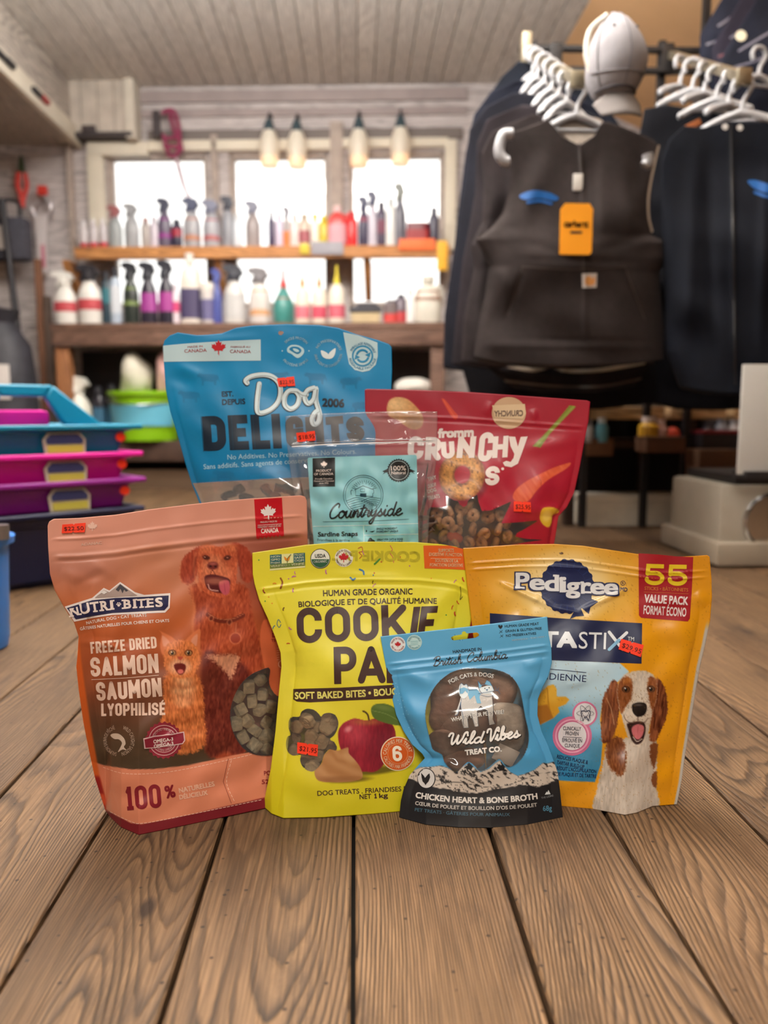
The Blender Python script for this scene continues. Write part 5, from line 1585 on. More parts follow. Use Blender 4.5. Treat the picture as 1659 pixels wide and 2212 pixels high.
mb = MB(); mb.add([((-25 + 50 * a) * u, -.0016, (2 + 14 * b_) * u) for a, b_ in v_], [tuple(k) for k in f_]); mb.add([((-12 + 24 * a) * u, -.0016, (-10 + 5 * b_) * u) for a, b_ in ((0, 0), (1, 0), (1, 1), (0, 1))], [(0, 1, 2, 3)]); mb.build('tag_lettering', mat('printed_ink', (60, 44, 30), .5), t)
q2 = np.array(shV.S(np.array(1248.0), np.array(394.0), .006))
t = thing('zipper_pull', 'white zipper pull hanging at the collar of the front brown vest', 'zipper pull', tuple(q2))
mb = MB(); mb.box((0, 0, 0), (20 * u, .006, 34 * u), bev=.002); mb.build('pull', mat('white_cord_pull', (222, 220, 216), .5), t)
# fleece collar seen inside the neck, and pale lining at the hem
mb = MB(); cpos = P(1252, 290, 2.07)
o_ = thing('vest_collar_lining', 'grey fleece collar lining showing in the neck of the front vest', 'lining', tuple(cpos))
k_ = 2.07 / FPX
mb.prism([((x_ - 1252) * k_, (290 - y_) * k_) for x_, y_ in catmull([(1206, 262), (1252, 256), (1298, 264), (1292, 290), (1270, 312), (1250, 318), (1228, 308), (1212, 288)], 5, True)], ((0, 0, 0), (1, 0, 0), (0, .25, 1)), .02); mb.build('fleece', mat('grey_fleece', (150, 140, 132), .95, noise=.15, nscale=90), o_)
# white hangers
def hanger(label, px_, py_, depth, span, drop, ang=.05, tilt=0.0, grp='white hangers on the rack', hook=.07):
    """hook over the arm at a point of the photograph, shoulders below"""
    p_ = P(px_, py_, depth); t_ = thing('clothes_hanger', label, 'hanger', tuple(p_), ang, grp)
    b = MB()
    b.tube([(.022 * math.sin(a_), 0, hook * .42 - .022 + .022 * math.cos(a_) - hook * .4 + .012) for a_ in np.linspace(-2.2, 1.9, 14)] + [(.006, 0, -hook * .55), (0, 0, -hook)], .006, 8); b.build('hook', m_hang, t_)
    b = MB()
    for s_ in (-1, 1):
        b.tube(catmull([(0, 0, -hook + .005), (s_ * span * .18, 0, -hook - drop * .12), (s_ * span * .36, 0, -hook - drop * .5), (s_ * span * .49, -.005, -hook - drop * .92), (s_ * span * .5, -.006, -hook - drop)], 6), .0095, 8)
    b.build('shoulder_arm', m_hang, t_)
    b = MB(); b.tube([(-span * .36, 0, -hook - drop * .55), (span * .36, 0, -hook - drop * .55)], .005, 6); b.build('cross_bar', m_hang, t_)
    return t_
hanger('white hanger holding the front brown vest', 1246, 186, 2.06, .20, .055, .03, hook=.075)
for i, (x_, y_, d_) in enumerate(((1225, 165, 2.13), (1208, 152, 2.20), (1192, 140, 2.27), (1176, 128, 2.34), (1160, 118, 2.42), (1150, 112, 2.5))):
    hanger('white hanger on the left arm of the rack, %s behind the front one' % ['first', 'second', 'third', 'fourth', 'fifth', 'last'][i], x_, y_, d_, .105 - .006 * i, .04, .05)
def shoulder_end(label, pts, grp='hanger ends at the vest shoulders'):
    c_ = np.mean(np.array(pts), 0); p0_ = P(c_[0], c_[1], 1.97); t_ = thing('hanger_end', label, 'hanger end', tuple(p0_), 0, grp)
    b = MB(); k = 1.97 / FPX
    b.tube(catmull([((x_ - c_[0]) * k, 0, (c_[1] - y_) * k) for x_, y_ in pts], 5), [.013] * (5 * (len(pts) - 1) + 1), 10); b.build('rounded_end', m_hang, t_)
shoulder_end('white rounded hanger end at the left shoulder of the front vest', [(1106, 292), (1088, 294), (1080, 312), (1080, 332), (1092, 346), (1100, 346)])
shoulder_end('white rounded hanger end at the right shoulder of the front vest', [(1398, 334), (1400, 348), (1394, 358)])
for i, (x_, y_, d_) in enumerate(((1604, 178, 2.02), (1575, 165, 2.10), (1548, 155, 2.18), (1522, 146, 2.26), (1496, 138, 2.34), (1470, 132, 2.42))):
    hanger('white hanger on the right arm of the rack, %s' % ['nearest its square end', 'second from its square end', 'third from its square end', 'fourth from its square end', 'fifth from its square end', 'deepest in'][i], x_, y_, d_, .17, .03, .5 if i % 2 else -.35, hook=.075)

# the rack
t = thing('garment_rack', 'black iron grid rack with two square-tipped arms of clothes', 'rack', tuple(G(1330, 1150)))
o0 = Vector(t.location)
def rel(x_, y_, d_): return P(x_, y_, d_) - o0
mb = MB(); mb.bar(rel(1120, 104, 2.72), rel(1640, 112, 2.66), .03, .012); mb.bar(rel(1120, 150, 2.72), rel(1640, 156, 2.66), .03, .012); mb.build('cross_bar', m_iron, t)
for x_ in (1150, 1290, 1430, 1522):
    a_ = rel(x_, 104, 2.70); top = rel(x_, -60, 2.70) if x_ == 1522 else a_ + Vector((0, 0, .02))
    b = MB(); b.bar(Vector((a_.x, a_.y, -o0.z + .0)), Vector((a_.x, a_.y, top.z)), .022, .022); b.build('upright', m_iron, t)
for (xa, ya, da), (xb, yb_, db) in (((1247, 172, 2.02), (1135, 108, 2.69)), ((1607, 166, 1.99), (1450, 118, 2.67))):
    b = MB(); b.bar(rel(xa, ya, da), rel(xb, yb_, db), .022, .022); b.build('arm', m_brass, t)
    c_ = rel(xa, ya, da); b = MB(); b.box(tuple(c_), (.036, .016, .040), bev=.004); b.build('arm_cap', m_brass, t)
for x_ in (1200, 1285, 1440):
    c_ = rel(x_, 128, 2.68); b = MB(); b.box(tuple(c_), (.04, .03, .09), bev=.003); b.build('clamp', m_iron, t)
c_ = rel(1135, 118, 2.66); b = MB(); b.box(tuple(c_), (.03, .05, .12), bev=.004); b.build('end_plate', m_brass, t)

# cap
cp = P(1330, 140, 1.90)
t = thing('baseball_cap', 'pale grey baseball cap hanging crown up between the two arms of the rack', 'cap', tuple(cp))
k = 1.90 / FPX
bm_ = bmesh.new(); bmesh.ops.create_uvsphere(bm_, u_segments=36, v_segments=20, radius=1)
bmesh.ops.delete(bm_, geom=[v for v in bm_.verts if v.co.y > .35], context='VERTS')
for v in bm_.verts:
    a_ = math.atan2(v.co.x, v.co.z); seam_ = 1 - .014 * math.exp(-((a_ % (PI / 3)) - PI / 6) ** 2 / .004)
    x_, y_, z_ = v.co; ww = 60 * (1 - .30 * max(0, z_) ** 1.5 + .04 * z_)
    v.co = Vector(((x_ * ww + 5 * z_ * 1.0 - 14 * max(0, z_) * .9) * k * seam_, y_ * 78 * k, (z_ * 92 if z_ > 0 else z_ * 84) * k * seam_))
mb = MB(); mb.bm(bm_, smooth=True); o = mb.build('crown', mat('pale_grey_twill', (144, 142, 148), .9, noise=.06, nscale=60), t)
so = o.modifiers.new('cloth', 'SOLIDIFY'); so.thickness = .002
mb = MB(); vs_ = []; N = 17
for j in range(6):
    for i in range(N):
        s_ = i / (N - 1) * 2 - 1; v_ = j / 5
        x_ = s_ * (50 - 8 * v_); z_ = -62 - 58 * v_ * (1 - .45 * s_ * s_) + 22 * s_ * s_ * (-1)
        vs_.append(((x_ + 0) * k, (-40 + 26 * s_ * s_ - 34 * v_) * k, z_ * k))
mb.add(vs_, [(j * N + i, j * N + i + 1, (j + 1) * N + i + 1, (j + 1) * N + i) for j in range(5) for i in range(N - 1)], 0, True); o = mb.build('brim', mat('shaded_brim', (112, 107, 106), .9), t)  # brim colour made darker than the crown to carry its shadow
so = o.modifiers.new('thick', 'SOLIDIFY'); so.thickness = .004
mb = MB(); mb.lathe([(.009, 0), (.007, .006), (0, .008)], (-9 * k, -.004, 92 * k), 12); mb.build('button', mat('pale_grey_twill', (144, 142, 148), .9), t)
def crown_pt(ax, el):
    """point on the crown; ax turns about its height, el from the rim up"""
    x_, z_ = math.cos(el) * math.sin(ax), math.sin(el); y_ = -math.cos(el) * math.cos(ax)
    ww = 60 * (1 - .30 * max(0, z_) ** 1.5 + .04 * z_)
    return ((x_ * ww + 5 * z_ - 14 * max(0, z_) * .9) * k * 1.012, y_ * 78 * k * 1.012, (z_ * 92 if z_ > 0 else z_ * 84) * k * 1.012)
mb = MB()
for ax in (-1.0, .1, 1.1): mb.tube([crown_pt(ax, e_) for e_ in np.linspace(-.85, 1.45, 16)], .0013, 5)
mb.tube([crown_pt(a_, -.28 - .18 * math.cos(a_)) for a_ in np.linspace(-1.3, 1.3, 18)], .002, 5); mb.build('seam', mat('dark_seam', (112, 110, 116), .9), t)
mb = MB(); mb.tube([crown_pt(a_, -.80) for a_ in np.linspace(-1.35, 1.35, 18)], .0035, 6); mb.build('brim_shade_line', mat('brim_shade', (70, 68, 74), .9), t)  # dark tube stands in for the shade between crown and brim
for ax, e_ in ((-.45, .55), (.6, .55)):
    mb = MB(); mb.lathe([(.003, -.001), (.0035, .0008), (0, .001)], crown_pt(ax, e_), 10, rot=(PI / 2, 0, 0)); mb.build('eyelet', mat('dark_seam', (112, 110, 116), .9), t)
mb = MB(); mb.tube(catmull([(-50 * k, -.01, -30 * k), (-62 * k, .0, 20 * k), (-52 * k, .01, 70 * k), (-20 * k, .0, 96 * k)], 6), .006, 8); mb.build('strap', mat('white_strap', (222, 218, 204), .7), t)

# dark jackets on the right arm
shJ, tJ = garment('hanging_jacket', 'navy zip jacket at the right edge with a bright blue chest logo', 2.0,
                  [(1478, 272), (1446, 300), (1428, 350), (1430, 480), (1438, 620), (1442, 760), (1470, 835)], [(1790, 300), (1800, 500), (1800, 700), (1795, 840)],
                  [(1478, 272), (1520, 276), (1570, 262), (1630, 262), (1700, 270), (1790, 300)], [(1470, 835), (1560, 850), (1680, 850), (1795, 840)], (18, 22, 32), -.05, .06, .12, seed=81, group='garments on the right arm of the rack', px_ref=(1600, 500),
                  creases=[((1580, 270), (1590, 830), 5, .006), ((1500, 330), (1480, 800), 18, .012), ((1530, 320), (1540, 800), 14, -.008), ((1660, 330), (1640, 800), 14, .010)])
A = Art(shJ, tJ); A.off = .0012
A.poly('embroidered_logo', [(1614, 392), (1632, 390), (1660, 398), (1700, 404), (1690, 416), (1660, 418), (1630, 408)], BLU, 0, True); A.line('embroidered_logo', [(1630, 416), (1660, 426), (1690, 424)], 6, BLU)
A.line('zipper', [(1578, 268), (1584, 500), (1588, 830)], 4, (14, 16, 22))
A.disc('snap', (1566, 262 + 12), 7, (206, 206, 206), 0, 12); A.disc('snap', (1598, 268 + 8), 7, (206, 206, 206), 0, 12)
A.build({'embroidered_logo': 'bright blue embroidery'})
garment('hanging_jacket', 'black jacket behind the navy jacket, filling the gap beside the front vest', 2.3, [(1392, 236), (1380, 300), (1390, 500), (1400, 700), (1410, 870)], [(1640, 250), (1650, 400), (1650, 700), (1640, 880)],
        [(1392, 236), (1440, 226), (1500, 236), (1580, 240), (1640, 250)], [(1410, 870), (1480, 884), (1560, 886), (1640, 880)], (18, 20, 28), .0, .04, .06, seed=83, group='garments on the right arm of the rack', px_ref=(1500, 500))
mb = MB(); q = P(1497, 270, 2.2); mb.box((0, 0, 0), (.045, .004, .016), bev=.001, rot=(0, -.45, 0)); o = mb.build('brown_tab', mat('brown_leather', (150, 84, 40), .6), None, q); props(o, 'small brown leather tab on the black jacket collar', 'tab')
for i, (lab, d_, c_, dx, dy) in enumerate((('dark navy coat highest at the upper right corner, deepest in', 2.62, (36, 40, 56), -18, -14), ('dark coat with a maroon stripe at the upper right corner', 2.52, (42, 40, 54), 8, 12), ('navy coat with a white button at the upper right corner', 2.42, (28, 32, 46), 26, 40))):
    sh_, t_ = garment('hanging_coat', lab, d_, [(1608 + dx, -40 + dy), (1560 + dx, 40 + dy), (1530 + dx, 90 + dy), (1530 + dx, 140 + dy), (1560 + dx, 240 + dy)], [(1860, -40), (1870, 60), (1870, 140), (1860, 290)],
                      [(1608 + dx, -40 + dy), (1700, -46), (1860, -40)], [(1560 + dx, 240 + dy), (1700, 280), (1860, 290)], c_, .0, .03, .05, seed=90 + i, group='coats at the upper right corner', px_ref=(1650, 120), cat='coat')
    A = Art(sh_, t_); A.off = .0012
    A.line('piping', [(1570 + dx, 70 + dy), (1620 + dx, 40 + dy), (1700, 10 + dy)], 5, (110, 112, 130)); A.line('piping', [(1545 + dx, 110 + dy), (1610 + dx, 90 + dy), (1700, 60 + dy)], 5, (96, 44, 60) if i == 1 else (104, 106, 124))
    if i == 2: A.disc('button', (1600, 78), 12, (226, 222, 200), 1, 20)
    A.build()
hanger('white hanger of the coats at the upper right corner', 1640, 112, 2.36, .16, .04, .2, grp=None)
# dark garments hanging low on the back grid
garment('hanging_trousers', 'black garment hanging low behind the vest hems', 2.30, [(985, 740), (1000, 800), (1020, 872)], [(1440, 740), (1440, 800), (1430, 868)], [(985, 740), (1200, 745), (1440, 740)], [(1020, 872), (1150, 886), (1300, 884), (1430, 868)], (20, 20, 26), 0, .03, .05, seed=97, group='dark garments low on the rack', px_ref=(1200, 800), cat='trousers')
sh_, t_ = garment('hanging_shirt', 'black folded garment with a pale hem under the front vest', 2.12, [(1046, 760), (1060, 800), (1110, 838)], [(1408, 760), (1400, 800), (1370, 834)], [(1046, 760), (1200, 770), (1408, 760)], [(1110, 838), (1180, 846), (1300, 846), (1370, 834)], (28, 26, 30), 0, .04, .05, seed=98, group='dark garments low on the rack', px_ref=(1200, 800), cat='shirt')
A = Art(sh_, t_); A.off = .0015
A.line('pale_hem', [(1075, 786), (1150, 800), (1190, 792), (1230, 802), (1300, 800), (1390, 784)], 8, (150, 134, 116)); A.line('pale_hem', [(1170, 796), (1190, 790), (1215, 800)], 9, (186, 176, 164)); A.line('seam_line', [(1090, 822), (1200, 834), (1300, 834), (1384, 818)], 5, (66, 58, 54))
A.build({'pale_hem': 'cream hem line'})
mb = MB(); q = P(1577, 842, 2.25); mb.lathe([(.012, -.006), (.014, 0), (.012, .006)], seg=16, rot=(PI / 2, 0, 0)); o = mb.build('snap_button', mat('silver_steel', (176, 170, 172), .35, .6), None, q); props(o, 'small silver snap on the dark garment at the lower right', 'button')

# ------------------------------------------------------------------ low table and what stands under it
TY = 2.72
a_, b_ = P(1225, 880, TY), P(1640, 880, TY)
zt1, zt0 = P(1350, 878, TY).z, P(1350, 906, TY).z
t = thing('display_table', 'low timber table behind the red pouch with two pale slab tops', 'table', ((a_.x + b_.x) / 2, TY + .25, 0))
cx = (a_.x + b_.x) / 2
def sp(px_): return P(px_, 890, TY).x - cx
m_slab = wood_mat('pale_slab', (226, 190, 142), (200, 162, 116), (140, 106, 74), 'X', 34, .55)
for p0_, p1_ in ((1225, 1437), (1450, 1570), (1585, 1690)):
    b = MB(); b.box(((sp(p0_) + sp(p1_)) / 2, 0, (zt1 + zt0) / 2), (sp(p1_) - sp(p0_), .5, zt1 - zt0), bev=.006); b.build('table_top', m_slab, t)
m_dk = mat('dark_leg_wood', (58, 42, 34), .6, noise=.2, nscale=12)
for px_ in (1238, 1497, 1640):
    for yy in (-.22, .22):
        b = MB(); b.box((sp(px_), yy, zt0 / 2), (.034, .05, zt0), bev=.004); b.build('leg', m_dk, t)
zs_ = P(1300, 955, TY).z
b = MB(); b.box(((sp(1235) + sp(1640)) / 2, .02, zs_ - .012), (sp(1640) - sp(1235), .42, .024)); b.build('under_shelf', mat('dark_shelf_wood', (72, 52, 42), .6, noise=.2, nscale=14), t)
b = MB(); b.box(((sp(1235) + sp(1640)) / 2, .235, zt0 / 2 + .02), (sp(1640) - sp(1235), .014, zt0 - .05)); b.build('back_board', mat('black_board', (22, 20, 22), .7), t)  # black panel added to keep the space behind the table dark
def under(px_, py_, yy=TY - .10): return P(px_, py_, yy)
def ubox(name, label, cat, x0, x1, y0, y1, c, yy=TY - .05, lid=None, zb_=None):
    p0_, p1_ = P(x0, y0, yy), P(x1, y1, yy); z0_ = p1_.z if zb_ is None else zb_
    t_ = thing(name, label, cat, ((p0_.x + p1_.x) / 2, yy + .06, z0_))
    b = MB(); h_ = p0_.z - z0_; b.box((0, 0, h_ * (.45 if lid is None else .4)), (p1_.x - p0_.x, .11, h_ * (.9 if lid is None else .8)), bev=.004); b.build('body', mat('carton', c, .6, noise=.08, nscale=20), t_)
    b = MB(); b.box((0, 0, h_ * (.95 if lid is None else .9)), (p1_.x - p0_.x + .004, .114, h_ * (.1 if lid is None else .2)), bev=.003); b.build('lid', mat('carton_lid', lid or [q * .85 for q in c], .6), t_)
    return t_
zsh = zs_ + .0005
ubox('carton', 'brown cardboard carton under the table beside the red pouch', 'carton', 1268, 1326, 948, 985, (120, 84, 60), TY - .04)
def ubottle(name, label, px_, w_, y0, c, cap, yy=TY - .02):
    p0_ = P(px_, y0, yy); s_ = yy / FPX; t_ = thing(name, label, 'bottle' if 'bottle' in name else 'jar', (p0_.x, yy, zsh)); h_ = p0_.z - zsh; r_ = w_ * s_ / 2
    b = MB(); b.lathe([(r_ * .95, 0), (r_, h_ * .05), (r_, h_ * .62), (r_ * .6, h_ * .78)], seg=18); b.build('body', mat('bottle_plastic', c, .35), t_)
    b = MB(); b.lathe([(r_ * .66, h_ * .78), (r_ * .64, h_), (0, h_)], seg=16); b.build('cap', mat('cap_plastic', cap, .45), t_)
ubottle('bottle', 'pale blue bottle under the table at its left end', 1301, 28, 902, (96, 160, 180), (206, 214, 216))
ubottle('bottle', 'white bottle just left of the pale blue one under the table', 1272, 22, 906, (186, 186, 190), (150, 150, 156))
ubottle('jar', 'white-topped yellow jar under the table', 1402, 44, 900, (222, 170, 50), (226, 212, 206))
ubottle('jar', 'pinkish white jar right of the yellow jar under the table', 1428, 30, 906, (214, 170, 160), (222, 200, 196))
p_ = P(1453, 916, TY - .02); mb = MB(); mb.bm((lambda b: (bmesh.ops.create_uvsphere(b, u_segments=20, v_segments=14, radius=.026), b)[1])(bmesh.new()), smooth=True); o = mb.build('ball', mat('coral_rubber', (236, 90, 70), .5), None, (p_.x, p_.y, zsh + .026)); props(o, 'coral orange ball beside the yellow jar under the table', 'ball')
ubox('carton', 'brown box on the shelf below the yellow jar and ball', 'carton', 1398, 1482, 944, 978, (104, 72, 54), TY - .12, zb_=None)
for i, (x_, y_, c, lab) in enumerate(((1560, 905, (150, 156, 170), 'grey glossy tin on the table shelf near the white notice'), (1588, 908, (206, 206, 212), 'white glossy tin on the table shelf near the white notice'), (1530, 912, (66, 62, 72), 'dark tin on the table shelf by the dark post'))):
    ubottle('jar', lab, x_, 30, y_, c, [q * .8 for q in c])
ubox('tool_case', 'black and red tool case under the table at the right', 'case', 1520, 1640, 930, 968, (40, 34, 38), TY - .10, lid=(120, 30, 40))
ubox('storage_box', 'long white storage box on the floor under the table', 'box', 1256, 1478, 1070, 1131, (232, 224, 206), 2.72, lid=(240, 232, 214), zb_=0.0)
ubox('wooden_crate', 'brown wooden crate standing beside the white notice board', 'crate', 1514, 1590, 972, 1142, (124, 90, 62), 2.55, lid=(96, 66, 46), zb_=0.0)
t = thing('added_dark_cupboard', 'dark low cupboard added to fill the dark space behind the table', 'cupboard', (1.5, 3.75, 0))  # added dark mass, fills the background behind the table
mb = MB(); mb.box((0, 0, .26), (1.6, .3, .52), bev=.01); mb.build('carcass', mat('dark_cupboard_wood', (40, 34, 34), .6), t)
for s_ in (-1, 1):
    mb = MB(); mb.box((s_ * .40, -.16, .26), (.76, .02, .46), bev=.005); mb.build('door', mat('dark_cupboard_wood', (40, 34, 34), .6), t)

# ------------------------------------------------------------------ metal cabinet with a round dial and a white notice at the right edge
CY = 2.0
x0_ = P(1550, 1200, CY).x; zc_ = P(1600, 1048, CY).z
t = thing('scale_cabinet', 'pale metal floor scale cabinet with a round chrome dial at the right edge', 'scale', (x0_ + .22, CY + .16, 0))
mb = MB(); mb.box((0, 0, zc_ / 2 + .03), (.44, .32, zc_ - .06), bev=.012); mb.build('housing', mat('pale_enamel', (176, 168, 154), .45, noise=.08, nscale=12), t)
mb = MB(); mb.box((0, -.01, .035), (.48, .38, .06), bev=.008); mb.build('plinth', mat('pale_plinth', (160, 148, 132), .6, noise=.1, nscale=12), t)
mb = MB(); mb.box((.03, 0, zc_ + .012), (.42, .30, .024), bev=.004); mb.build('top_plate', mat('black_plate', (34, 32, 34), .5), t)
dc = P(1668, 1128, CY - .01); s_ = CY / FPX; rr = 62 * s_
lx, lz = dc.x - (x0_ + .22), dc.z
mb = MB(); mb.lathe([(rr, 0), (rr * 1.06, .012), (rr * .98, .024), (rr * .9, .016)], (lx, -.155, lz), 40, rot=(PI / 2, 0, 0)); mb.build('dial_rim', mat('chrome', (206, 206, 206), .15, 1.0), t)
mb = MB(); mb.lathe([(rr * .92, 0), (rr * .9, .010), (0, .011)], (lx, -.158, lz), 36, rot=(PI / 2, 0, 0)); mb.build('dial_face', mat('cream_dial', (214, 196, 168), .4), t)
p0_, p1_ = P(1606, 786, 1.9), P(1604, 1026, 1.9)
t = thing('notice_board', 'white printed notice sheet on a board standing on the scale cabinet', 'notice', (p1_.x + .06, 1.9, zc_ + .0245))
zb_ = p1_.z - (zc_ + .0245); h_ = p0_.z - p1_.z
mb = MB(); mb.box((.02, .02, zb_ + h_ / 2), (.17, .008, h_), bev=.002); mb.build('sheet', mat('white_notice', (206, 206, 204), .5), t)
mb = MB()
for i in range(22):
    z_ = zb_ + h_ * (.90 - i * .034); w_ = .06 + .03 * ((i * 7) % 5) / 5
    mb.box((.05, .0152, z_), (w_, .0008, .0022))
mb.build('notice_lettering', mat('grey_print', (130, 130, 134), .6), t)
mb = MB(); mb.box((.03, .035, zb_ / 2 + .004), (.16, .07, max(zb_ + .008, .01))); mb.box((.03, .032, zb_ + h_ * .25), (.02, .012, h_ * .5)); mb.build('stand', mat('black_plate', (34, 32, 34), .5), t)
# ================================================================== the pouches
RISER = 0.12
FILM = film_mat('clear_film', .05, .16)
FILMG = film_mat('grey_film', .17, .2)
FILMH = film_mat('hazy_film', .05, .18)


def fr(org, sc, pts): return [((x - org[0]) * sc, (y - org[1]) * sc) for x, y in pts]


def blob_mesh(rx, ry, rz, seed, rough=.12, sub=3):
    bm = bmesh.new()
    bmesh.ops.create_icosphere(bm, subdivisions=sub, radius=1)
    r = random.Random(seed)
    ph = [(Vector((r.uniform(-1, 1), r.uniform(-1, 1), r.uniform(-1, 1))) * 2.6, r.uniform(0, 6)) for _ in range(5)]
    for v in bm.verts:
        k = 1 + rough * sum(math.sin(v.co.dot(d) + p) for d, p in ph) / 2
        v.co = Vector((v.co.x * rx * k, v.co.y * ry * k, v.co.z * rz * k))
    return bm


def content(name, sheet, xy, off, mb, m, label, cat, group, rot=(0, 0, 0)):
    """a piece of food lying inside a pouch behind its window"""
    x, y = sheet.px(xy)
    p = sheet.S(np.array(x), np.array(y), -off)
    o = mb.build(name, m)
    o.location = tuple(p); o.rotation_euler = rot
    props(o, label, cat, group)
    return o


def pxm(sheet, xy):
    x, y = sheet.px(xy)
    p = sheet.S(np.array(x), np.array(y), 0)
    d = p - CAM_O
    return float(d @ CAM_R[:, 2] * -1) / FPX / sheet.sc      # metres per drawing unit


# ------------------------------------------------------------------ salmon pouch with dog and kitten
ON, SN = (80, 1060), 2.765
L = [(103, 1136), (104, 1180), (108, 1240), (118, 1275), (140, 1315), (160, 1345), (170, 1375), (168, 1410), (165, 1440), (170, 1490), (180, 1560), (192, 1620), (205, 1680), (228, 1752)]
R = [(663, 1082), (665, 1180), (655, 1300), (640, 1420), (640, 1560), (636, 1640), (632, 1706)]
T = [(103, 1136), (106, 1127), (116, 1121), (170, 1119), (250, 1112), (320, 1101), (400, 1091), (470, 1083), (540, 1077), (620, 1072), (650, 1070), (659, 1073), (663, 1082)]
B = [(228, 1752), (240, 1768), (262, 1788), (300, 1804), (360, 1792), (440, 1775), (575, 1746), (606, 1722), (632, 1706)]
shN = Sheet(fr(ON, SN, L), fr(ON, SN, R), fr(ON, SN, T), fr(ON, SN, B), (300, 1802), (612, 1732), .026, math.radians(5), thick=.056, amp=.016, org=ON, sc=SN,
            zip_t=((44, 3, .0009), (82, 4.5, .0012), (92, 3.0, -.0006)), wr=.00075, seed=11, flange=.07,
            creases=[((140, 470), (330, 560), 14, .0016), ((330, 430), (480, 520), 12, .0012), ((230, 560), (420, 480), 10, -.0012), ((250, 900), (560, 940), 9, .0014), ((420, 900), (520, 980), 6, .0014),
                     ((760, 1480), (830, 1430), 6, .0014), ((280, 690), (330, 760), 6, .0012), ((700, 640), (800, 700), 8, .0012), ((600, 450), (900, 380), 16, -.0010), ((120, 560), (300, 840), 22, .002), ((560, 620), (760, 800), 30, -.0016)])
bagN = thing('treat_pouch', 'salmon pink stand-up pouch picturing a brown dog and an orange kitten', 'treat pouch', tuple(G(420, 1770)))


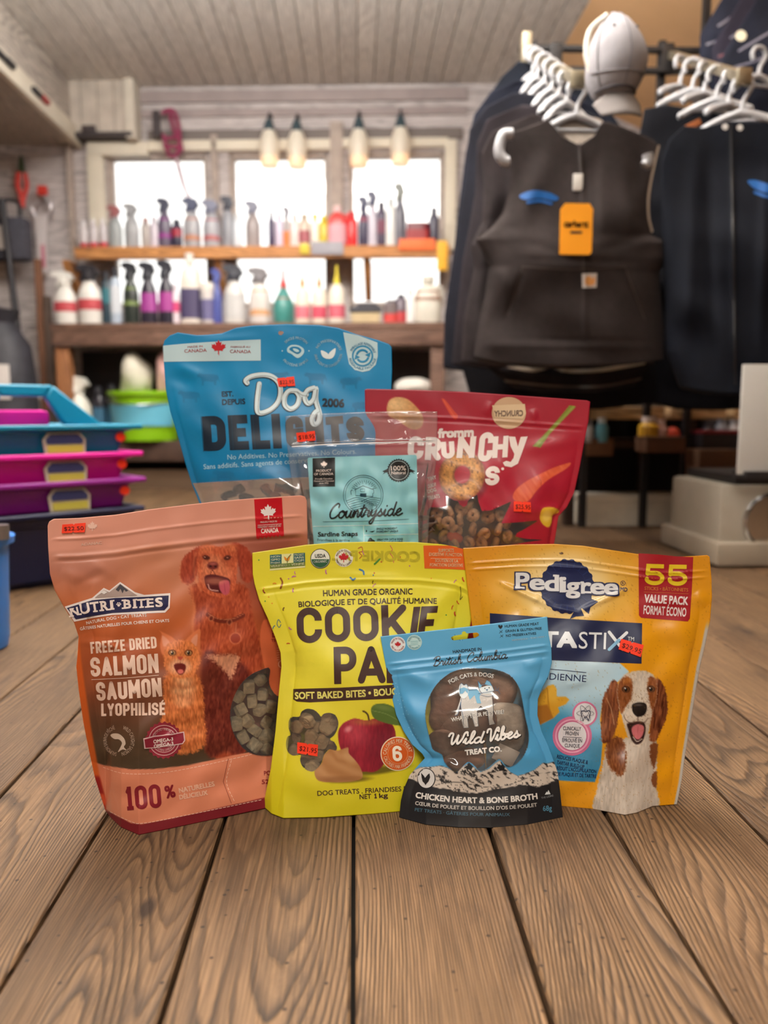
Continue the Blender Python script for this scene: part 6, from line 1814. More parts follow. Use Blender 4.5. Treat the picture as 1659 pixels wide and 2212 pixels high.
def paintN(X, Y):
    p = Paint(shN, X, Y, (225, 150, 125))
    p.grad([60, 300, 380, 470, 640, 800, 1000, 1200, 1350, 1500, 1700],
           [(226, 158, 138), (224, 156, 134), (206, 142, 122), (188, 122, 102), (196, 112, 74), (190, 96, 50), (172, 84, 46), (146, 76, 46), (104, 64, 44), (84, 62, 44), (70, 56, 40)])
    # soft background of the printed photograph
    p.ell(720, 480, 260, 150, (205, 130, 92), 0, 160, .6)
    p.ell(1450, 520, 220, 300, (130, 52, 40), 0, 200, .75)
    p.ell(640, 1180, 200, 160, (110, 66, 46), 0, 140, .45)
    p.ell(1320, 300, 300, 60, (150, 80, 62), 0, 60, .6)
    n = vnoise(p.x, p.y, 60, 25, 8)
    p.c = p.c * (1 + .10 * (n - .5) * smooth01((p.y - 1400) / 150))[:, None]
    p.put(smooth01((330 - p.y + .08 * (800 - p.x)) / 40) * 1.0, (226, 158, 138))
    # dog: ears, chest, head
    rm = p.poly([(925, 560), (945, 700), (935, 830), (980, 960), (1020, 1060), (1010, 1560), (1260, 1550), (1300, 1200), (1345, 1040), (1330, 900), (1280, 720), (1230, 560)], (168, 72, 44), 16, jag=9)
    p.poly([(985, 1000), (1010, 1555), (1120, 1560), (1240, 1545), (1300, 1180), (1200, 1000), (1120, 980)], (104, 36, 28), 26, k=.9)
    p.poly([(1010, 985), (1080, 980), (1205, 985), (1190, 1050), (1160, 1130), (1120, 1080), (1060, 1020)], (224, 160, 126), 18, jag=12, k=.85)
    p.ell(1110, 830, 150, 130, (186, 84, 50), 0, 60, .6)
    p.fur(rm, 42, 9, 26, 21, .15)
    em = p.poly([(990, 335), (930, 352), (872, 405), (852, 490), (868, 548), (908, 560), (944, 530), (962, 450)], (164, 64, 42), 8, jag=5)
    em2 = p.poly([(1160, 318), (1235, 328), (1290, 395), (1302, 495), (1268, 550), (1226, 528), (1200, 430)], (164, 64, 42), 8, jag=5)
    p.fur(em + em2, 34, 9, 22, 4)
    hm = p.poly([(972, 352), (1015, 326), (1095, 334), (1170, 328), (1198, 375), (1196, 470), (1182, 580), (1130, 632), (1060, 632), (990, 596), (962, 520), (955, 420)], (196, 92, 58), 9, jag=4)
    p.ell(1010, 345, 40, 26, (206, 110, 70), -10, 24, .8); p.ell(1160, 340, 40, 26, (206, 110, 70), 10, 24, .8)
    p.ell(1065, 500, 95, 90, (206, 116, 80), 0, 50, .75)
    p.ell(1050, 440, 60, 60, (214, 128, 92), 0, 34, .7)
    p.fur(hm, 44, 7, 16, 14)
    p.ell(1050, 448, 34, 24, (120, 48, 44), 0, 8); p.ell(1036, 452, 8, 6, (60, 20, 22), 0, 4); p.ell(1066, 452, 8, 6, (60, 20, 22), 0, 4); p.ell(1050, 436, 22, 8, (176, 96, 88), 0, 8, .8)
    p.ell(1012, 400, 21, 13, (58, 22, 20), 10, 5); p.ell(1136, 402, 21, 13, (58, 22, 20), -10, 5); p.ell(1002, 397, 4, 3, (235, 190, 170), 0, 3); p.ell(1137, 399, 4, 3, (235, 190, 170), 0, 3)
    p.line([(985, 392), (1004, 386), (1026, 394)], 4, (110, 46, 34), 4); p.line([(1120, 394), (1142, 386), (1162, 396)], 4, (110, 46, 34), 4)
    p.poly([(1000, 515), (1045, 500), (1100, 510), (1150, 530), (1150, 575), (1120, 610), (1060, 605), (1015, 580)], (86, 26, 30), 7)
    p.poly([(1090, 545), (1140, 535), (1152, 570), (1145, 612), (1118, 622), (1092, 590)], (196, 86, 100), 6)
    p.line([(1022, 560), (1035, 590), (1080, 598)], 8, (206, 150, 140), 5); p.line([(1118, 550), (1124, 608)], 3, (160, 60, 76), 4, .7)
    p.line([(1035, 500), (1048, 475), (1064, 500)], 4, (120, 50, 40), 4)
    p.line([(948, 372), (938, 430), (944, 520), (980, 596)], 10, (226, 140, 96), 12, .55); p.line([(862, 430), (852, 500), (872, 548), (905, 556)], 6, (226, 140, 96), 10, .6); p.line([(918, 570), (940, 700), (932, 830), (975, 955)], 14, (226, 136, 88), 16, .5)
    p.ell(1005, 404, 34, 24, (128, 50, 34), 10, 24, .35); p.ell(1140, 406, 34, 24, (128, 50, 34), -10, 24, .35); p.ell(1060, 540, 60, 20, (224, 150, 116), 0, 20, .5); p.line([(1190, 345), (1205, 420), (1222, 520)], 10, (110, 38, 26), 14, .5); p.line([(946, 400), (938, 470), (932, 520)], 8, (104, 36, 26), 12, .5)
    # collar and tag
    p.line([(1020, 740), (1080, 775), (1160, 775), (1230, 745)], 26, (110, 38, 28), 6, .9); p.line([(1020, 732), (1080, 765), (1165, 766), (1230, 738)], 4, (214, 140, 100), 4, .7)
    for q in ((1040, 762), (1150, 785)): p.ell(q[0], q[1], 17, 20, (200, 120, 84), 20, 6, .7); p.ell(q[0], q[1], 10, 13, (110, 40, 30), 20, 5)
    p.line([(1190, 790), (1185, 850)], 5, (190, 110, 80), 4); p.ell(1185, 882, 36, 36, (206, 110, 76), 0, 5); p.ell(1185, 882, 29, 29, (158, 62, 44), 0, 5)
    # kitten
    bm_ = p.poly([(790, 1080), (752, 1180), (760, 1300), (730, 1420), (760, 1520), (830, 1570), (950, 1560), (1010, 1500), (1000, 1320), (985, 1160), (930, 1080)], (214, 122, 66), 14, jag=10)
    p.ell(872, 1190, 70, 90, (236, 176, 130), 0, 50, .8)
    st = .5 + .5 * np.sin((p.y + .25 * np.abs(p.x - 870)) / 11.0 + 3 * vnoise(p.x, p.y, 50, 40, 3))
    p.put(bm_ * st * .34, (164, 72, 30)); p.fur(bm_, 60, 7, 24, 31)
    p.poly([(735, 838), (745, 860), (735, 930), (760, 985), (830, 900)], (216, 120, 74), 8); p.poly([(748, 866), (756, 930), (792, 905)], (226, 150, 120), 8)
    p.poly([(968, 825), (975, 880), (965, 960), (915, 905), (890, 890)], (216, 120, 74), 8); p.poly([(958, 856), (950, 930), (920, 895)], (226, 150, 120), 8)
    km = p.poly([(760, 950), (800, 905), (860, 890), (920, 905), (960, 950), (975, 1010), (950, 1080), (905, 1115), (850, 1118), (795, 1100), (760, 1040)], (222, 128, 72), 9, jag=7)
    p.ell(855, 1050, 62, 46, (238, 180, 144), 0, 30, .85)
    for dx in (-26, -9, 9, 26): p.line([(858 + dx, 905), (858 + dx * .7, 945)], 6, (172, 80, 36), 5, .6)
    p.fur(km, 44, 6, 14, 41)
    for ex in (808, 905):
        p.ell(ex, 968, 24, 19, (96, 40, 22), 0, 5); p.ell(ex, 969, 18, 14, (196, 150, 96), 0, 5); p.ell(ex, 969, 9, 11, (30, 14, 12), 0, 4); p.ell(ex - 4, 963, 4, 4, (255, 235, 220), 0, 3)
    p.poly([(840, 993), (872, 993), (856, 1012)], (196, 84, 64), 5)
    p.line([(856, 1012), (856, 1030)], 3, (150, 66, 48), 3); p.poly([(818, 1040), (856, 1030), (888, 1044), (880, 1085), (856, 1100), (832, 1080)], (112, 32, 30), 6)
    p.ell(857, 1080, 18, 14, (226, 120, 110), 0, 6)
    # lower salmon band, dark red foot and orange side fold
    yb = np.interp(p.x, [250, 400, 560, 700, 900, 1200, 1500], [1590, 1640, 1664, 1662, 1640, 1575, 1520])
    p.put(np.clip((p.y - yb) / 5 + .5, 0, 1), (222, 136, 104))
    yf = np.interp(p.x, [330, 420, 470, 560, 620, 800, 1100, 1500], [1840, 1908, 1940, 1985, 1992, 1960, 1892, 1800])
    p.put(np.clip((p.y - yf) / 5 + .5, 0, 1), (122, 22, 36))
    xl = np.interp(p.y, [700, 860, 1000, 1200, 1400, 1600, 1700, 1850], [120, 250, 262, 290, 320, 356, 372, 410])
    side = np.clip((xl - p.x) / 14 + .5, 0, 1) * smooth01((p.y - 700) / 160)
    p.put(side * .85, (222, 98, 30))
    p.put(side * smooth01((p.y - 1690) / 30) * .9, (150, 28, 36)); p.put(side * smooth01((p.y - 1800) / 20) * (1 - smooth01((p.y - 1868) / 18)) * .9, (235, 100, 60))
    # orange flap at the right
    p.poly([(1345, 790), (1400, 770), (1600, 800), (1600, 1230), (1430, 1225), (1385, 1150), (1335, 930)], (214, 106, 66), 6)
    p.line([(1296, 1100), (1290, 1110)], 1, (0, 0, 0), 1, 0)
    return p.c


wN = [(1390 + 240 * math.cos(a), 1322 + 262 * math.sin(a)) for a in np.linspace(0, 2 * PI, 60, endpoint=False)]
# only the part of the round window left of the orange flap
wN = [(min(x, 1520), y) for x, y in wN]
wN = [(1390, 1062), (1330, 1074), (1270, 1105), (1215, 1160), (1175, 1235), (1155, 1320), (1160, 1400), (1185, 1470), (1225, 1530), (1280, 1568), (1340, 1582), (1400, 1578), (1460, 1550), (1500, 1500), (1500, 1240), (1430, 1225), (1385, 1150)]
wNs = catmull(wN, 4, True)
shN.mesh('pouch_body', print_mat('salmon_pouch_print', .34, .15), bagN, 2.0, paintN, holes=[frame_pts(shN, wNs)], back_rgb=(205, 130, 105))
A = Art(shN, bagN)
A.poly('window_film', [(x + (x - 1340) * .012, y + (y - 1320) * .012) for x, y in wNs], (255, 255, 255), 0, material=FILM)
W_ = (246, 232, 226); NAVY = (34, 36, 78)
A.poly('brand_emblem', [(165, 692), (330, 640), (398, 580), (432, 596), (496, 545), (585, 606), (640, 622), (796, 612), (792, 700), (765, 728), (600, 735), (450, 742), (330, 760), (222, 782)], (238, 228, 226), 0)
A.poly('brand_emblem', [(345, 640), (398, 592), (432, 606), (496, 556), (580, 614), (600, 626), (470, 634)], (176, 156, 150), 1)
A.poly('brand_emblem', [(470, 590), (496, 558), (545, 596), (530, 602), (520, 590), (510, 612), (498, 585), (486, 602)], (62, 62, 72), 2)
A.poly('brand_emblem', [(345, 636), (398, 594), (420, 606), (400, 618), (385, 610)], (236, 230, 228), 2)
A.poly('brand_emblem', [(178, 700), (330, 654), (470, 640), (640, 634), (786, 626), (782, 690), (760, 714), (600, 722), (450, 730), (330, 748), (232, 768)], NAVY, 1)
for a_, b_, h_, w_ in (('N', ((206, 752), (252, 741)), 50, 0), ('U', ((262, 738), (318, 728)), 62, 0), ('T', ((322, 727), (374, 719)), 60, 0), ('R', ((382, 718), (428, 713)), 58, 0), ('I', ((440, 711), (458, 709)), 56, 0),
                   ('B', ((518, 705), (562, 703)), 54, 0), ('I', ((576, 702), (592, 701)), 54, 0), ('T', ((600, 701), (648, 698)), 54, 0), ('E', ((656, 698), (698, 696)), 54, 0), ('S', ((708, 695), (752, 692)), 54, 0)):
    A.text('brand_emblem', a_, b_[0], b_[1], h_, W_, .03, 2)
    (x0, y0), (x1, y1) = b_
    hh = h_
    if a_ in 'NTRIBE':   # slab serifs
        xs = {'N': (x0, x1), 'T': ((x0 + x1) / 2,), 'R': (x0 + 4, x1), 'I': ((x0 + x1) / 2,), 'B': (x0 + 2,), 'E': (x0 + 2,)}[a_]
        for x in xs:
            y = y0 + (y1 - y0) * (x - x0) / (x1 - x0)
            A.poly('brand_emblem', [(x - 14, y - 7), (x + 14, y - 10), (x + 14, y), (x - 14, y + 2)], W_, 2)
        for x in {'N': (x0,), 'I': xs, 'R': (x0 + 2,), 'B': (x0,), 'E': (x0,)}.get(a_, ()):
            y = y0 + (y1 - y0) * (x - x0) / (x1 - x0) - hh
            A.poly('brand_emblem', [(x - 13, y), (x + 13, y - 3), (x + 13, y + 6), (x - 13, y + 9)], W_, 2)
A.disc('brand_emblem', (488, 684), 8, W_, 2)
for dx, dy in ((-11, -6), (-5, -14), (5, -14), (11, -7)): A.disc('brand_emblem', (488 + dx, 684 + dy), 4, W_, 2, 12)
A.text('sub_lettering', 'NATURAL DOG • CAT TREATS', (296, 800), (655, 752), 19, W_, .02, mid=(470, 768))
A.text('sub_lettering', 'GÂTERIES NATURELLES POUR CHIENS ET CHATS', (258, 834), (790, 784), 18, W_, .02, mid=(510, 804))
CR = (240, 208, 190)
block(A, 'flavour_lettering', 'FREEZE DRIED', (322, 974), (716, 940), 70, 13, CR, gap=.16)
block(A, 'flavour_lettering', 'SALMON', (322, 1112), (728, 1088), 116, 22, CR, gap=.14)
A.line('flavour_lettering', [(326, 1128), (530, 1118), (726, 1102)], 3, CR)
block(A, 'flavour_lettering', 'SAUMON', (358, 1256), (748, 1228), 112, 21.5, CR, gap=.14)
block(A, 'flavour_lettering', 'LYOPHILISÉ', (384, 1346), (766, 1340), 76, 14.5, CR, gap=.16)
A.arc('salmon_badge', 'WILD CAUGHT SALMON', (490, 1492), 72, -72, 78, 22, (196, 170, 150))
A.arc('salmon_badge', 'SAUMON SAUVAGE PÊCHÉ', (490, 1492), 72, 100, 252, 22, (196, 170, 150))
A.poly('salmon_badge', [(440, 1462), (455, 1450), (490, 1452), (520, 1478), (530, 1510), (520, 1530), (536, 1550), (512, 1545), (485, 1560), (500, 1530), (508, 1505), (490, 1485), (462, 1482)], (206, 184, 166), 0, True)
A.disc('omega_badge', (758, 1490), 108, (150, 40, 60), 0, teeth=22, depth=.035)
A.disc('omega_badge', (758, 1490), 92, (220, 170, 170), 1, hole=.95)
A.disc('omega_badge', (758, 1490), 74, (220, 170, 170), 1, hole=.95)
A.arc('omega_badge', 'GOOD HEALTH', (758, 1490), 60, 205, 335, 15, (226, 180, 180), .01, 1)
A.arc('omega_badge', 'CONTAINS OMEGA-3', (758, 1490), 66, 150, 30, 14, (226, 180, 180), .01, 1, True)
A.poly('omega_badge', [(634, 1478), (700, 1462), (800, 1452), (878, 1438), (884, 1492), (870, 1512), (800, 1524), (700, 1536), (640, 1540)], (226, 190, 190), 2)
A.poly('omega_badge', [(640, 1484), (700, 1468), (800, 1458), (872, 1445), (877, 1490), (866, 1506), (800, 1518), (700, 1530), (646, 1533)], (140, 32, 54), 3)
A.text('omega_badge', 'OMEGA-3', (695, 1508), (812, 1492), 22, W_, .02, 4)
A.text('omega_badge', 'OMÉGA-3', (698, 1534), (814, 1518), 20, W_, .02, 4)
DR = (134, 22, 40)
block(A, 'purity_lettering', '100', (536, 1910), (746, 1892), 142, 24, DR, gap=.16)
A.text('purity_lettering', '%', (770, 1838), (830, 1828), 74, DR, .03)
A.text('purity_lettering', 'NATURELLES', (850, 1806), (1062, 1764), 30, (240, 190, 165), .03)
A.text('purity_lettering', 'DÉLICIEUX', (852, 1845), (1020, 1816), 28, (240, 190, 165), .03)


def dashes(part, pts, rgb, dash=15, gap=9, w=3):
    p = np.array(catmull(pts, 30)); d = np.r_[0, np.cumsum(np.hypot(*np.diff(p, axis=0).T))]
    x = 0
    while x + dash < d[-1]:
        q = [(np.interp(x + k * dash / 2, d, p[:, 0]), np.interp(x + k * dash / 2, d, p[:, 1])) for k in range(3)]
        A.line(part, q, w, rgb); x += dash + gap


dashes('stitch_lines', [(395, 1652), (520, 1688), (700, 1688), (900, 1660), (1200, 1594), (1300, 1570)], (250, 210, 190))
dashes('stitch_lines', [(440, 1918), (560, 1975), (640, 1985), (900, 1936), (1340, 1846)], (250, 210, 190))
dashes('stitch_lines', [(1160, 1610), (1132, 1740), (1180, 1860)], (250, 210, 190))
A.line('stitch_lines', [(1142, 1600), (1112, 1738), (1160, 1866)], 4, (170, 90, 70), sm=False)
zz = [(1312 + i * 160 / 14, 290 - i * 17 / 14 + (0 if i % 2 else -12)) for i in range(15)]
A.poly('maple_flag', [(1296, 52), (1462, 42)] + [(1475, 268)] + zz[::-1][1:-1] + [(1310, 284)], (200, 20, 36), 0)
A.leaf('maple_flag', (1380, 126), 46, (244, 236, 234), 1, -.06)
A.text('maple_flag', 'PROUDLY MADE IN', (1334, 194), (1432, 188), 11, W_, .02, 1)
A.line('maple_flag', [(1318, 206), (1458, 198)], 2.5, W_, 1)
A.text('maple_flag', 'FIÈREMENT FABRIQUÉ AU', (1318, 224), (1456, 214), 11, W_, .02, 1)
A.text('maple_flag', 'CANADA', (1338, 256), (1442, 249), 29, W_, .03, 1)
A.text('flap_lettering', 'FREEZE', (1402, 842), (1540, 838), 26, (150, 40, 40), .03)
A.text('flap_lettering', 'DRIED', (1404, 876), (1530, 872), 28, (150, 40, 40), .03)
A.text('flap_lettering', 'TECHNOLOGY', (1398, 902), (1560, 898), 16, (150, 40, 40), .02)
A.line('flap_lettering', [(1464, 935), (1464, 1010)], 8, (240, 170, 140)); A.disc('flap_lettering', (1462, 1036), 24, (240, 170, 140), 0, hole=.75)
for i in range(6): A.line('flap_lettering', [(1432, 940 + i * 14), (1446, 938 + i * 14)], 3, (240, 170, 140))
A.text('flap_lettering', 'POIDS', (1356, 1700), (1440, 1694), 26, (150, 40, 40), .02)
A.text('flap_lettering', '520 g', (1342, 1752), (1440, 1746), 26, (150, 40, 40), .02)
A.leaf('flap_lettering', (330, 212), 30, (238, 196, 180), 0)
A.text('flap_lettering', 'ADANAC', (262, 330), (388, 318), 16, (238, 200, 184), .02)
A.sticker([(150, 202), (290, 192), (284, 248), (146, 254)], '$22.50')
A.build({'window_film': 'clear round window film'})
m_cube = mat('freeze_dried_meat', (232, 214, 176), .85, noise=.25, nscale=160, bump=.6)
rc = random.Random(4)
spots = [(1205, 1230), (1265, 1170), (1335, 1130), (1215, 1310), (1285, 1255), (1350, 1215), (1190, 1390), (1255, 1375), (1330, 1310), (1395, 1290), (1230, 1470), (1300, 1430), (1370, 1385), (1300, 1520), (1370, 1465), (1430, 1410), (1370, 1545), (1440, 1480), (1410, 1180), (1440, 1340)]
u = pxm(shN, (1330, 1320))
for i, q in enumerate(spots):
    mb = MB(); mb.box((0, 0, 0), [u * rc.uniform(58, 76) for _ in range(3)], bev=u * 14)
    content('freeze_dried_cube', shN, q, .017, mb, m_cube, 'beige freeze-dried meat cube behind the round window of the salmon pink pouch', 'pet treat', 'cubes in the salmon pouch', [rc.uniform(0, 3) for _ in range(3)])

# ------------------------------------------------------------------ blue pouch at the back
OD, SD = (340, 690), 1659 / 620
L = [(355, 736), (352, 748), (353, 770), (358, 840), (368, 890), (385, 945), (400, 1000), (416, 1050), (432, 1090), (446, 1160), (458, 1280), (470, 1392)]
R = [(846, 750), (847, 800), (845, 850), (838, 920), (830, 1000), (820, 1100), (812, 1250), (806, 1397)]
T = [(355, 736), (366, 725), (384, 718), (425, 724), (450, 723), (480, 720), (510, 708), (545, 703), (620, 700), (690, 702), (730, 708), (770, 722), (815, 734), (840, 743), (846, 750)]
B = [(470, 1392), (560, 1404), (640, 1408), (720, 1407), (806, 1397)]
shD = Sheet(fr(OD, SD, L), fr(OD, SD, R), fr(OD, SD, T), fr(OD, SD, B), (470, 1408), (806, 1408), .03, math.radians(5), thick=.06, amp=.02, z0=RISER, org=OD, sc=SD,
            zip_t=(), wr=.0007, seed=5, flange=.03, wl=(60, 140),
            creases=[((100, 260), (260, 330), 12, .0016), ((60, 330), (220, 380), 14, -.0014), ((640, 60), (900, 110), 20, .0015), ((180, 560), (330, 700), 22, .0016), ((250, 120), (600, 100), 10, .0009), ((100, 420), (140, 700), 16, .0014), ((230, 640), (300, 920), 18, -.001)])
bagD = thing('treat_pouch', 'tall blue pouch at the back with white script and navy block lettering', 'treat pouch', tuple(G(640, 1408, RISER)))


def cow(p, x, y, s, rgb, flip=1):
    q = lambda a, b: (x + flip * a * s, y + b * s)
    pts = [q(-60, -18), (q(-30, -26)), q(30, -26), q(52, -30), q(70, -34), q(84, -20), q(80, -6), q(64, -8), q(54, 6), q(50, 22), q(50, 48), q(40, 48), q(36, 20), q(-20, 24), q(-30, 22), q(-34, 48), q(-46, 48), q(-48, 20), q(-60, 6), q(-66, 26), q(-70, 24)]
    p.poly(pts, rgb, 5, False, .62)


def paintD(X, Y):
    p = Paint(shD, X, Y, (0, 136, 192))
    p.grad([20, 300, 600, 950], [(0, 134, 192), (0, 140, 198), (0, 132, 188), (0, 118, 172)])
    for i, (x, y) in enumerate([(300, 340), (690, 330), (920, 335), (1110, 360), (190, 440), (1180, 500), (330, 650), (560, 880), (390, 900), (1000, 880), (760, 900)]):
        cow(p, x, y, .85, (0, 108, 158), 1 if i % 2 else -1)
    p.poly([(150, 480), (420, 420), (640, 520), (600, 700), (400, 780), (220, 740)], (0, 122, 172), 30, k=.35)
    p.put(np.clip((p.y - 925) / 4, 0, 1) * np.clip((360 - p.x) / 8 + .5, 0, 1) * 0, (0, 0, 0))
    return p.c


wD = [(205, 948), (420, 935), (640, 923), (800, 915), (1120, 905), (1215, 902), (1205, 1200), (1190, 1500), (1180, 1820), (420, 1820), (330, 1500), (290, 1180), (262, 1080), (235, 1010)]
shD.mesh('pouch_body', print_mat('blue_pouch_print', .40, .05), bagD, 2.4, paintD, through=[frame_pts(shD, wD), [shD.px((714 + 16 * math.cos(a), 78 + 13 * math.sin(a))) for a in np.linspace(0, 2 * PI, 14, endpoint=False)]], back_rgb=(226, 228, 228))
A = Art(shD, bagD)
A.poly('window_film', [(x + (x - 700) * .004, y - 3 if y < 1000 else y) for x, y in wD], (255,) * 3, 0, material=FILMG)
PW = (192, 222, 232); MR = (178, 44, 58)
A.poly('origin_strip', [(33, 152), (160, 140), (400, 124), (597, 116), (598, 238), (400, 240), (36, 245)], PW)
A.text('origin_strip', 'MADE IN', (176, 166), (262, 160), 11, MR, .01, 1)
A.text('origin_strip', 'CANADA', (157, 193), (286, 187), 19, MR, .01, 1)
A.leaf('origin_strip', (354, 160), 42, (198, 30, 44), 1)
A.line('origin_strip', [(355, 195), (357, 207)], 3, (198, 30, 44), 1)
A.text('origin_strip', 'FABRIQUÉ AU', (424, 164), (537, 164), 10, MR, .01, 1)
A.text('origin_strip', 'CANADA', (420, 194), (541, 196), 19, MR, .01, 1)
IC = (190, 224, 236)
A.arc('steak_icon', 'SINGLE PROTEIN', (800, 190), 76, 222, 322, 15, IC)
A.arc('steak_icon', 'PROTÉINE SIMPLE', (798, 180), 92, 142, 36, 15, IC, .01, 0, True)
A.poly('steak_icon', [(752, 165), (775, 148), (815, 150), (845, 170), (846, 195), (825, 218), (805, 222), (775, 200), (752, 188)], IC, 0, True)
A.poly('steak_icon', [(762, 172), (780, 158), (812, 160), (832, 176), (826, 192), (808, 200), (780, 186)], (2, 128, 182), 1, True)
A.poly('steak_icon', [(785, 168), (808, 172), (820, 184), (806, 190), (788, 180)], IC, 2, True)
for x in (722, 876): A.disc('steak_icon', (x, 182), 4, IC, 0, 12)
A.arc('leaf_icon', 'NO PRESERVATIVES', (988, 196), 66, 205, 345, 15, IC)
A.arc('leaf_icon', 'SANS AGENT DE CONSERVATION', (988, 196), 81, 176, 4, 15, IC, .01, 0, True)
A.poly('leaf_icon', [(985, 228), (955, 215), (945, 180), (972, 188), (990, 205)], (226, 238, 242), 0, True)
A.poly('leaf_icon', [(988, 228), (990, 200), (1010, 178), (1030, 168), (1026, 200), (1012, 222)], (226, 238, 242), 0, True)
A.poly('reseal_badge', [(1074, 74), (1160, 92), (1272, 134), (1274, 212), (1262, 262), (1225, 296), (1185, 304), (1140, 292), (1108, 258), (1097, 205)], PW)
BL = (20, 140, 190)
A.disc('reseal_badge', (1186, 212), 62, BL, 1, hole=.04)
A.disc('reseal_badge', (1186, 212), 52, PW, 2)
A.arc('reseal_badge', 'EMBALLAGE REFERMABLE', (1186, 212), 66, 205, 345, 14, BL, .01, 1)
A.arc('reseal_badge', 'RESEALABLE PACKAGE', (1186, 212), 80, 170, 10, 14, BL, .01, 1, True)
for a0 in (200, 20):
    pts = [(1186 + 34 * math.cos(math.radians(a0 + k * 20)), 212 + 34 * math.sin(math.radians(a0 + k * 20))) for k in range(7)]
    A.line('reseal_badge', pts, 12, BL, 3)
    e = math.radians(a0 + 135); c = np.array((1186 + 34 * math.cos(e), 212 + 34 * math.sin(e))); t_ = np.array((-math.sin(e), math.cos(e))); n_ = np.array((math.cos(e), math.sin(e)))
    A.poly('reseal_badge', [tuple(c + n_ * 18), tuple(c + t_ * 24), tuple(c - n_ * 18)], BL, 3)
NV = (22, 40, 58)
dog = [[(520, 368), (512, 352), (545, 330), (610, 320), (665, 332), (705, 372), (712, 432), (690, 490), (640, 530), (584, 538), (578, 470), (590, 372)],
       [(800, 412), (762, 414), (738, 446), (738, 494), (770, 518), (808, 496), (820, 446), (800, 412), (830, 432), (862, 436)],
       [(905, 396), (868, 412), (852, 452), (872, 486), (904, 462), (918, 398), (918, 470), (938, 545), (930, 596), (904, 606), (894, 576), (912, 540), (930, 528)]]
for st_ in dog: A.line('script_logo', [(x - 3, y + 2) for x, y in st_], 33, NV, 1, n=8)
for st_ in dog: A.line('script_logo', st_, 27, (214, 232, 238), 2, n=8)
for st_ in dog: A.line('script_logo', [(x + 7, y + 7) for x, y in st_], 2.0, NV, 3, n=8)
A.text('block_logo', 'EST.', (372, 447), (440, 445), 31, NV, .03)
A.text('block_logo', 'DEPUIS', (374, 495), (509, 490), 33, NV, .03)
A.text('block_logo', '2006', (951, 505), (1080, 510), 50, NV, .04)
block(A, 'block_logo', 'DELI', (270, 762), (718, 746), 202, 50, NV, gap=.13, slant=(-.07, -1))
block(A, 'block_logo', 'GHTS', (748, 744), (1200, 704), 186, 46, NV, gap=.13, slant=(-.07, -1), h1=142)
for (x0, y0), (x1, y1) in (((252, 562), (268, 764)), ((428, 560), (440, 752)), ((552, 556), (566, 748))):
    A.line('block_logo', [(x0, y0), (x1, y1)], 3, (16, 60, 84), 1)
A.text('claim_lettering', 'No Additives. No Preservatives. No Colours.', (406, 810), (1150, 776), 28, (170, 210, 226), 0.0)
A.text('claim_lettering', 'Sans additifs. Sans agents de conservation. Sans colorants.', (268, 866), (1210, 806), 28, (170, 210, 226), 0.0)
A.sticker([(692, 342), (790, 331), (797, 385), (702, 390)], '$22.95')
A.build({'window_film': 'clear lower window film'})
m_stick = mat('dark_jerky', (40, 35, 33), .32, noise=.5, nscale=120, bump=.9)
rc = random.Random(9)
u = pxm(shD, (500, 1000))
for i, (x, y, a, ln) in enumerate([(440, 1000, .5, 130), (560, 1040, -.2, 170), (520, 1090, .3, 200), (660, 1010, -.6, 120), (740, 985, -.3, 130), (700, 1070, .2, 200), (420, 1120, -.4, 180), (620, 1130, .1, 240), (800, 1040, .5, 170), (900, 1010, .2, 170), (860, 1110, -.3, 220), (1000, 1060, .3, 180)]):
    mb = MB(); mb.tube([(u * ln * (k / 6 - .5), u * rc.uniform(-8, 8), u * rc.uniform(-10, 10)) for k in range(7)], [u * rc.uniform(20, 32) for _ in range(7)], 8)
    content('jerky_stick', shD, (x, y), .02, mb, m_stick, 'dark jerky stick behind the clear lower window of the blue back pouch', 'pet treat', 'jerky sticks in the blue pouch', (rc.uniform(-.3, .3), -a, rc.uniform(-.3, .3)))

# ------------------------------------------------------------------ red pouch at the back
OF, SF = (780, 820), 1659 / 520
L = [(788, 842), (789, 900), (795, 960), (806, 1040), (822, 1120), (836, 1250), (846, 1397)]
R = [(1275, 868), (1271, 910), (1262, 955), (1252, 1010), (1240, 1065), (1224, 1096), (1206, 1116), (1202, 1145), (1196, 1180), (1180, 1300), (1168, 1393)]
T = [(788, 842), (793, 840), (900, 842), (1000, 846), (1130, 855), (1200, 860), (1268, 865), (1275, 868)]
B = [(846, 1397), (920, 1406), (1010, 1410), (1090, 1406), (1168, 1393)]
shF = Sheet(fr(OF, SF, L), fr(OF, SF, R), fr(OF, SF, T), fr(OF, SF, B), (846, 1412), (1168, 1410), .03, math.radians(6), thick=.06, amp=.02, z0=RISER, org=OF, sc=SF,
            zip_t=((58, 2.5, .0009), (66, 2.5, -.0005)), wr=.0006, seed=23, flange=.03, wl=(60, 140),
            creases=[((1100, 480), (1480, 420), 16, .0014), ((1230, 900), (1390, 890), 9, .0022), ((900, 150), (860, 250), 9, .0012), ((1180, 200), (1200, 280), 8, .0012), ((1300, 600), (1200, 860), 20, .0014), ((860, 560), (900, 780), 18, .0012)])
bagF = thing('treat_pouch', 'red stand-up pouch at the back with a big ring treat and vegetables printed on it', 'treat pouch', tuple(G(1010, 1410, RISER)))


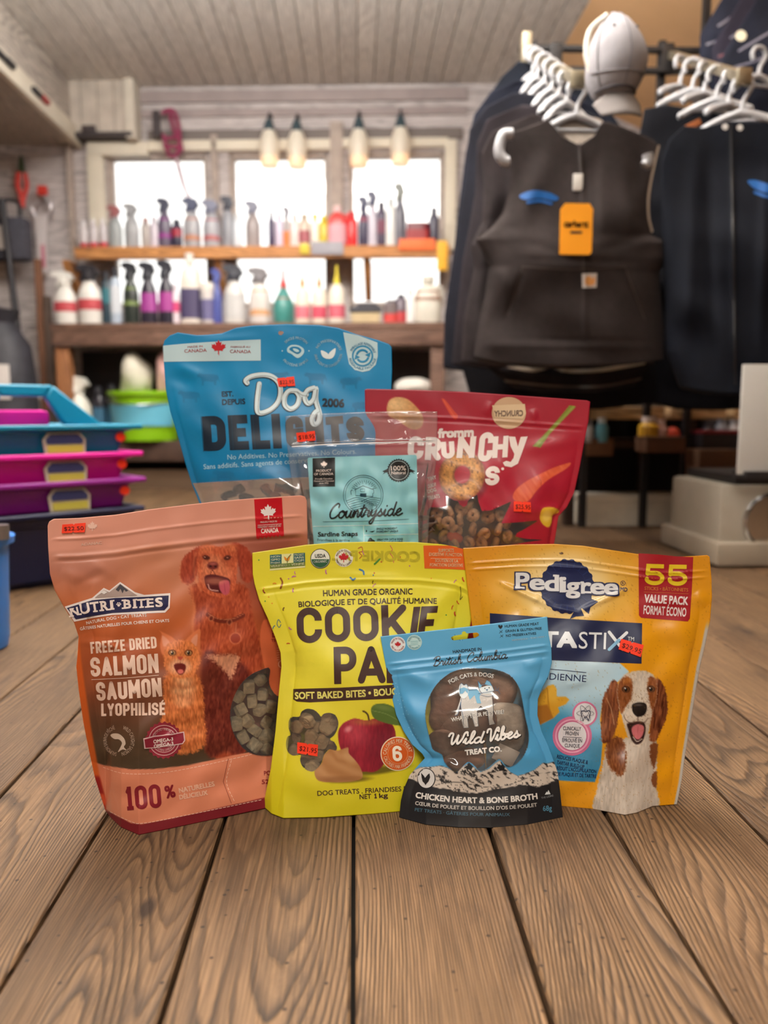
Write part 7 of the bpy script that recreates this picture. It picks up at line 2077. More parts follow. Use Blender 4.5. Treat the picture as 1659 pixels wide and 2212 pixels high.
def paintF(X, Y):
    p = Paint(shF, X, Y, (170, 24, 50))
    p.grad([60, 200, 500, 900, 1200], [(160, 24, 50), (166, 24, 50), (176, 26, 52), (172, 30, 56), (160, 26, 50)])
    # potato
    m = p.m_poly([(178, 200), (195, 145), (240, 122), (310, 130), (370, 175), (420, 240), (428, 300), (395, 340), (330, 335), (250, 280), (190, 250)], 7)
    p.put(m, (206, 148, 92)); p.put(m * p.m_ell(240, 170, 80, 50, 0, 60), (232, 190, 134)); p.put(m * p.m_ell(370, 300, 70, 50, 40, 50), (172, 120, 76)); p.fur(m, 24, 14, 14, 2)
    # carrot slivers
    p.poly([(555, 134), (580, 140), (640, 215), (668, 250), (650, 274), (620, 250), (590, 200)], (206, 66, 44), 5); p.line([(570, 145), (640, 250)], 6, (226, 104, 70), 6, .7)
    m = p.m_poly([(1048, 790), (1080, 745), (1140, 700), (1215, 660), (1320, 610), (1432, 574), (1440, 588), (1400, 622), (1290, 690), (1215, 760), (1150, 838), (1080, 842), (1050, 825)], 6)
    p.put(m, (214, 84, 52)); p.put(m * vnoise(p.x, p.y, 14, 60, 7, -.6) * .6, (236, 128, 92)); p.line([(1215, 658), (1240, 700), (1236, 730)], 4, (176, 60, 40), 4, .8)
    # celery stalk
    m = p.m_poly([(1438, 176), (1482, 186), (1390, 280), (1300, 375), (1236, 468), (1180, 460), (1260, 380), (1360, 270)], 5, False)
    p.put(m, (122, 136, 44)); p.put(m * (.5 + .5 * np.sin((p.x * .72 + p.y * .69) / 5.5)) * .5, (176, 186, 92))
    # yellow slice
    m = p.m_poly([(1232, 940), (1250, 890), (1300, 878), (1352, 892), (1362, 915), (1320, 935), (1312, 985), (1292, 1018), (1255, 1000), (1235, 970)], 5)
    p.put(m, (222, 188, 56)); p.put(m * p.m_ell(1280, 940, 30, 40, 20, 20), (238, 214, 110))
    # printed ring treat
    m = p.m_ell(694, 660, 158, 172, 10, 6) * (1 - p.m_ell(697, 655, 55, 62, 10, 8))
    r_ = np.hypot((p.x - 694) / 158, (p.y - 660) / 172)
    p.put(p.m_ell(712, 690, 160, 172, 10, 30) * .5, (90, 10, 26))
    p.put(p.m_ell(697, 655, 56, 63, 10, 6), (176, 26, 52))
    p.put(m, (190, 124, 60)); ring = np.exp(-((r_ - .62) / .2) ** 2)
    p.put(m * ring * .55, (226, 172, 96)); p.put(m * np.clip((r_ - .82) / .15, 0, 1) * .6, (128, 72, 36)); p.put(m * np.clip((.45 - r_) / .1, 0, 1) * .7, (110, 58, 28))
    p.fur(m, 60, 12, 12, 77, 0, (1, .8, .5)); p.put(m * (vnoise(p.x, p.y, 16, 16, 12) > .8) * .7, (104, 56, 28))
    return p.c


wF = [(455, 1160), (455, 905), (478, 880), (560, 882), (590, 870), (585, 800), (640, 832), (668, 838), (680, 862), (705, 878), (728, 868), (738, 832), (800, 792), (808, 840), (832, 906), (900, 900), (1036, 838), (1008, 900), (964, 992), (1060, 985), (1222, 970), (1140, 1020), (1072, 1058), (1062, 1082), (1140, 1098), (1260, 1104), (1120, 1122), (1000, 1145), (960, 1200), (820, 1230), (560, 1230)]
shF.mesh('pouch_body', print_mat('red_pouch_print', .34, .1), bagF, 2.2, paintF, holes=[frame_pts(shF, wF)], back_rgb=(120, 20, 38))
A = Art(shF, bagF)
A.poly('window_film', [(x + (x - 760) * .006, y + (y - 1000) * .006) for x, y in wF], (255,) * 3, 0, material=FILM)
WH = (238, 226, 222)
A.text('brand_lettering', 'fromm', (528, 404), (776, 394), 66, WH, .05, slant=(.02, -1))
block(A, 'brand_lettering', 'CR', (318, 548), (548, 560), 160, 42, WH, gap=.1)
block(A, 'brand_lettering', 'U', (556, 548), (648, 542), 132, 36, WH)
block(A, 'brand_lettering', 'N', (656, 542), (780, 540), 150, 40, WH, slant=(.1, -1))
block(A, 'brand_lettering', 'C', (800, 568), (900, 562), 202, 40, WH, slant=(.1, -1))
block(A, 'brand_lettering', 'H', (902, 542), (1008, 536), 150, 36, WH, slant=(.06, -1))
A.poly('brand_lettering', [(1018, 392), (1062, 394), (1080, 462), (1100, 395), (1148, 392), (1110, 500), (1080, 580), (1035, 604), (990, 596), (976, 572), (1000, 560), (1030, 568), (1050, 540), (1056, 512), (1030, 460)], WH)
block(A, 'brand_lettering', 'S', (852, 732), (950, 726), 132, 34, WH, slant=(.06, -1))
A.disc('brand_lettering', (975, 615), 10, WH, 0, 16)
for i, (w_, y) in enumerate((('TINY', 690), ('CRUNCHY', 740), ('DOG', 775), ('TREATS', 820))):
    A.text('brand_lettering', w_, (462, y + 10), (520 + (24 if w_ == 'TREATS' else 0), y - 6), 26, WH, .03)
A.disc('round_sticker', (1018, 230), 118, (206, 172, 138), 0, ry=110)
A.poly('round_sticker', [(902, 178), (1128, 168), (1136, 235), (1112, 272), (920, 262)], (222, 196, 160), 1)
v, f = text_mesh('CRUNCHY', .03, 0, 3)
q = (v - v.min(0)) / (v.max(0) - v.min(0)); q = np.stack([1115 - q[:, 0] * 198, 252 - q[:, 1] * 42 - q[:, 0] * -4], 1)
A.tri('round_sticker', q, f, (128, 104, 92), 2)
A.sticker([(1050, 840), (1167, 846), (1168, 914), (1050, 908)], '$25.95')
A.build({'round_sticker': 'clear round sticker with reversed letters', 'window_film': 'spiky clear window film'})
m_o = mat('baked_ring', (206, 150, 108), .8, noise=.35, nscale=140, bump=.7)
rc = random.Random(3)
u = pxm(shF, (800, 1000))
for i, (x, y) in enumerate([(683, 970), (770, 935), (872, 945), (770, 1032), (846, 1066), (948, 1030), (655, 1045), (572, 1078), (745, 1120), (925, 1132), (612, 915), (745, 872), (830, 1130), (540, 990), (1010, 1080), (640, 1130), (500, 1140), (890, 880), (600, 990), (1010, 985), (960, 940), (690, 895), (520, 920)]):
    mb = MB()
    pts = [(u * 30 * math.cos(2 * PI * k / 16), u * 30 * math.sin(2 * PI * k / 16), u * rc.uniform(-2, 2)) for k in range(16)]
    mb.tube(pts, [u * rc.uniform(19, 23) for _ in range(16)], 9, closed=True)
    content('ring_treat', shF, (x, y), .012 + .004 * (i % 3), mb, m_o, 'brown ring-shaped biscuit behind the spiky window of the red pouch', 'pet treat', 'ring biscuits in the red pouch', (PI / 2 + rc.uniform(-.6, .6), rc.uniform(-.7, .7), rc.uniform(0, 3)))
mb = MB(); mb.bm(blob_mesh(u * 60, u * 22, u * 40, 5, .15))
content('heart_treat', shF, (645, 1092), .009, mb, mat('orange_biscuit', (214, 78, 36), .6, bump=.3), 'orange heart-shaped treat among brown rings in the red pouch', 'pet treat', None, (0, .4, 0))

# ------------------------------------------------------------------ clear pouch with aqua label
L = [(616, 899), (617, 930), (620, 965), (626, 1010), (634, 1060), (644, 1110), (656, 1180), (664, 1280), (668, 1420)]
R = [(945, 889), (945, 930), (944, 965), (942, 1000), (936, 1040), (938, 1075), (928, 1110), (924, 1180), (914, 1290), (908, 1428)]
T = [(616, 899), (700, 893), (780, 890), (870, 888), (945, 889)]
B = [(668, 1420), (740, 1436), (800, 1440), (860, 1438), (908, 1428)]
shC = Sheet(fr(OD, SD, L), fr(OD, SD, R), fr(OD, SD, T), fr(OD, SD, B), (668, 1440), (908, 1440), .024, math.radians(6), thick=.04, amp=.013, z0=RISER, org=OD, sc=SD,
            zip_t=((62, 1.8, .0010), (72, 2.4, .0012)), wr=.0007, seed=31, flange=.05, wl=(35, 90),
            creases=[((1290, 545), (1560, 552), 5, .0016), ((1300, 570), (1540, 585), 5, -.0012), ((1545, 850), (1520, 1010), 6, .002), ((1590, 800), (1560, 930), 5, .0015), ((1430, 640), (1450, 720), 5, .0014), ((800, 760), (860, 900), 8, .0014), ((1545, 1000), (1560, 1140), 6, .0018), ((760, 640), (800, 780), 9, .0012)])
bagC = thing('treat_pouch', 'clear see-through pouch with an aqua label and a press-seal strip', 'treat pouch', tuple(G(790, 1450, RISER)))
shC.mesh('pouch_film', film_mat('pouch_film', .085, .12, (250, 250, 252), .06), bagC, 2.6)
A = Art(shC, bagC)
AQ = (134, 196, 208); BK = (20, 24, 28)
A.poly('paper_label', [(868, 806), (874, 799), (1180, 790), (1490, 783), (1499, 790), (1503, 1000), (1508, 1290), (1500, 1560), (920, 1570), (905, 1300), (880, 1000)], AQ)
A.poly('paper_label', [(897, 803), (1027, 798), (1027, 966), (899, 968)], BK, 1)
A.leaf('paper_label', (963, 838), 20, W_, 2)
A.text('paper_label', 'PRODUCT', (918, 882), (1006, 880), 13, W_, .01, 2)
A.text('paper_label', 'OF CANADA', (906, 901), (1017, 899), 13, W_, .01, 2)
for i, w_ in enumerate(('Proudly Canadian', 'Owned and Operated', 'since 1922')):
    A.text('paper_label', w_, (912 - (6 if i == 1 else 0) + (24 if i == 2 else 0), 926 + i * 13), (1012 + (8 if i == 1 else 0) - (22 if i == 2 else 0), 924 + i * 13), 8, W_, .01, 2)
A.poly('paper_label', [(1300, 878), (1335, 862), (1335, 886), (1320, 884), (1302, 896), (1312, 884)], BK, 1)
A.poly('paper_label', [(1490, 878), (1452, 860), (1452, 884), (1468, 882), (1488, 894), (1476, 882)], BK, 1)
A.disc('paper_label', (1395, 873), 66, BK, 1, teeth=30, depth=.035)
A.disc('paper_label', (1395, 873), 56, (200, 220, 224), 2, hole=.96)
A.text('paper_label', '100%', (1350, 875), (1436, 872), 27, W_, .0, 3)
A.text('paper_label', 'Natural', (1353, 898), (1434, 895), 18, W_, .0, 3)
TL = (24, 62, 78)
A.disc('paper_label', (1190, 1015), 116, TL, 1, hole=.975, n=60)
A.disc('paper_label', (1190, 1015), 105, TL, 1, hole=.98, n=60)
for k in range(15):
    a = math.radians(195 + k * 150 / 14); A.line('paper_label', [(1196 + (50 + 10 * (k % 2)) * math.cos(a), 988 + (38 + 8 * (k % 2)) * math.sin(a)), (1196 + 74 * math.cos(a), 988 + 58 * math.sin(a))], 2.2, TL, 1)
A.line('paper_label', [(1140, 985), (1188, 962), (1250, 985), (1250, 1005), (1244, 1006), (1244, 1025)], 3, TL, 1, False); A.line('paper_label', [(1146, 988), (1146, 1018), (1244, 1024)], 3, TL, 1, False)
A.poly('paper_label', [(1172, 1006), (1208, 1006), (1208, 1028), (1172, 1024)], TL, 1); A.line('paper_label', [(1174, 980), (1198, 980), (1198, 996), (1174, 996), (1174, 980)], 2.2, TL, 1, False)
for k in range(6):
    A.line('paper_label', [(1092 + k * 6, 1050 + k * 11), (1150 + k * 8, 1030 + k * 12), (1210, 1045 + k * 9), (1250 - k * 2, 1070 + k * 6)], 2.4, TL, 1)
    A.line('paper_label', [(1180 + k * 14, 1052 + k * 5), (1230 + k * 8, 1030 + k * 10), (1288 - k * 5, 1035 + k * 12)], 2.4, TL, 1)
A.line('paper_label', [(1120, 1014), (1118, 992), (1126, 986)], 3, TL, 1)
A.script('paper_label', 'Countryside', (990, 1150), (1408, 1132), 40, 8.5, BK, 2)
A.line('paper_label', [(958, 1169), (1200, 1166), (1452, 1155)], 2, TL, 1)
A.line('paper_label', [(900, 1196), (1200, 1190), (1505, 1180)], 3, (214, 230, 232), 1)
A.line('paper_label', [(1192, 1190), (1196, 1420)], 3, (214, 230, 232), 1); A.line('paper_label', [(1195, 1248), (1506, 1240)], 3, (214, 230, 232), 1)
A.text('paper_label', 'Sardine Snaps', (928, 1256), (1158, 1252), 27, BK, .03, 1)
A.text('paper_label', 'Friandises à la sardine', (926, 1282), (1112, 1284), 15, BK, .0, 1)
A.poly('paper_label', [(1206, 1214), (1214, 1222), (1225, 1214), (1245, 1210), (1258, 1220), (1245, 1230), (1225, 1227), (1214, 1222), (1206, 1232)], BK, 1)
A.text('paper_label', 'SINGLE INGREDIENT', (1266, 1216), (1386, 1213), 11, BK, .02, 1); A.text('paper_label', 'INGRÉDIENT UNIQUE', (1266, 1232), (1391, 1229), 11, BK, .02, 1)
A.poly('paper_label', [(1216, 1282), (1222, 1268), (1234, 1262), (1244, 1272), (1254, 1276), (1256, 1290), (1216, 1290)], BK, 1, True)
A.text('paper_label', 'GREAT FOR CATS & DOGS', (1269, 1278), (1418, 1275), 11, BK, .02, 1); A.text('paper_label', 'POUR CHATS ET CHIENS', (1269, 1294), (1416, 1291), 11, BK, .02, 1)
A.line('press_seal', [(780, 735), (1000, 722), (1300, 712), (1610, 702)], 8, (226, 228, 232), 0, n=12)
A.line('press_seal', [(778, 722), (1000, 709), (1300, 699), (1612, 688)], 2.5, (206, 206, 212), 0, n=12)
A.sticker([(804, 656), (911, 645), (917, 700), (809, 710)], '$18.95')
A.build({'paper_label': 'aqua paper label with black script', 'press_seal': 'whitish press-seal strip'})
m_sard = mat('dried_sardine', (118, 92, 78), .5, noise=.4, nscale=90, bump=.6)
u = pxm(shC, (1500, 1200))
rc = random.Random(8)
for i, (x, y, a) in enumerate([(1545, 1200, 1.2), (1530, 1260, .9), (1520, 1150, 1.5), (1500, 1330, 1.1), (870, 1250, -1.2), (885, 1330, -1.0), (1200, 1340, .3), (1050, 1350, -.2), (1350, 1360, .2)]):
    mb = MB(); mb.lathe([(0, -70 * u), (12 * u, -50 * u), (18 * u, 0), (13 * u, 40 * u), (5 * u, 62 * u), (15 * u, 84 * u), (0, 86 * u)], seg=12, sy=.5)
    content('dried_sardine', shC, (x, y), .014, mb, m_sard, 'brown dried sardine inside the clear pouch beside its aqua label', 'pet treat', 'sardines in the clear pouch', (rc.uniform(-.2, .2), a, 0))

# ------------------------------------------------------------------ yellow cookie pouch
OC, SCK = (540, 1160), 1659 / 510
L = [(545, 1194), (546, 1240), (550, 1262), (560, 1296), (578, 1335), (594, 1375), (606, 1410), (608, 1440), (602, 1500), (595, 1580), (585, 1660), (568, 1742)]
R = [(1030, 1234), (1028, 1280), (1022, 1320), (1012, 1370), (1000, 1430), (992, 1500), (990, 1600), (988, 1740)]
T = [(545, 1194), (600, 1186), (660, 1177), (720, 1172), (800, 1170), (900, 1171), (955, 1176), (985, 1181), (1008, 1192), (1022, 1208), (1030, 1234)]
B = [(568, 1742), (586, 1758), (612, 1768), (700, 1766), (800, 1759), (880, 1752), (988, 1740)]
shK = Sheet(fr(OC, SCK, L), fr(OC, SCK, R), fr(OC, SCK, T), fr(OC, SCK, B), (612, 1766), (988, 1744), .028, math.radians(9), thick=.048, amp=.022, org=OC, sc=SCK,
            zip_t=((82, 3, .0010), (92, 3, -.0005)), wr=.0005, seed=17, flange=.08, fp=.5,
            creases=[((90, 410), (330, 720), 26, .0020), ((330, 560), (350, 1000), 24, .0012), ((560, 260), (1100, 290), 10, .0010), ((1180, 640), (1330, 480), 16, .0018), ((1290, 500), (1480, 330), 18, .0012), ((290, 800), (340, 1050), 18, -.0016), ((960, 560), (900, 420), 20, .0012)])
bagK = thing('treat_pouch', 'bright yellow stand-up pouch with brown letters and a red apple', 'treat pouch', tuple(G(780, 1755, 0)))


def paintK(X, Y):
    p = Paint(shK, X, Y, (226, 214, 44))
    p.grad([40, 300, 900, 1400, 1700, 1900], [(220, 208, 46), (228, 218, 48), (230, 220, 62), (226, 212, 50), (214, 200, 34), (206, 194, 22)])
    # apple
    m = p.m_poly([(690, 1290), (740, 1275), (820, 1290), (890, 1272), (960, 1282), (1012, 1340), (1022, 1420), (990, 1520), (930, 1610), (880, 1648), (820, 1650), (750, 1640), (680, 1570), (630, 1470), (620, 1370), (650, 1315)], 6)
    p.put(p.m_ell(900, 1640, 190, 26, -8, 20) * .75, (70, 62, 12))
    p.put(m, (150, 26, 50)); p.put(m * p.m_ell(960, 1450, 110, 180, 10, 90) * .6, (104, 12, 36)); p.put(m * p.m_ell(740, 1370, 80, 90, 0, 80) * .55, (198, 70, 84))
    p.put(m * p.m_ell(825, 1300, 100, 22, 0, 24) * .7, (176, 108, 60)); p.fur(m, 26, 10, 40, 6, 0, (1, .4, .3))
    p.put(m * p.m_ell(690, 1350, 26, 18, -30, 20) * .7, (232, 160, 160))
    p.line([(836, 1284), (828, 1250), (812, 1232), (795, 1224)], 11, (66, 44, 26), 5)
    m = p.m_poly([(850, 1215), (872, 1180), (930, 1170), (1000, 1190), (1060, 1250), (1100, 1320), (1020, 1322), (930, 1300), (870, 1270)], 5)
    p.put(m, (88, 116, 50)); p.line([(860, 1220), (960, 1245), (1070, 1305)], 5, (126, 150, 84), 4); p.put(m * p.m_ell(940, 1200, 60, 18, 10, 20) * .4, (140, 160, 96))
    # peanut butter
    m = p.m_poly([(455, 1640), (500, 1590), (520, 1530), (560, 1490), (600, 1470), (610, 1500), (650, 1490), (690, 1480), (695, 1520), (740, 1570), (775, 1620), (792, 1680), (760, 1708), (640, 1722), (510, 1720), (465, 1695)], 6)
    p.put(p.m_ell(700, 1706, 140, 20, -4, 14) * .7, (80, 60, 14))
    sw = .5 + .5 * np.sin((p.y * .9 - p.x * .35 + 50 * vnoise(p.x, p.y, 70, 50, 4)) / 13)
    p.put(m, (176, 122, 74)); p.put(m * sw * .5, (206, 158, 110)); p.put(m * p.m_ell(620, 1705, 160, 22, 0, 24) * .5, (130, 80, 44)); p.put(m * p.m_ell(700, 1540, 40, 60, -30, 30) * .4, (216, 172, 124))
    return p.c


wK = [(348, 1262), (362, 1228), (402, 1207), (452, 1216), (484, 1244), (498, 1262), (520, 1242), (560, 1236), (600, 1254), (620, 1300), (612, 1350), (590, 1392), (560, 1420), (590, 1440), (610, 1475), (600, 1500), (560, 1490), (520, 1530), (500, 1590), (455, 1640), (420, 1646), (372, 1616), (352, 1568), (356, 1530), (300, 1536), (262, 1500), (254, 1450), (264, 1404), (286, 1388), (272, 1340), (276, 1286), (300, 1264)]
wKs = catmull(wK, 3, True)
shK.mesh('pouch_body', print_mat('yellow_pouch_print', .38, .05), bagK, 2.0, paintK, holes=[frame_pts(shK, wKs)], back_rgb=(206, 196, 36))
A = Art(shK, bagK)
A.poly('window_film', [(x + (x - 430) * .01, y + (y - 1420) * .01) for x, y in wKs], (255,) * 3, 0, material=FILM)
BR = (66, 40, 36)
A.text('name_lettering', 'HUMAN GRADE ORGANIC', (514, 417), (1142, 404), 43, BR, .02, mid=(830, 408))
A.text('name_lettering', 'BIOLOGIQUE ET DE QUALITÉ HUMAINE', (342, 494), (1312, 470), 40, BR, .02, mid=(830, 472))
block(A, 'name_lettering', 'COOK', (332, 748), (1106, 722), 250, 50, BR, gap=.12, wide={'K': 1.0})
block(A, 'name_lettering', 'IE', (1118, 722), (1290, 716), 232, 48, BR, gap=.05, slant=(.14, -1))
block(A, 'name_lettering', 'PAL', (592, 1034), (1096, 1024), 262, 50, BR, gap=.04, wide={'P': .94, 'A': 1.16})
A.poly('tag_band', [(306, 1068), (640, 1058), (980, 1040), (1180, 1030), (1185, 1120), (980, 1136), (640, 1150), (420, 1162), (330, 1156), (304, 1140)], BR)
A.text('tag_band', 'SOFT BAKED BITES • BOUCHÉES', (318, 1140), (1170, 1098), 50, (232, 224, 120), .03, 1, mid=(740, 1126))
A.poly('certification_box', [(140, 126), (386, 110), (388, 214), (140, 236)], (226, 226, 160), 0)
A.poly('certification_box', [(140, 126), (222, 121), (222, 186), (140, 194)], (34, 100, 104), 1); A.poly('certification_box', [(306, 115), (386, 110), (388, 174), (306, 180)], (34, 100, 104), 1)
A.poly('certification_box', [(140, 194), (388, 174), (388, 200), (140, 222)], (104, 128, 48), 1)
for i, (a, b) in enumerate((('NON', 'PROJET'), ('GMO', 'SANS'), ('Project', 'OGM'))):
    A.text('certification_box', a, (148, 147 + i * 21), (214, 142 + i * 21), 15, (220, 228, 200), .03, 2)
    A.text('certification_box', b, (312, 134 + i * 20), (380, 130 + i * 20), 15, (220, 228, 200), .03, 2)
A.text('certification_box', 'VERIFIED • VÉRIFIÉ', (146, 214), (384, 194), 15, (232, 232, 190), .02, 2)
A.poly('certification_box', [(240, 136), (262, 150), (282, 128), (274, 160), (262, 168), (246, 160)], (226, 140, 30), 2, True); A.line('certification_box', [(262, 180), (264, 150), (288, 122)], 4, (60, 90, 40), 3)
A.disc('organic_seal', (494, 152), 70, (60, 70, 60), 0); A.disc('organic_seal', (494, 152), 65, (236, 238, 226), 1)
A.poly('organic_seal', [(494 + 62 * math.cos(a), 152 + 62 * math.sin(a)) for a in np.linspace(.06, PI - .06, 24)], (40, 96, 66), 2)
A.text('organic_seal', 'USDA', (456, 146), (532, 144), 26, (50, 60, 54), .02, 2); A.text('organic_seal', 'ORGANIC', (446, 182), (542, 178), 18, (230, 236, 224), .02, 3)
A.disc('maple_badge', (660, 146), 64, (234, 232, 214), 0); A.leaf('maple_badge', (658, 142), 36, (196, 32, 44), 1)
A.arc('maple_badge', 'MADE IN CANADA', (660, 146), 45, 195, 345, 14, (96, 60, 40), .01, 1); A.arc('maple_badge', 'FABRIQUÉ AU CANADA', (660, 146), 59, 165, 15, 14, (96, 60, 40), .01, 1, True)
A.poly('claim_patch', [(1218, 60), (1400, 60), (1490, 82), (1560, 118), (1590, 170), (1592, 236), (1420, 226), (1226, 220)], (226, 98, 28))
CO = (250, 222, 176)
A.text('claim_patch', 'SUPPORTS', (1322, 106), (1432, 106), 24, CO, .02, 1); A.text('claim_patch', 'DIGESTIVE FUNCTION', (1258, 132), (1490, 136), 22, CO, .02, 1)
A.line('claim_patch', [(1270, 150), (1480, 154)], 2, CO, 1)
A.text('claim_patch', 'SOUTIEN DE LA', (1300, 176), (1462, 180), 22, CO, .02, 1); A.text('claim_patch', 'FONCTION DIGESTIVE', (1264, 206), (1496, 210), 22, CO, .02, 1)
v, f = text_mesh('COOKIE PAL', .04, 0, 3); q = (v - v.min(0)) / (v.max(0) - v.min(0))
A.tri('show_through_lettering', np.stack([1196 - q[:, 0] * 620, 176 - q[:, 1] * 76 - q[:, 0] * 10], 1), f, (196, 186, 44), 0)
rc = random.Random(12)
CC = [(60, 120, 160), (60, 150, 70), (200, 60, 40), (120, 90, 30), (190, 110, 150), (226, 150, 30), (150, 60, 40)]
for i in range(64):
    x = rc.choice([rc.uniform(30, 330), rc.uniform(1330, 1560), rc.uniform(60, 1500)])
    y = rc.uniform(60, 350) if 330 < x < 1330 else rc.uniform(60, 760)
    if y > 150 + (x - 20) * 2.4 + 180 or (600 < x and y < 60) or (120 < x < 740 and y < 245) or (x > 1200 and y < 250) or (x > 1480 and y > 480): continue
    a = rc.uniform(0, PI); d = np.array((math.cos(a), math.sin(a))); c = np.array((x, y)); r = rc.uniform(4, 15)
    if r < 9: A.disc('confetti_print', (x, y), 5, rc.choice(CC), 0, 10)
    else: A.line('confetti_print', [tuple(c - d * r), tuple(c + np.array((-d[1], d[0])) * 3), tuple(c + d * r)], rc.choice([6, 9]), rc.choice(CC))
for pts, c in (([(760, 80), (785, 70), (790, 100), (765, 108), (785, 130), (770, 150)], (190, 70, 40)), ([(985, 60), (1000, 90), (980, 110), (1000, 135), (1010, 180)], (206, 100, 90)), ([(1478, 350), (1482, 400), (1476, 440), (1492, 420)], (110, 100, 30)),
               ([(215, 600), (200, 580), (190, 610), (205, 635), (218, 615)], (70, 120, 130)), ([(215, 290), (228, 320), (215, 360)], (150, 90, 30)), ([(770, 228), (795, 240), (800, 262)], (60, 120, 170)), ([(705, 285), (722, 300), (738, 292)], (60, 120, 170)), ([(875, 190), (895, 172), (912, 152)], (70, 140, 50))):
    A.line('confetti_print', pts, 5 if len(pts) > 3 else 12, c)
A.disc('calorie_badge', (1037, 1522), 120, (240, 222, 190), 0); A.disc('calorie_badge', (1037, 1522), 113, (214, 92, 28), 1); A.disc('calorie_badge', (1037, 1522), 71, (236, 190, 140), 2, hole=.97)
block(A, 'calorie_badge', '6', (1004, 1576), (1070, 1572), 108, 21, (248, 238, 220), 2)
A.arc('calorie_badge', 'CALORIES PER TREAT', (1037, 1522), 78, 176, 352, 25, (250, 224, 190), .015, 2); A.arc('calorie_badge', 'CALORIES PAR FRIANDISE', (1037, 1522), 103, 168, 10, 25, (250, 224, 190), .015, 2, True)
A.text('weight_lettering', 'DOG TREATS . FRIANDISES POUR CHIENS', (474, 1818), (1392, 1768), 34, BR, .015)
A.text('weight_lettering', 'NET', (770, 1842), (852, 1838), 34, BR, .02); block(A, 'weight_lettering', '1', (872, 1837), (892, 1836), 34, 8, BR); A.text('weight_lettering', 'kg', (908, 1835), (970, 1830), 34, BR, .02)
A.sticker([(336, 1440), (480, 1458), (475, 1540), (334, 1518)], '$21.95')
A.build({'window_film': 'clear paw-shaped window film'})
m_bis = mat('baked_biscuit', (222, 188, 140), .8, noise=.2, nscale=120, bump=.5)
u = pxm(shK, (430, 1420))
rc = random.Random(2)
for i, (x, y, r) in enumerate([(400, 1290, 66), (545, 1330, 66), (300, 1420, 64), (430, 1400, 50), (500, 1440, 58), (400, 1560, 62), (330, 1330, 52), (540, 1260, 48), (470, 1530, 60), (440, 1620, 58), (310, 1500, 50), (570, 1460, 56), (420, 1470, 50), (590, 1300, 40), (470, 1330, 44)]):
    mb = MB()
    t = u * 26
    N = 30
    ring = [(u * r * (.86 + .14 * abs(math.cos(2.5 * 2 * PI * k / N))) * math.cos(2 * PI * k / N), u * r * (.86 + .14 * abs(math.cos(2.5 * 2 * PI * k / N))) * math.sin(2 * PI * k / N)) for k in range(N)]
    for z0_, z1_, k0, k1 in ((-t, -t * .7, .8, 1.0), (-t * .7, t * .5, 1.0, 1.0), (t * .5, t, 1.0, .84)):
        vs_ = [(x_ * k0, y_ * k0, z0_) for x_, y_ in ring] + [(x_ * k1, y_ * k1, z1_) for x_, y_ in ring]
        mb.add(vs_, [(k, (k + 1) % N, N + (k + 1) % N, N + k) for k in range(N)], 0, True)
    mb.add([(x_ * .84, y_ * .84, t) for x_, y_ in ring], [tuple(range(N))]); mb.add([(x_ * .8, y_ * .8, -t) for x_, y_ in ring], [tuple(range(N - 1, -1, -1))])
    if i in (0, 2, 4, 8):
        for k in range(4):
            mb.lathe([(u * 11, t * 1.0), (u * 9, t * 1.16), (0, t * 1.18)], (u * 24 * math.cos(k * 1.05 - 2.2), u * 24 * math.sin(k * 1.05 - 2.2), 0), 10)
        mb.lathe([(u * 20, t * 1.0), (u * 16, t * 1.16), (0, t * 1.18)], (0, u * 18, 0), 12)
    content('paw_biscuit', shK, (x, y), .014 + .006 * (i % 3), mb, m_bis, 'tan flower-shaped biscuit behind the paw window of the yellow pouch', 'pet treat', 'biscuits in the yellow pouch', (PI / 2 + rc.uniform(-.5, .5), rc.uniform(-.5, .5), rc.uniform(-.4, .4)))

# ------------------------------------------------------------------ small sky-blue pouch in front
OW, SW = (810, 1320), 1659 / 430
L = [(822, 1375), (828, 1410), (838, 1465), (845, 1500), (856, 1545), (872, 1580), (890, 1608), (912, 1628), (918, 1638), (905, 1652), (885, 1675), (872, 1705), (866, 1730), (862, 1766)]
R = [(1182, 1332), (1185, 1370), (1191, 1400), (1192, 1432), (1185, 1460), (1172, 1485), (1162, 1510), (1161, 1545), (1170, 1580), (1184, 1610), (1195, 1640), (1205, 1670), (1210, 1710), (1216, 1766)]
T = [(822, 1375), (900, 1366), (1000, 1355), (1090, 1344), (1182, 1332)]
B = [(862, 1766), (920, 1782), (990, 1788), (1060, 1789), (1140, 1782), (1216, 1766)]
shW = Sheet(fr(OW, SW, L), fr(OW, SW, R), fr(OW, SW, T), fr(OW, SW, B), (862, 1782), (1216, 1782), .026, math.radians(12), thick=.05, amp=.017, org=OW, sc=SW,
            zip_t=((62, 3, .0009), (76, 3, .0010), (86, 3, -.0006)), wr=.0007, seed=41, flange=.06,
            creases=[((210, 480), (480, 620), 14, .0018), ((240, 700), (420, 1050), 16, .0016), ((400, 1180), (620, 1190), 9, .002), ((560, 1200), (700, 1340), 10, .0016), ((1230, 460), (1400, 420), 12, .0016), ((1260, 700), (1420, 580), 12, .0018), ((420, 480), (900, 470), 9, .001), ((1180, 1100), (1290, 1180), 9, -.0016), ((620, 1130), (1000, 1160), 14, .0012)])
bagW = thing('treat_pouch', 'small sky-blue and black pouch in front with a mountain print and rounded window', 'treat pouch', tuple(G(1040, 1784, 0)))


def ridge(x, pts): return np.interp(x, [p[0] for p in pts], [p[1] for p in pts])


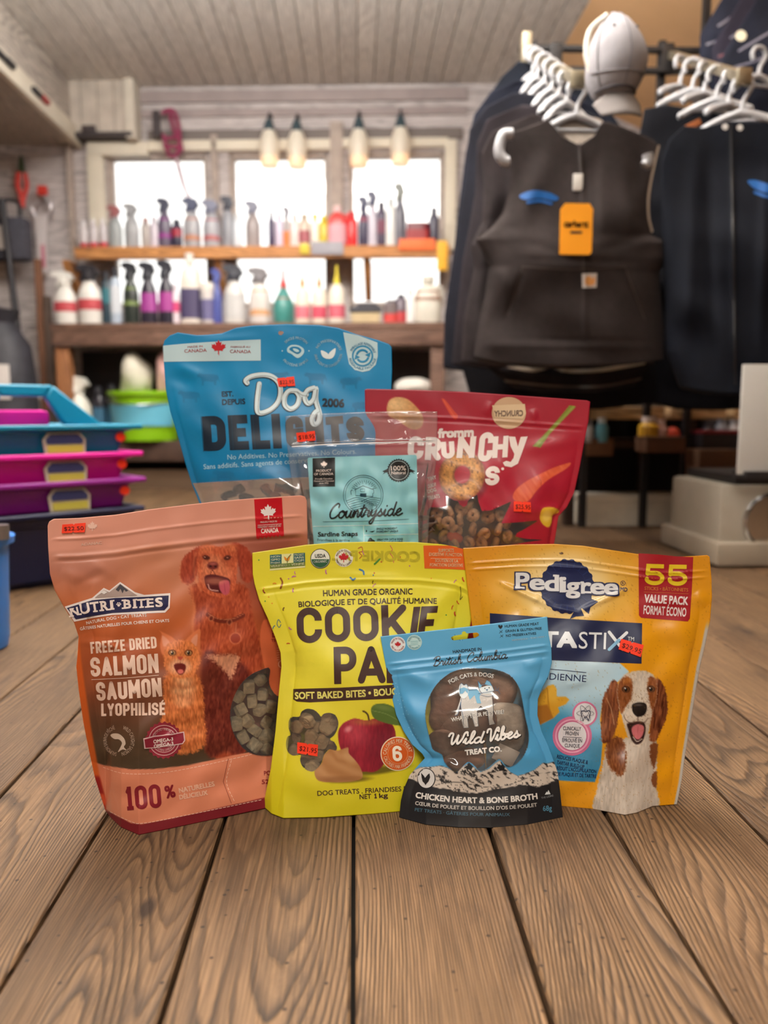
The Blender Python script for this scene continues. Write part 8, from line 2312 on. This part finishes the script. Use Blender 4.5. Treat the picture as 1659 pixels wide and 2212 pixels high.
RD = [(200, 1400), (330, 1320), (380, 1298), (460, 1296), (540, 1285), (600, 1300), (680, 1340), (720, 1300), (785, 1262), (840, 1310), (880, 1338), (950, 1310), (1000, 1265), (1040, 1240), (1080, 1290), (1130, 1340), (1190, 1370), (1260, 1350), (1330, 1320), (1400, 1262), (1440, 1268), (1500, 1250), (1580, 1290)]


def paintW(X, Y):
    p = Paint(shW, X, Y, (88, 172, 220))
    p.grad([60, 500, 1300], [(96, 180, 226), (84, 166, 216), (76, 158, 208)])
    e = ridge(p.x, RD)
    m = np.clip((p.y - e) / 6, 0, 1)
    p.put(m, (202, 190, 178))
    n = vnoise(p.x, p.y, 40, 16, 3, .5) + .5 * vnoise(p.x, p.y, 14, 7, 4, .6)
    p.put(m * np.clip((n - .92) * 6, 0, 1), (38, 36, 38))
    p.put(m * np.clip(1 - (p.y - e) / 9, 0, 1), (26, 26, 30))
    # shaded flanks of the two peaks
    for pk in ([(785, 1262), (700, 1350), (760, 1370), (860, 1340)], [(1040, 1242), (960, 1352), (1050, 1330), (1120, 1345)]):
        mm = p.m_poly(pk, 6, False); p.put(mm * (vnoise(p.x, p.y, 22, 10, 9, .7) > .38), (24, 24, 28))
    p.put(np.clip((4 - np.abs(p.y - (1440 + 40 * np.sin(p.x / 130) - .10 * (p.x - 900)))) / 3, 0, 1) * m * (p.x > 500) * .8, (40, 38, 40))
    e2 = np.interp(p.x, [180, 300, 420, 560, 700, 850, 950, 1100, 1230, 1350, 1460, 1600], [1380, 1395, 1452, 1478, 1500, 1520, 1490, 1468, 1440, 1462, 1430, 1370]) + 14 * (vnoise(p.x, p.y, 30, 500, 6) - .5)
    p.put(np.clip((p.y - e2) / 6, 0, 1), (30, 30, 34))
    p.put((vnoise(p.x, p.y, 6, 5, 8) > .86) * np.clip((p.y - e2 + 60) / 8, 0, 1) * np.clip((e2 - p.y) / 8, 0, 1), (30, 30, 34))
    return p.c


wW = [(850, 478), (740, 480), (640, 510), (560, 565), (500, 630), (455, 710), (428, 790), (420, 880), (440, 990), (470, 1110), (490, 1160), (560, 1195), (580, 1260), (650, 1330), (690, 1335), (740, 1285), (785, 1256), (842, 1304), (880, 1330), (940, 1306), (1000, 1256), (1040, 1232), (1082, 1282), (1110, 1300), (1170, 1275), (1240, 1200), (1275, 1110), (1278, 1010), (1250, 880), (1225, 740), (1200, 640), (1150, 560), (1080, 510), (960, 480)]
wWs = catmull(wW, 3, True)
slot = [(633, 218), (660, 205), (718, 196), (735, 168), (752, 170), (765, 186), (850, 178), (868, 190), (866, 208), (840, 224), (760, 234), (660, 246), (638, 238)]
shW.mesh('pouch_body', print_mat('sky_pouch_print', .36, .08), bagW, 1.9, paintW, holes=[frame_pts(shW, wWs)], through=[frame_pts(shW, slot)], back_rgb=(84, 160, 205))
A = Art(shW, bagW)
A.poly('window_film', [(x + (x - 850) * .008, y + (y - 900) * .008) for x, y in wWs], (255,) * 3, 0, material=FILMH)
DK = (26, 34, 44); OWH = (236, 232, 226)
A.disc('maple_badge', (190, 277), 64, (232, 238, 240)); A.leaf('maple_badge', (190, 276), 26, (190, 30, 44), 1)
A.arc('maple_badge', 'MADE IN CANADA', (190, 277), 42, 190, 350, 15, (180, 60, 70), .01, 1); A.arc('maple_badge', 'FAIT AU CANADA', (190, 277), 57, 165, 15, 15, (180, 60, 70), .01, 1, True)
A.disc('pale_badge', (328, 260), 63, (190, 224, 226)); A.disc('pale_badge', (328, 260), 56, (140, 196, 206), 1, hole=.97)
A.arc('pale_badge', 'SUSTAINABLE', (328, 260), 40, 190, 350, 13, (130, 186, 198), .01, 1); A.arc('pale_badge', 'DURABLE', (328, 260), 54, 150, 30, 13, (130, 186, 198), .01, 1, True)
for i in range(3): A.line('pale_badge', [(298, 252 + i * 14), (358, 248 + i * 14)], 5, (150, 204, 212), 1)
A.text('claim_lettering', 'HUMAN GRADE MEAT', (1082, 138), (1366, 116), 22, DK, .015); A.text('claim_lettering', 'GRAIN & GLUTEN FREE', (1086, 178), (1390, 154), 21, DK, .015); A.text('claim_lettering', 'NO PRESERVATIVES', (1092, 216), (1344, 196), 21, DK, .015)
A.text('claim_lettering', 'REFERMABLE • TEAR HERE •', (1142, 250), (1424, 218), 13, (190, 224, 238), .015)
A.poly('claim_lettering', [(1046, 148), (1028, 130), (1030, 116), (1042, 118), (1046, 124), (1052, 116), (1062, 120), (1062, 132)], DK, 0, True)
for q in ((1050, 172), (1056, 208)): A.line('claim_lettering', [(q[0] - 14, q[1] + 12), (q[0] + 12, q[1] - 12)], 3, DK); A.line('claim_lettering', [(q[0] - 10, q[1] - 8), (q[0] + 10, q[1] + 8)], 3, DK)
A.text('origin_lettering', 'HANDMADE IN', (650, 352), (888, 328), 26, DK, .02)
A.script('origin_lettering', 'British', (482, 458), (722, 434), 36, 8, DK); A.script('origin_lettering', 'Columbia', (762, 424), (1096, 394), 36, 8, DK)
A.text('arched_lettering', 'FOR CATS & DOGS', (624, 610), (984, 562), 34, DK, .055, 0, mid=(800, 548)); A.text('arched_lettering', 'FOR CATS & DOGS', (624, 610), (984, 562), 34, OWH, .02, 1, mid=(800, 548))
A.text('arched_lettering', "WHAT'S YOUR PET'S VIBE?", (640, 924), (1076, 856), 34, DK, .055, 0, mid=(860, 882)); A.text('arched_lettering', "WHAT'S YOUR PET'S VIBE?", (640, 924), (1076, 856), 34, OWH, .02, 1, mid=(860, 882))
# line drawing of a dog carrying a cat
LW = (226, 236, 240); SB = (110, 178, 216)
A.poly('animal_drawing', [(700, 640), (720, 620), (770, 640), (850, 655), (880, 620), (900, 650), (970, 650), (975, 720), (985, 820), (980, 900), (998, 940), (950, 950), (935, 830), (880, 790), (850, 820), (862, 960), (830, 965), (800, 860), (770, 890), (780, 972), (738, 974), (720, 900), (715, 760), (690, 860), (665, 870), (705, 760), (715, 720)], (216, 212, 208), 0)
A.poly('animal_drawing', [(700, 640), (716, 604), (740, 618), (762, 612), (780, 660), (776, 700), (740, 730), (704, 700)], LW, 1, True)
A.poly('animal_drawing', [(702, 650), (740, 636), (776, 650), (774, 690), (752, 664), (730, 690), (710, 690)], SB, 2)
A.poly('animal_drawing', [(780, 655), (850, 650), (880, 690), (870, 720), (885, 770), (850, 770), (830, 700), (790, 740), (775, 700)], SB, 1)
A.poly('animal_drawing', [(862, 590), (880, 640), (930, 622), (975, 620), (992, 660), (960, 690), (900, 690), (868, 660)], LW, 1)
A.poly('animal_drawing', [(858, 584), (888, 620), (900, 604), (880, 640), (868, 640)], SB, 2); A.poly('animal_drawing', [(912, 610), (930, 578), (955, 590), (972, 622), (940, 618)], SB, 2)
for q in ((915, 646), (950, 640)): A.disc('animal_drawing', q, 5, DK, 3, 10)
A.poly('animal_drawing', [(922, 654), (942, 652), (934, 668)], (40, 110, 160), 3)
for pts in ([(880, 700), (930, 712), (985, 706)], [(715, 760), (690, 860), (665, 870)], [(735, 905), (738, 974), (780, 972), (770, 890), (800, 850), (832, 965), (862, 960), (850, 830), (935, 830), (950, 950), (1000, 940), (985, 860), (982, 720)], [(705, 700), (716, 604), (740, 618), (765, 612), (780, 660)], [(858, 584), (868, 650), (890, 690)], [(858, 584), (888, 618), (912, 612), (930, 578), (956, 590), (978, 630), (990, 660)], [(860, 690), (960, 672), (1020, 664), (1040, 690)], [(1000, 630), (1015, 664), (1030, 640)], [(780, 660), (850, 655)], [(720, 730), (716, 800), (740, 900)]):
    A.line('animal_drawing', pts, 3.2, (40, 96, 140) if len(pts) < 8 else (60, 70, 80), 3, len(pts) < 8)
for off_, c_, w_, l_ in (((5, 5), (40, 38, 40), 24, 2), ((0, 0), (244, 242, 238), 16, 3)):
    A.script('script_logo', 'Wild', (612 + off_[0], 1114 + off_[1]), (896 + off_[0], 1096 + off_[1]), 48, w_, c_, l_); A.script('script_logo', 'Vibes', (926 + off_[0], 1092 + off_[1]), (1196 + off_[0], 1050 + off_[1]), 52, w_, c_, l_)
A.text('script_logo', 'TREAT CO.', (752, 1202), (1056, 1170), 46, (40, 38, 40), .09, 0); A.text('script_logo', 'TREAT CO.', (752, 1202), (1056, 1170), 46, (244, 242, 238), .045, 1)
A.disc('chicken_badge', (429, 1395), 76, (30, 30, 34), 0, ry=86); A.disc('chicken_badge', (429, 1395), 69, (206, 204, 202), 1, ry=79)
A.poly('chicken_badge', [(388, 1350), (410, 1372), (420, 1390), (440, 1365), (456, 1352), (462, 1385), (448, 1420), (430, 1440), (424, 1452), (416, 1436), (400, 1420), (392, 1385)], (34, 32, 34), 2)
A.text('flavour_lettering', 'CHICKEN HEART & BONE BROTH', (336, 1556), (1356, 1566), 50, (222, 216, 210), .035, 0, mid=(840, 1602))
A.text('flavour_lettering', "CŒUR DE POULET ET BOUILLON D'OS DE POULET", (334, 1614), (1352, 1628), 31, (206, 200, 194), .02, 0, mid=(840, 1658))
A.text('flavour_lettering', 'PET TREATS · GÂTERIES POUR ANIMAUX', (332, 1666), (1124, 1708), 27, (84, 120, 140), .015, 0, mid=(720, 1702))
A.text('flavour_lettering', '68g', (1400, 1668), (1474, 1662), 44, (90, 150, 180), .015)
A.poly('flavour_lettering', [(1414, 1530), (1430, 1504), (1436, 1512), (1444, 1490), (1462, 1526)], (214, 220, 222)); A.text('flavour_lettering', 'THE LIONS', (1386, 1566), (1488, 1544), 16, (160, 164, 168), .01)
for i in range(26):
    A.disc('braille_dots', (132 + (i % 2) * 34 + i * 7.5, 575 + i * 19 + (i % 3) * 8), 4.5, (130, 200, 234), 0, 8)
A.build({'window_film': 'clear rounded window film'})
u = pxm(shW, (850, 900))
for i, (x, y, rx, ry, c, lab) in enumerate([(560, 800, 170, 220, (126, 84, 62), 'dark brown'), (800, 620, 230, 140, (168, 128, 104), 'pale brown'), (1040, 700, 160, 190, (150, 110, 88), 'mid brown'), (800, 950, 230, 170, (116, 78, 60), 'dark'), (1120, 960, 150, 200, (196, 178, 160), 'greyish'), (620, 1090, 180, 130, (138, 100, 80), 'mid brown'), (760, 1240, 190, 90, (150, 100, 76), 'reddish brown')]):
    mb = MB(); mb.bm(blob_mesh(u * rx, u * 80, u * ry, i + 3, .22, 4), smooth=True)
    content('chicken_heart', shW, (x, y), .022, mb, mat('freeze_dried_heart', c, .75, noise=.35, nscale=60, bump=1.0), f'{lab} meat lump in the small sky-blue pouch window, ' + ['left edge', 'along the top', 'upper right', 'centre', 'lower right', 'lower left', 'lowest, above the mountains'][i], 'pet treat', 'meat lumps in the small pouch')
mb = MB(); mb.box((0, 0, 0), (u * 190, u * 10, u * 150), bev=u * 3)
content('moisture_sachet', shW, (1090, 1200), .012, mb, mat('sachet_paper', (206, 192, 180), .7), 'pale moisture absorber sachet showing at the lower right of the small pouch window', 'sachet', None, (.1, .45, 0))

# ------------------------------------------------------------------ yellow-orange pouch with the spotted dog
OP, SP = (1010, 1170), 1659 / 550
L = [(1000, 1184), (1006, 1240), (1016, 1320), (1028, 1420), (1038, 1540), (1048, 1650), (1056, 1736)]
R = [(1533, 1203), (1537, 1250), (1538, 1290), (1534, 1340), (1524, 1390), (1512, 1440), (1500, 1510), (1490, 1570), (1480, 1630), (1472, 1690), (1462, 1738)]
T = [(1000, 1184), (1060, 1180), (1120, 1176), (1200, 1175), (1260, 1179), (1320, 1188), (1380, 1197), (1420, 1203), (1460, 1203), (1500, 1201), (1528, 1199), (1533, 1203)]
B = [(1056, 1736), (1140, 1738), (1215, 1742), (1280, 1748), (1350, 1761), (1376, 1756), (1410, 1742), (1462, 1738)]
shP = Sheet(fr(OP, SP, L), fr(OP, SP, R), fr(OP, SP, T), fr(OP, SP, B), (1056, 1750), (1350, 1756), .032, math.radians(9), thick=.064, amp=.02, org=OP, sc=SP,
            zip_t=((34, 2.5, .0008), (48, 2.5, .0008)), wr=.0007, seed=53, flange=.05, wl=(60, 150),
            creases=[((200, 262), (560, 430), 6, .0020), ((560, 430), (720, 460), 6, .0018), ((720, 455), (1050, 305), 6, .0020), ((500, 160), (730, 185), 6, .0010), ((430, 360), (470, 385), 7, .0016), ((1480, 330), (1560, 420), 14, .002), ((1200, 560), (1500, 640), 22, .0014), ((1150, 400), (1440, 380), 10, .001), ((1430, 700), (1380, 1300), 20, .0018), ((640, 940), (790, 905), 8, .0012), ((1100, 330), (1200, 620), 20, -.0012)])
bagP = thing('treat_pouch', 'orange-yellow value pouch with a navy rosette and a brown-and-white spaniel', 'treat pouch', tuple(G(1250, 1745, 0)))


def paintP(X, Y):
    p = Paint(shP, X, Y, (226, 154, 16))
    p.grad([0, 500, 1200, 1800], [(214, 142, 14), (228, 156, 18), (232, 160, 20), (226, 150, 10)])
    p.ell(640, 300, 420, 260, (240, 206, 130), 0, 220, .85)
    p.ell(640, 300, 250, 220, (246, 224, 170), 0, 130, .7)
    # blue field
    m = p.m_poly([(120, 740), (600, 765), (990, 790), (1052, 846), (960, 930), (880, 1040), (862, 1160), (880, 1300), (868, 1450), (830, 1566), (650, 1560), (120, 1520)], 6, False)
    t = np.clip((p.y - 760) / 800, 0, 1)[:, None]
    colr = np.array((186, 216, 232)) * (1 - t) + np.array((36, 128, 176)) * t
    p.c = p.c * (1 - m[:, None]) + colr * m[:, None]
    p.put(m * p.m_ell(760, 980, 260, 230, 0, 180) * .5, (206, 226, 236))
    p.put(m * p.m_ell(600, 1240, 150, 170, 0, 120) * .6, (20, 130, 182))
    # chew stick
    m = p.m_poly([(400, 1060), (470, 990), (520, 940), (560, 930), (580, 960), (580, 1010), (640, 1010), (664, 1030), (640, 1060), (590, 1080), (600, 1110), (560, 1150), (480, 1190), (400, 1230)], 6, False)
    p.put(m, (216, 160, 40)); p.put(m * p.m_poly([(400, 1080), (520, 1060), (560, 1150), (480, 1190), (400, 1240)], 10, False) * .75, (156, 92, 26)); p.put(m * p.m_ell(560, 990, 40, 60, 0, 30) * .5, (240, 196, 80))
    p.line([(520, 960), (528, 1060), (545, 1130)], 7, (176, 116, 26), 6, .8)
    # spaniel: ears, chest, head
    m = p.m_poly([(905, 1330), (880, 1450), (850, 1580), (815, 1760), (900, 1790), (1230, 1790), (1226, 1560), (1236, 1420), (1210, 1260), (1050, 1280), (960, 1290)], 8, jag=7)
    p.put(m, (196, 182, 168)); p.fur(m, 34, 9, 40, 51, .1, (1, .95, .9)); p.put(m * p.m_ell(1090, 1560, 110, 300, 0, 120) * .5, (222, 212, 200))
    b1 = p.m_poly([(910, 1310), (990, 1270), (1030, 1350), (1030, 1470), (1000, 1530), (950, 1500), (905, 1420)], 12, jag=9); p.put(b1, (124, 68, 34)); p.fur(b1, 50, 8, 26, 7)
    b2 = p.m_poly([(1190, 1330), (1240, 1320), (1232, 1420), (1215, 1480), (1195, 1430)], 9, jag=6); p.put(b2, (124, 68, 34))
    b3 = p.m_poly([(1200, 1520), (1236, 1500), (1228, 1600), (1205, 1580)], 9, jag=6); p.put(b3, (124, 68, 34))
    e1 = p.m_poly([(960, 900), (915, 950), (880, 1030), (872, 1120), (870, 1220), (880, 1310), (930, 1300), (965, 1230), (985, 1130), (1000, 1000)], 8, jag=5)
    e2 = p.m_poly([(1230, 890), (1280, 940), (1302, 1030), (1300, 1130), (1260, 1230), (1225, 1300), (1190, 1290), (1190, 1180), (1210, 1020)], 8, jag=5)
    for e_, sd in ((e1, 3), (e2, 13)): p.put(e_, (112, 56, 30)); p.fur(e_, 70, 9, 60, sd, .12); p.put(e_ * (vnoise(p.x, p.y, 12, 70, sd + 2, .1) > .68) * .5, (168, 96, 56))
    p.line([(905, 1020), (935, 1090), (955, 1190)], 6, (206, 160, 120), 5, .7)
    h = p.m_poly([(1010, 880), (1070, 848), (1150, 842), (1210, 870), (1236, 940), (1230, 1030), (1205, 1110), (1190, 1180), (1170, 1280), (1120, 1335), (1080, 1330), (1040, 1260), (1010, 1160), (985, 1070), (975, 960)], 8, jag=4)
    p.put(h, (206, 192, 176)); 
    l1 = p.m_poly([(1008, 890), (1050, 880), (1075, 930), (1070, 1010), (1030, 1080), (1005, 1120), (985, 1060), (975, 960)], 12, jag=6) * h; l2 = p.m_poly([(1190, 880), (1230, 900), (1240, 980), (1222, 1080), (1200, 1100), (1180, 1020), (1170, 930)], 12, jag=6) * h
    for l_ in (l1, l2): p.put(l_, (140, 78, 38))
    p.put(l1 * p.m_ell(1040, 905, 26, 16, -20, 14) * .7, (188, 120, 60)); p.fur(h, 36, 7, 20, 19, 0, (1, .95, .85))
    p.put(h * p.m_ell(1120, 1010, 42, 110, 0, 40) * .6, (226, 216, 202)); p.put(h * p.m_ell(1075, 1130, 46, 50, 0, 30) * .6, (220, 206, 190)); p.put(h * p.m_ell(1165, 1130, 36, 48, 0, 30) * .6, (214, 198, 180))
    p.put(h * (vnoise(p.x, p.y, 5, 5, 4) > .82) * p.m_ell(1120, 1080, 110, 110, 0, 60) * .5, (110, 80, 60))
    for ex, ey in ((1032, 962), (1195, 960)):
        p.ell(ex, ey, 27, 22, (60, 34, 22), 8, 6); p.ell(ex, ey + 2, 19, 17, (112, 66, 34), 0, 5); p.ell(ex, ey + 2, 11, 12, (14, 10, 10), 0, 4); p.ell(ex - 6, ey - 5, 5, 4, (240, 240, 240), 0, 3)
    p.poly([(1075, 1060), (1115, 1047), (1160, 1055), (1168, 1095), (1150, 1130), (1110, 1142), (1082, 1120), (1072, 1090)], (28, 20, 20), 6); p.ell(1112, 1064, 26, 7, (96, 86, 84), 0, 8, .8); p.ell(1096, 1108, 10, 7, (8, 6, 6), 0, 4); p.ell(1142, 1106, 10, 7, (8, 6, 6), 0, 4)
    p.poly([(1038, 1190), (1060, 1180), (1110, 1172), (1150, 1180), (1160, 1230), (1140, 1300), (1100, 1322), (1068, 1290), (1050, 1230)], (48, 24, 24), 7)
    p.poly([(1070, 1215), (1108, 1190), (1148, 1205), (1140, 1260), (1110, 1290), (1078, 1262)], (212, 116, 124), 6); p.line([(1110, 1200), (1108, 1280)], 3, (172, 76, 86), 4, .7); p.line([(1078, 1272), (1104, 1302), (1136, 1286)], 6, (226, 212, 196), 4, .8)
    p.line([(1110, 1142), (1108, 1176)], 5, (70, 46, 40), 4); p.line([(1108, 1176), (1060, 1180), (1030, 1160), (1018, 1130)], 5, (90, 60, 50), 5, .8); p.line([(1108, 1176), (1150, 1180), (1176, 1150)], 5, (90, 60, 50), 5, .8)
    sx_, t_ = shP.st(X, Y); p.put(np.clip((sx_ - .982) / .006, 0, 1) * smooth01((Y - 1335) / 30), (190, 184, 176))
    # scuffs
    p.put((vnoise(p.x, p.y, 5, 9, 71) > .9) * .35, (150, 96, 20))
    return p.c


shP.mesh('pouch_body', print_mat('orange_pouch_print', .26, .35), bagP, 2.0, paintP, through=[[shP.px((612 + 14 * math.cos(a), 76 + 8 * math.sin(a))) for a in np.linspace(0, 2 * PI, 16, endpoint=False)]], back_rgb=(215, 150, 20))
A = Art(shP, bagP)
PN = (18, 34, 84)
A.poly('rosette_emblem', [(655, 440), (690, 460), (665, 506), (706, 488), (760, 484), (740, 440)], PN); A.poly('rosette_emblem', [(740, 430), (790, 472), (800, 428), (852, 392), (800, 370)], PN)
A.disc('rosette_emblem', (648, 292), 176, PN, 0, teeth=20, depth=.022)
for k in range(20):
    a = 2 * PI * k / 20; A.line('rosette_emblem', [(648 + 128 * math.cos(a), 292 + 128 * math.sin(a)), (648 + 164 * math.cos(a), 292 + 164 * math.sin(a))], 5, (38, 56, 112), 1)
A.disc('rosette_emblem', (648, 292), 126, (28, 44, 100), 1, hole=.97)
word = [('P', 318, 398, 305, 95), ('e', 408, 496, 312, 95), ('d', 505, 590, 320, 95), ('i', 604, 634, 327, 95), ('g', 644, 728, 333, 95), ('r', 742, 800, 336, 95), ('e', 804, 886, 340, 95), ('e', 892, 974, 344, 95)]


def ped(rgb, bold, layer, grow):
    for ch, x0, x1, y, h in word:
        v, f = text_mesh(ch, bold, 0, 4); cap = text_mesh('H', 0, 0, 3)[0]; ch_ = cap[:, 1].max()
        vx0, vx1 = text_mesh(ch, .0, 0, 4)[0][:, 0].min(), text_mesh(ch, .0, 0, 4)[0][:, 0].max()
        q = np.stack([x0 + (v[:, 0] - vx0) / (vx1 - vx0) * (x1 - x0), y - v[:, 1] / ch_ * h * 1.05], 1)
        A.tri('brand_lettering', q, f, rgb, layer)
    g = grow
    for x, y, w in ((312, 308, 60), (612, 329, 50), (752, 338, 54)):      # foot serifs
        A.poly('brand_lettering', [(x - g - 4, y - 15 - g), (x + w + g, y - 13 - g), (x + w + g, y + g), (x - g - 4, y - 2 + g)], rgb, layer)
    for x, y, w in ((312, 220, 40), (598, 262, 22), (734, 272, 22), (556, 228, 26)):   # top serifs
        A.poly('brand_lettering', [(x - g, y - 13 - g), (x + w + g, y - 13 - g), (x + w + g, y + g), (x - g, y + g)], rgb, layer)


ped(PN, .075, 2, 8)
ped((226, 228, 232), .026, 3, 0)
A.disc('brand_lettering', (1012, 270), 16, PN, 0, 24, hole=.8); A.text('brand_lettering', 'R', (1006, 277), (1018, 277), 14, PN, .01); A.text('brand_lettering', 'MD', (994, 322), (1040, 326), 26, PN, .02)
A.poly('name_band', [(145, 466), (640, 502), (1137, 532), (1133, 795), (640, 776), (148, 756)], (20, 32, 74))
SW_ = (226, 232, 238)
A.text('name_band', 'DENTA', (126, 676), (712, 694), 104, SW_, .04, 1)
A.text('name_band', 'STI', (722, 696), (900, 702), 108, SW_, .0, 1)
A.line('name_band', [(922, 590), (1010, 704)], 20, SW_, 1); A.line('name_band', [(1036, 594), (975, 650)], 20, SW_, 1); A.line('name_band', [(985, 642), (922, 704)], 20, (130, 184, 220), 2)
A.text('name_band', 'TM', (1042, 646), (1084, 648), 26, SW_, .01, 1); A.text('name_band', 'MC', (1046, 668), (1084, 670), 14, SW_, .01, 1)
A.line('field_lettering', [(330, 822), (550, 832), (772, 853)], 4, PN); A.text('field_lettering', 'QUOTIDIENNE', (310, 884), (772, 914), 42, PN, .0)
A.text('field_lettering', 'DAILY', (310, 812), (480, 820), 42, PN, .0)
DB = (16, 46, 90)
for i, (w_, x1) in enumerate((('REDUCES PLAQUE &', 782), ('TARTAR BUILD-UP', 758), ("RÉDUIT L'ACCUMULATION", 838), ('DE PLAQUE ET DE TARTRE', 838))):
    A.text('field_lettering', w_, (580, 1410 + i * 38 + (0 if i < 2 else 0)), (x1, 1450 + i * 30), 24, DB, .02)
A.disc('proven_badge', (764, 1122), 82, (212, 120, 160), 0); A.disc('proven_badge', (682, 1266), 128, (204, 110, 150), 0)
A.disc('proven_badge', (764, 1122), 70, (226, 226, 232), 1); A.disc('proven_badge', (682, 1266), 92, (226, 222, 228), 1); A.disc('proven_badge', (682, 1266), 112, (232, 160, 190), 1, hole=.9)
A.poly('proven_badge', [(735, 1110), (750, 1098), (770, 1104), (790, 1096), (802, 1112), (796, 1138), (786, 1170), (774, 1146), (758, 1148), (752, 1170), (742, 1140)], (70, 74, 96), 2, True); A.poly('proven_badge', [(741, 1112), (752, 1104), (770, 1110), (788, 1102), (796, 1114), (790, 1136), (786, 1156), (776, 1140), (756, 1142), (752, 1158), (746, 1138)], (228, 228, 234), 3, True)
for k in range(3):
    a = k * PI / 3; A.line('proven_badge', [(766 + 56 * math.cos(t) * math.cos(a) - 18 * math.sin(t) * math.sin(a), 1116 + 56 * math.cos(t) * math.sin(a) + 18 * math.sin(t) * math.cos(a)) for t in np.linspace(0, 2 * PI, 24)], 2, (70, 74, 96), 4)
for i, (w_, x0, x1) in enumerate((('CLINICALLY', 622, 738), ('PROVEN', 638, 722), ('ÉPROUVÉ EN', 616, 746), ('CLINIQUE', 632, 730))):
    y = (1226, 1258, 1304, 1338)[i]; A.text('proven_badge', w_, (x0, y), (x1, y + 4), 24, (40, 40, 60), .01, 2)
A.line('proven_badge', [(622, 1270), (742, 1276)], 2.5, (60, 60, 80), 2)
A.poly('value_box', [(1114, 76), (1250, 84), (1360, 96), (1470, 100), (1462, 300), (1448, 500), (1434, 520), (1280, 508), (1130, 496), (1116, 480)], (164, 18, 34))
block(A, 'value_box', '5', (1152, 282), (1280, 286), 138, 27, (226, 196, 30), 1); block(A, 'value_box', '5', (1302, 287), (1430, 289), 138, 27, (226, 196, 30), 1)
A.text('value_box', 'STICKS • BÂTONNETS', (1152, 314), (1436, 326), 22, (216, 130, 60), .015, 1); A.line('value_box', [(1148, 328), (1438, 340)], 2, (216, 130, 60), 1)
A.text('value_box', 'VALUE PACK', (1150, 396), (1434, 414), 54, (236, 222, 222), .03, 1); A.text('value_box', 'FORMAT ÉCONO', (1144, 472), (1422, 490), 58, (236, 222, 222), .02, 1)
A.sticker([(998, 634), (1145, 674), (1126, 752), (980, 702)], '$29.95')
A.build()
# back film edge and side gusset seen at the right of this pouch
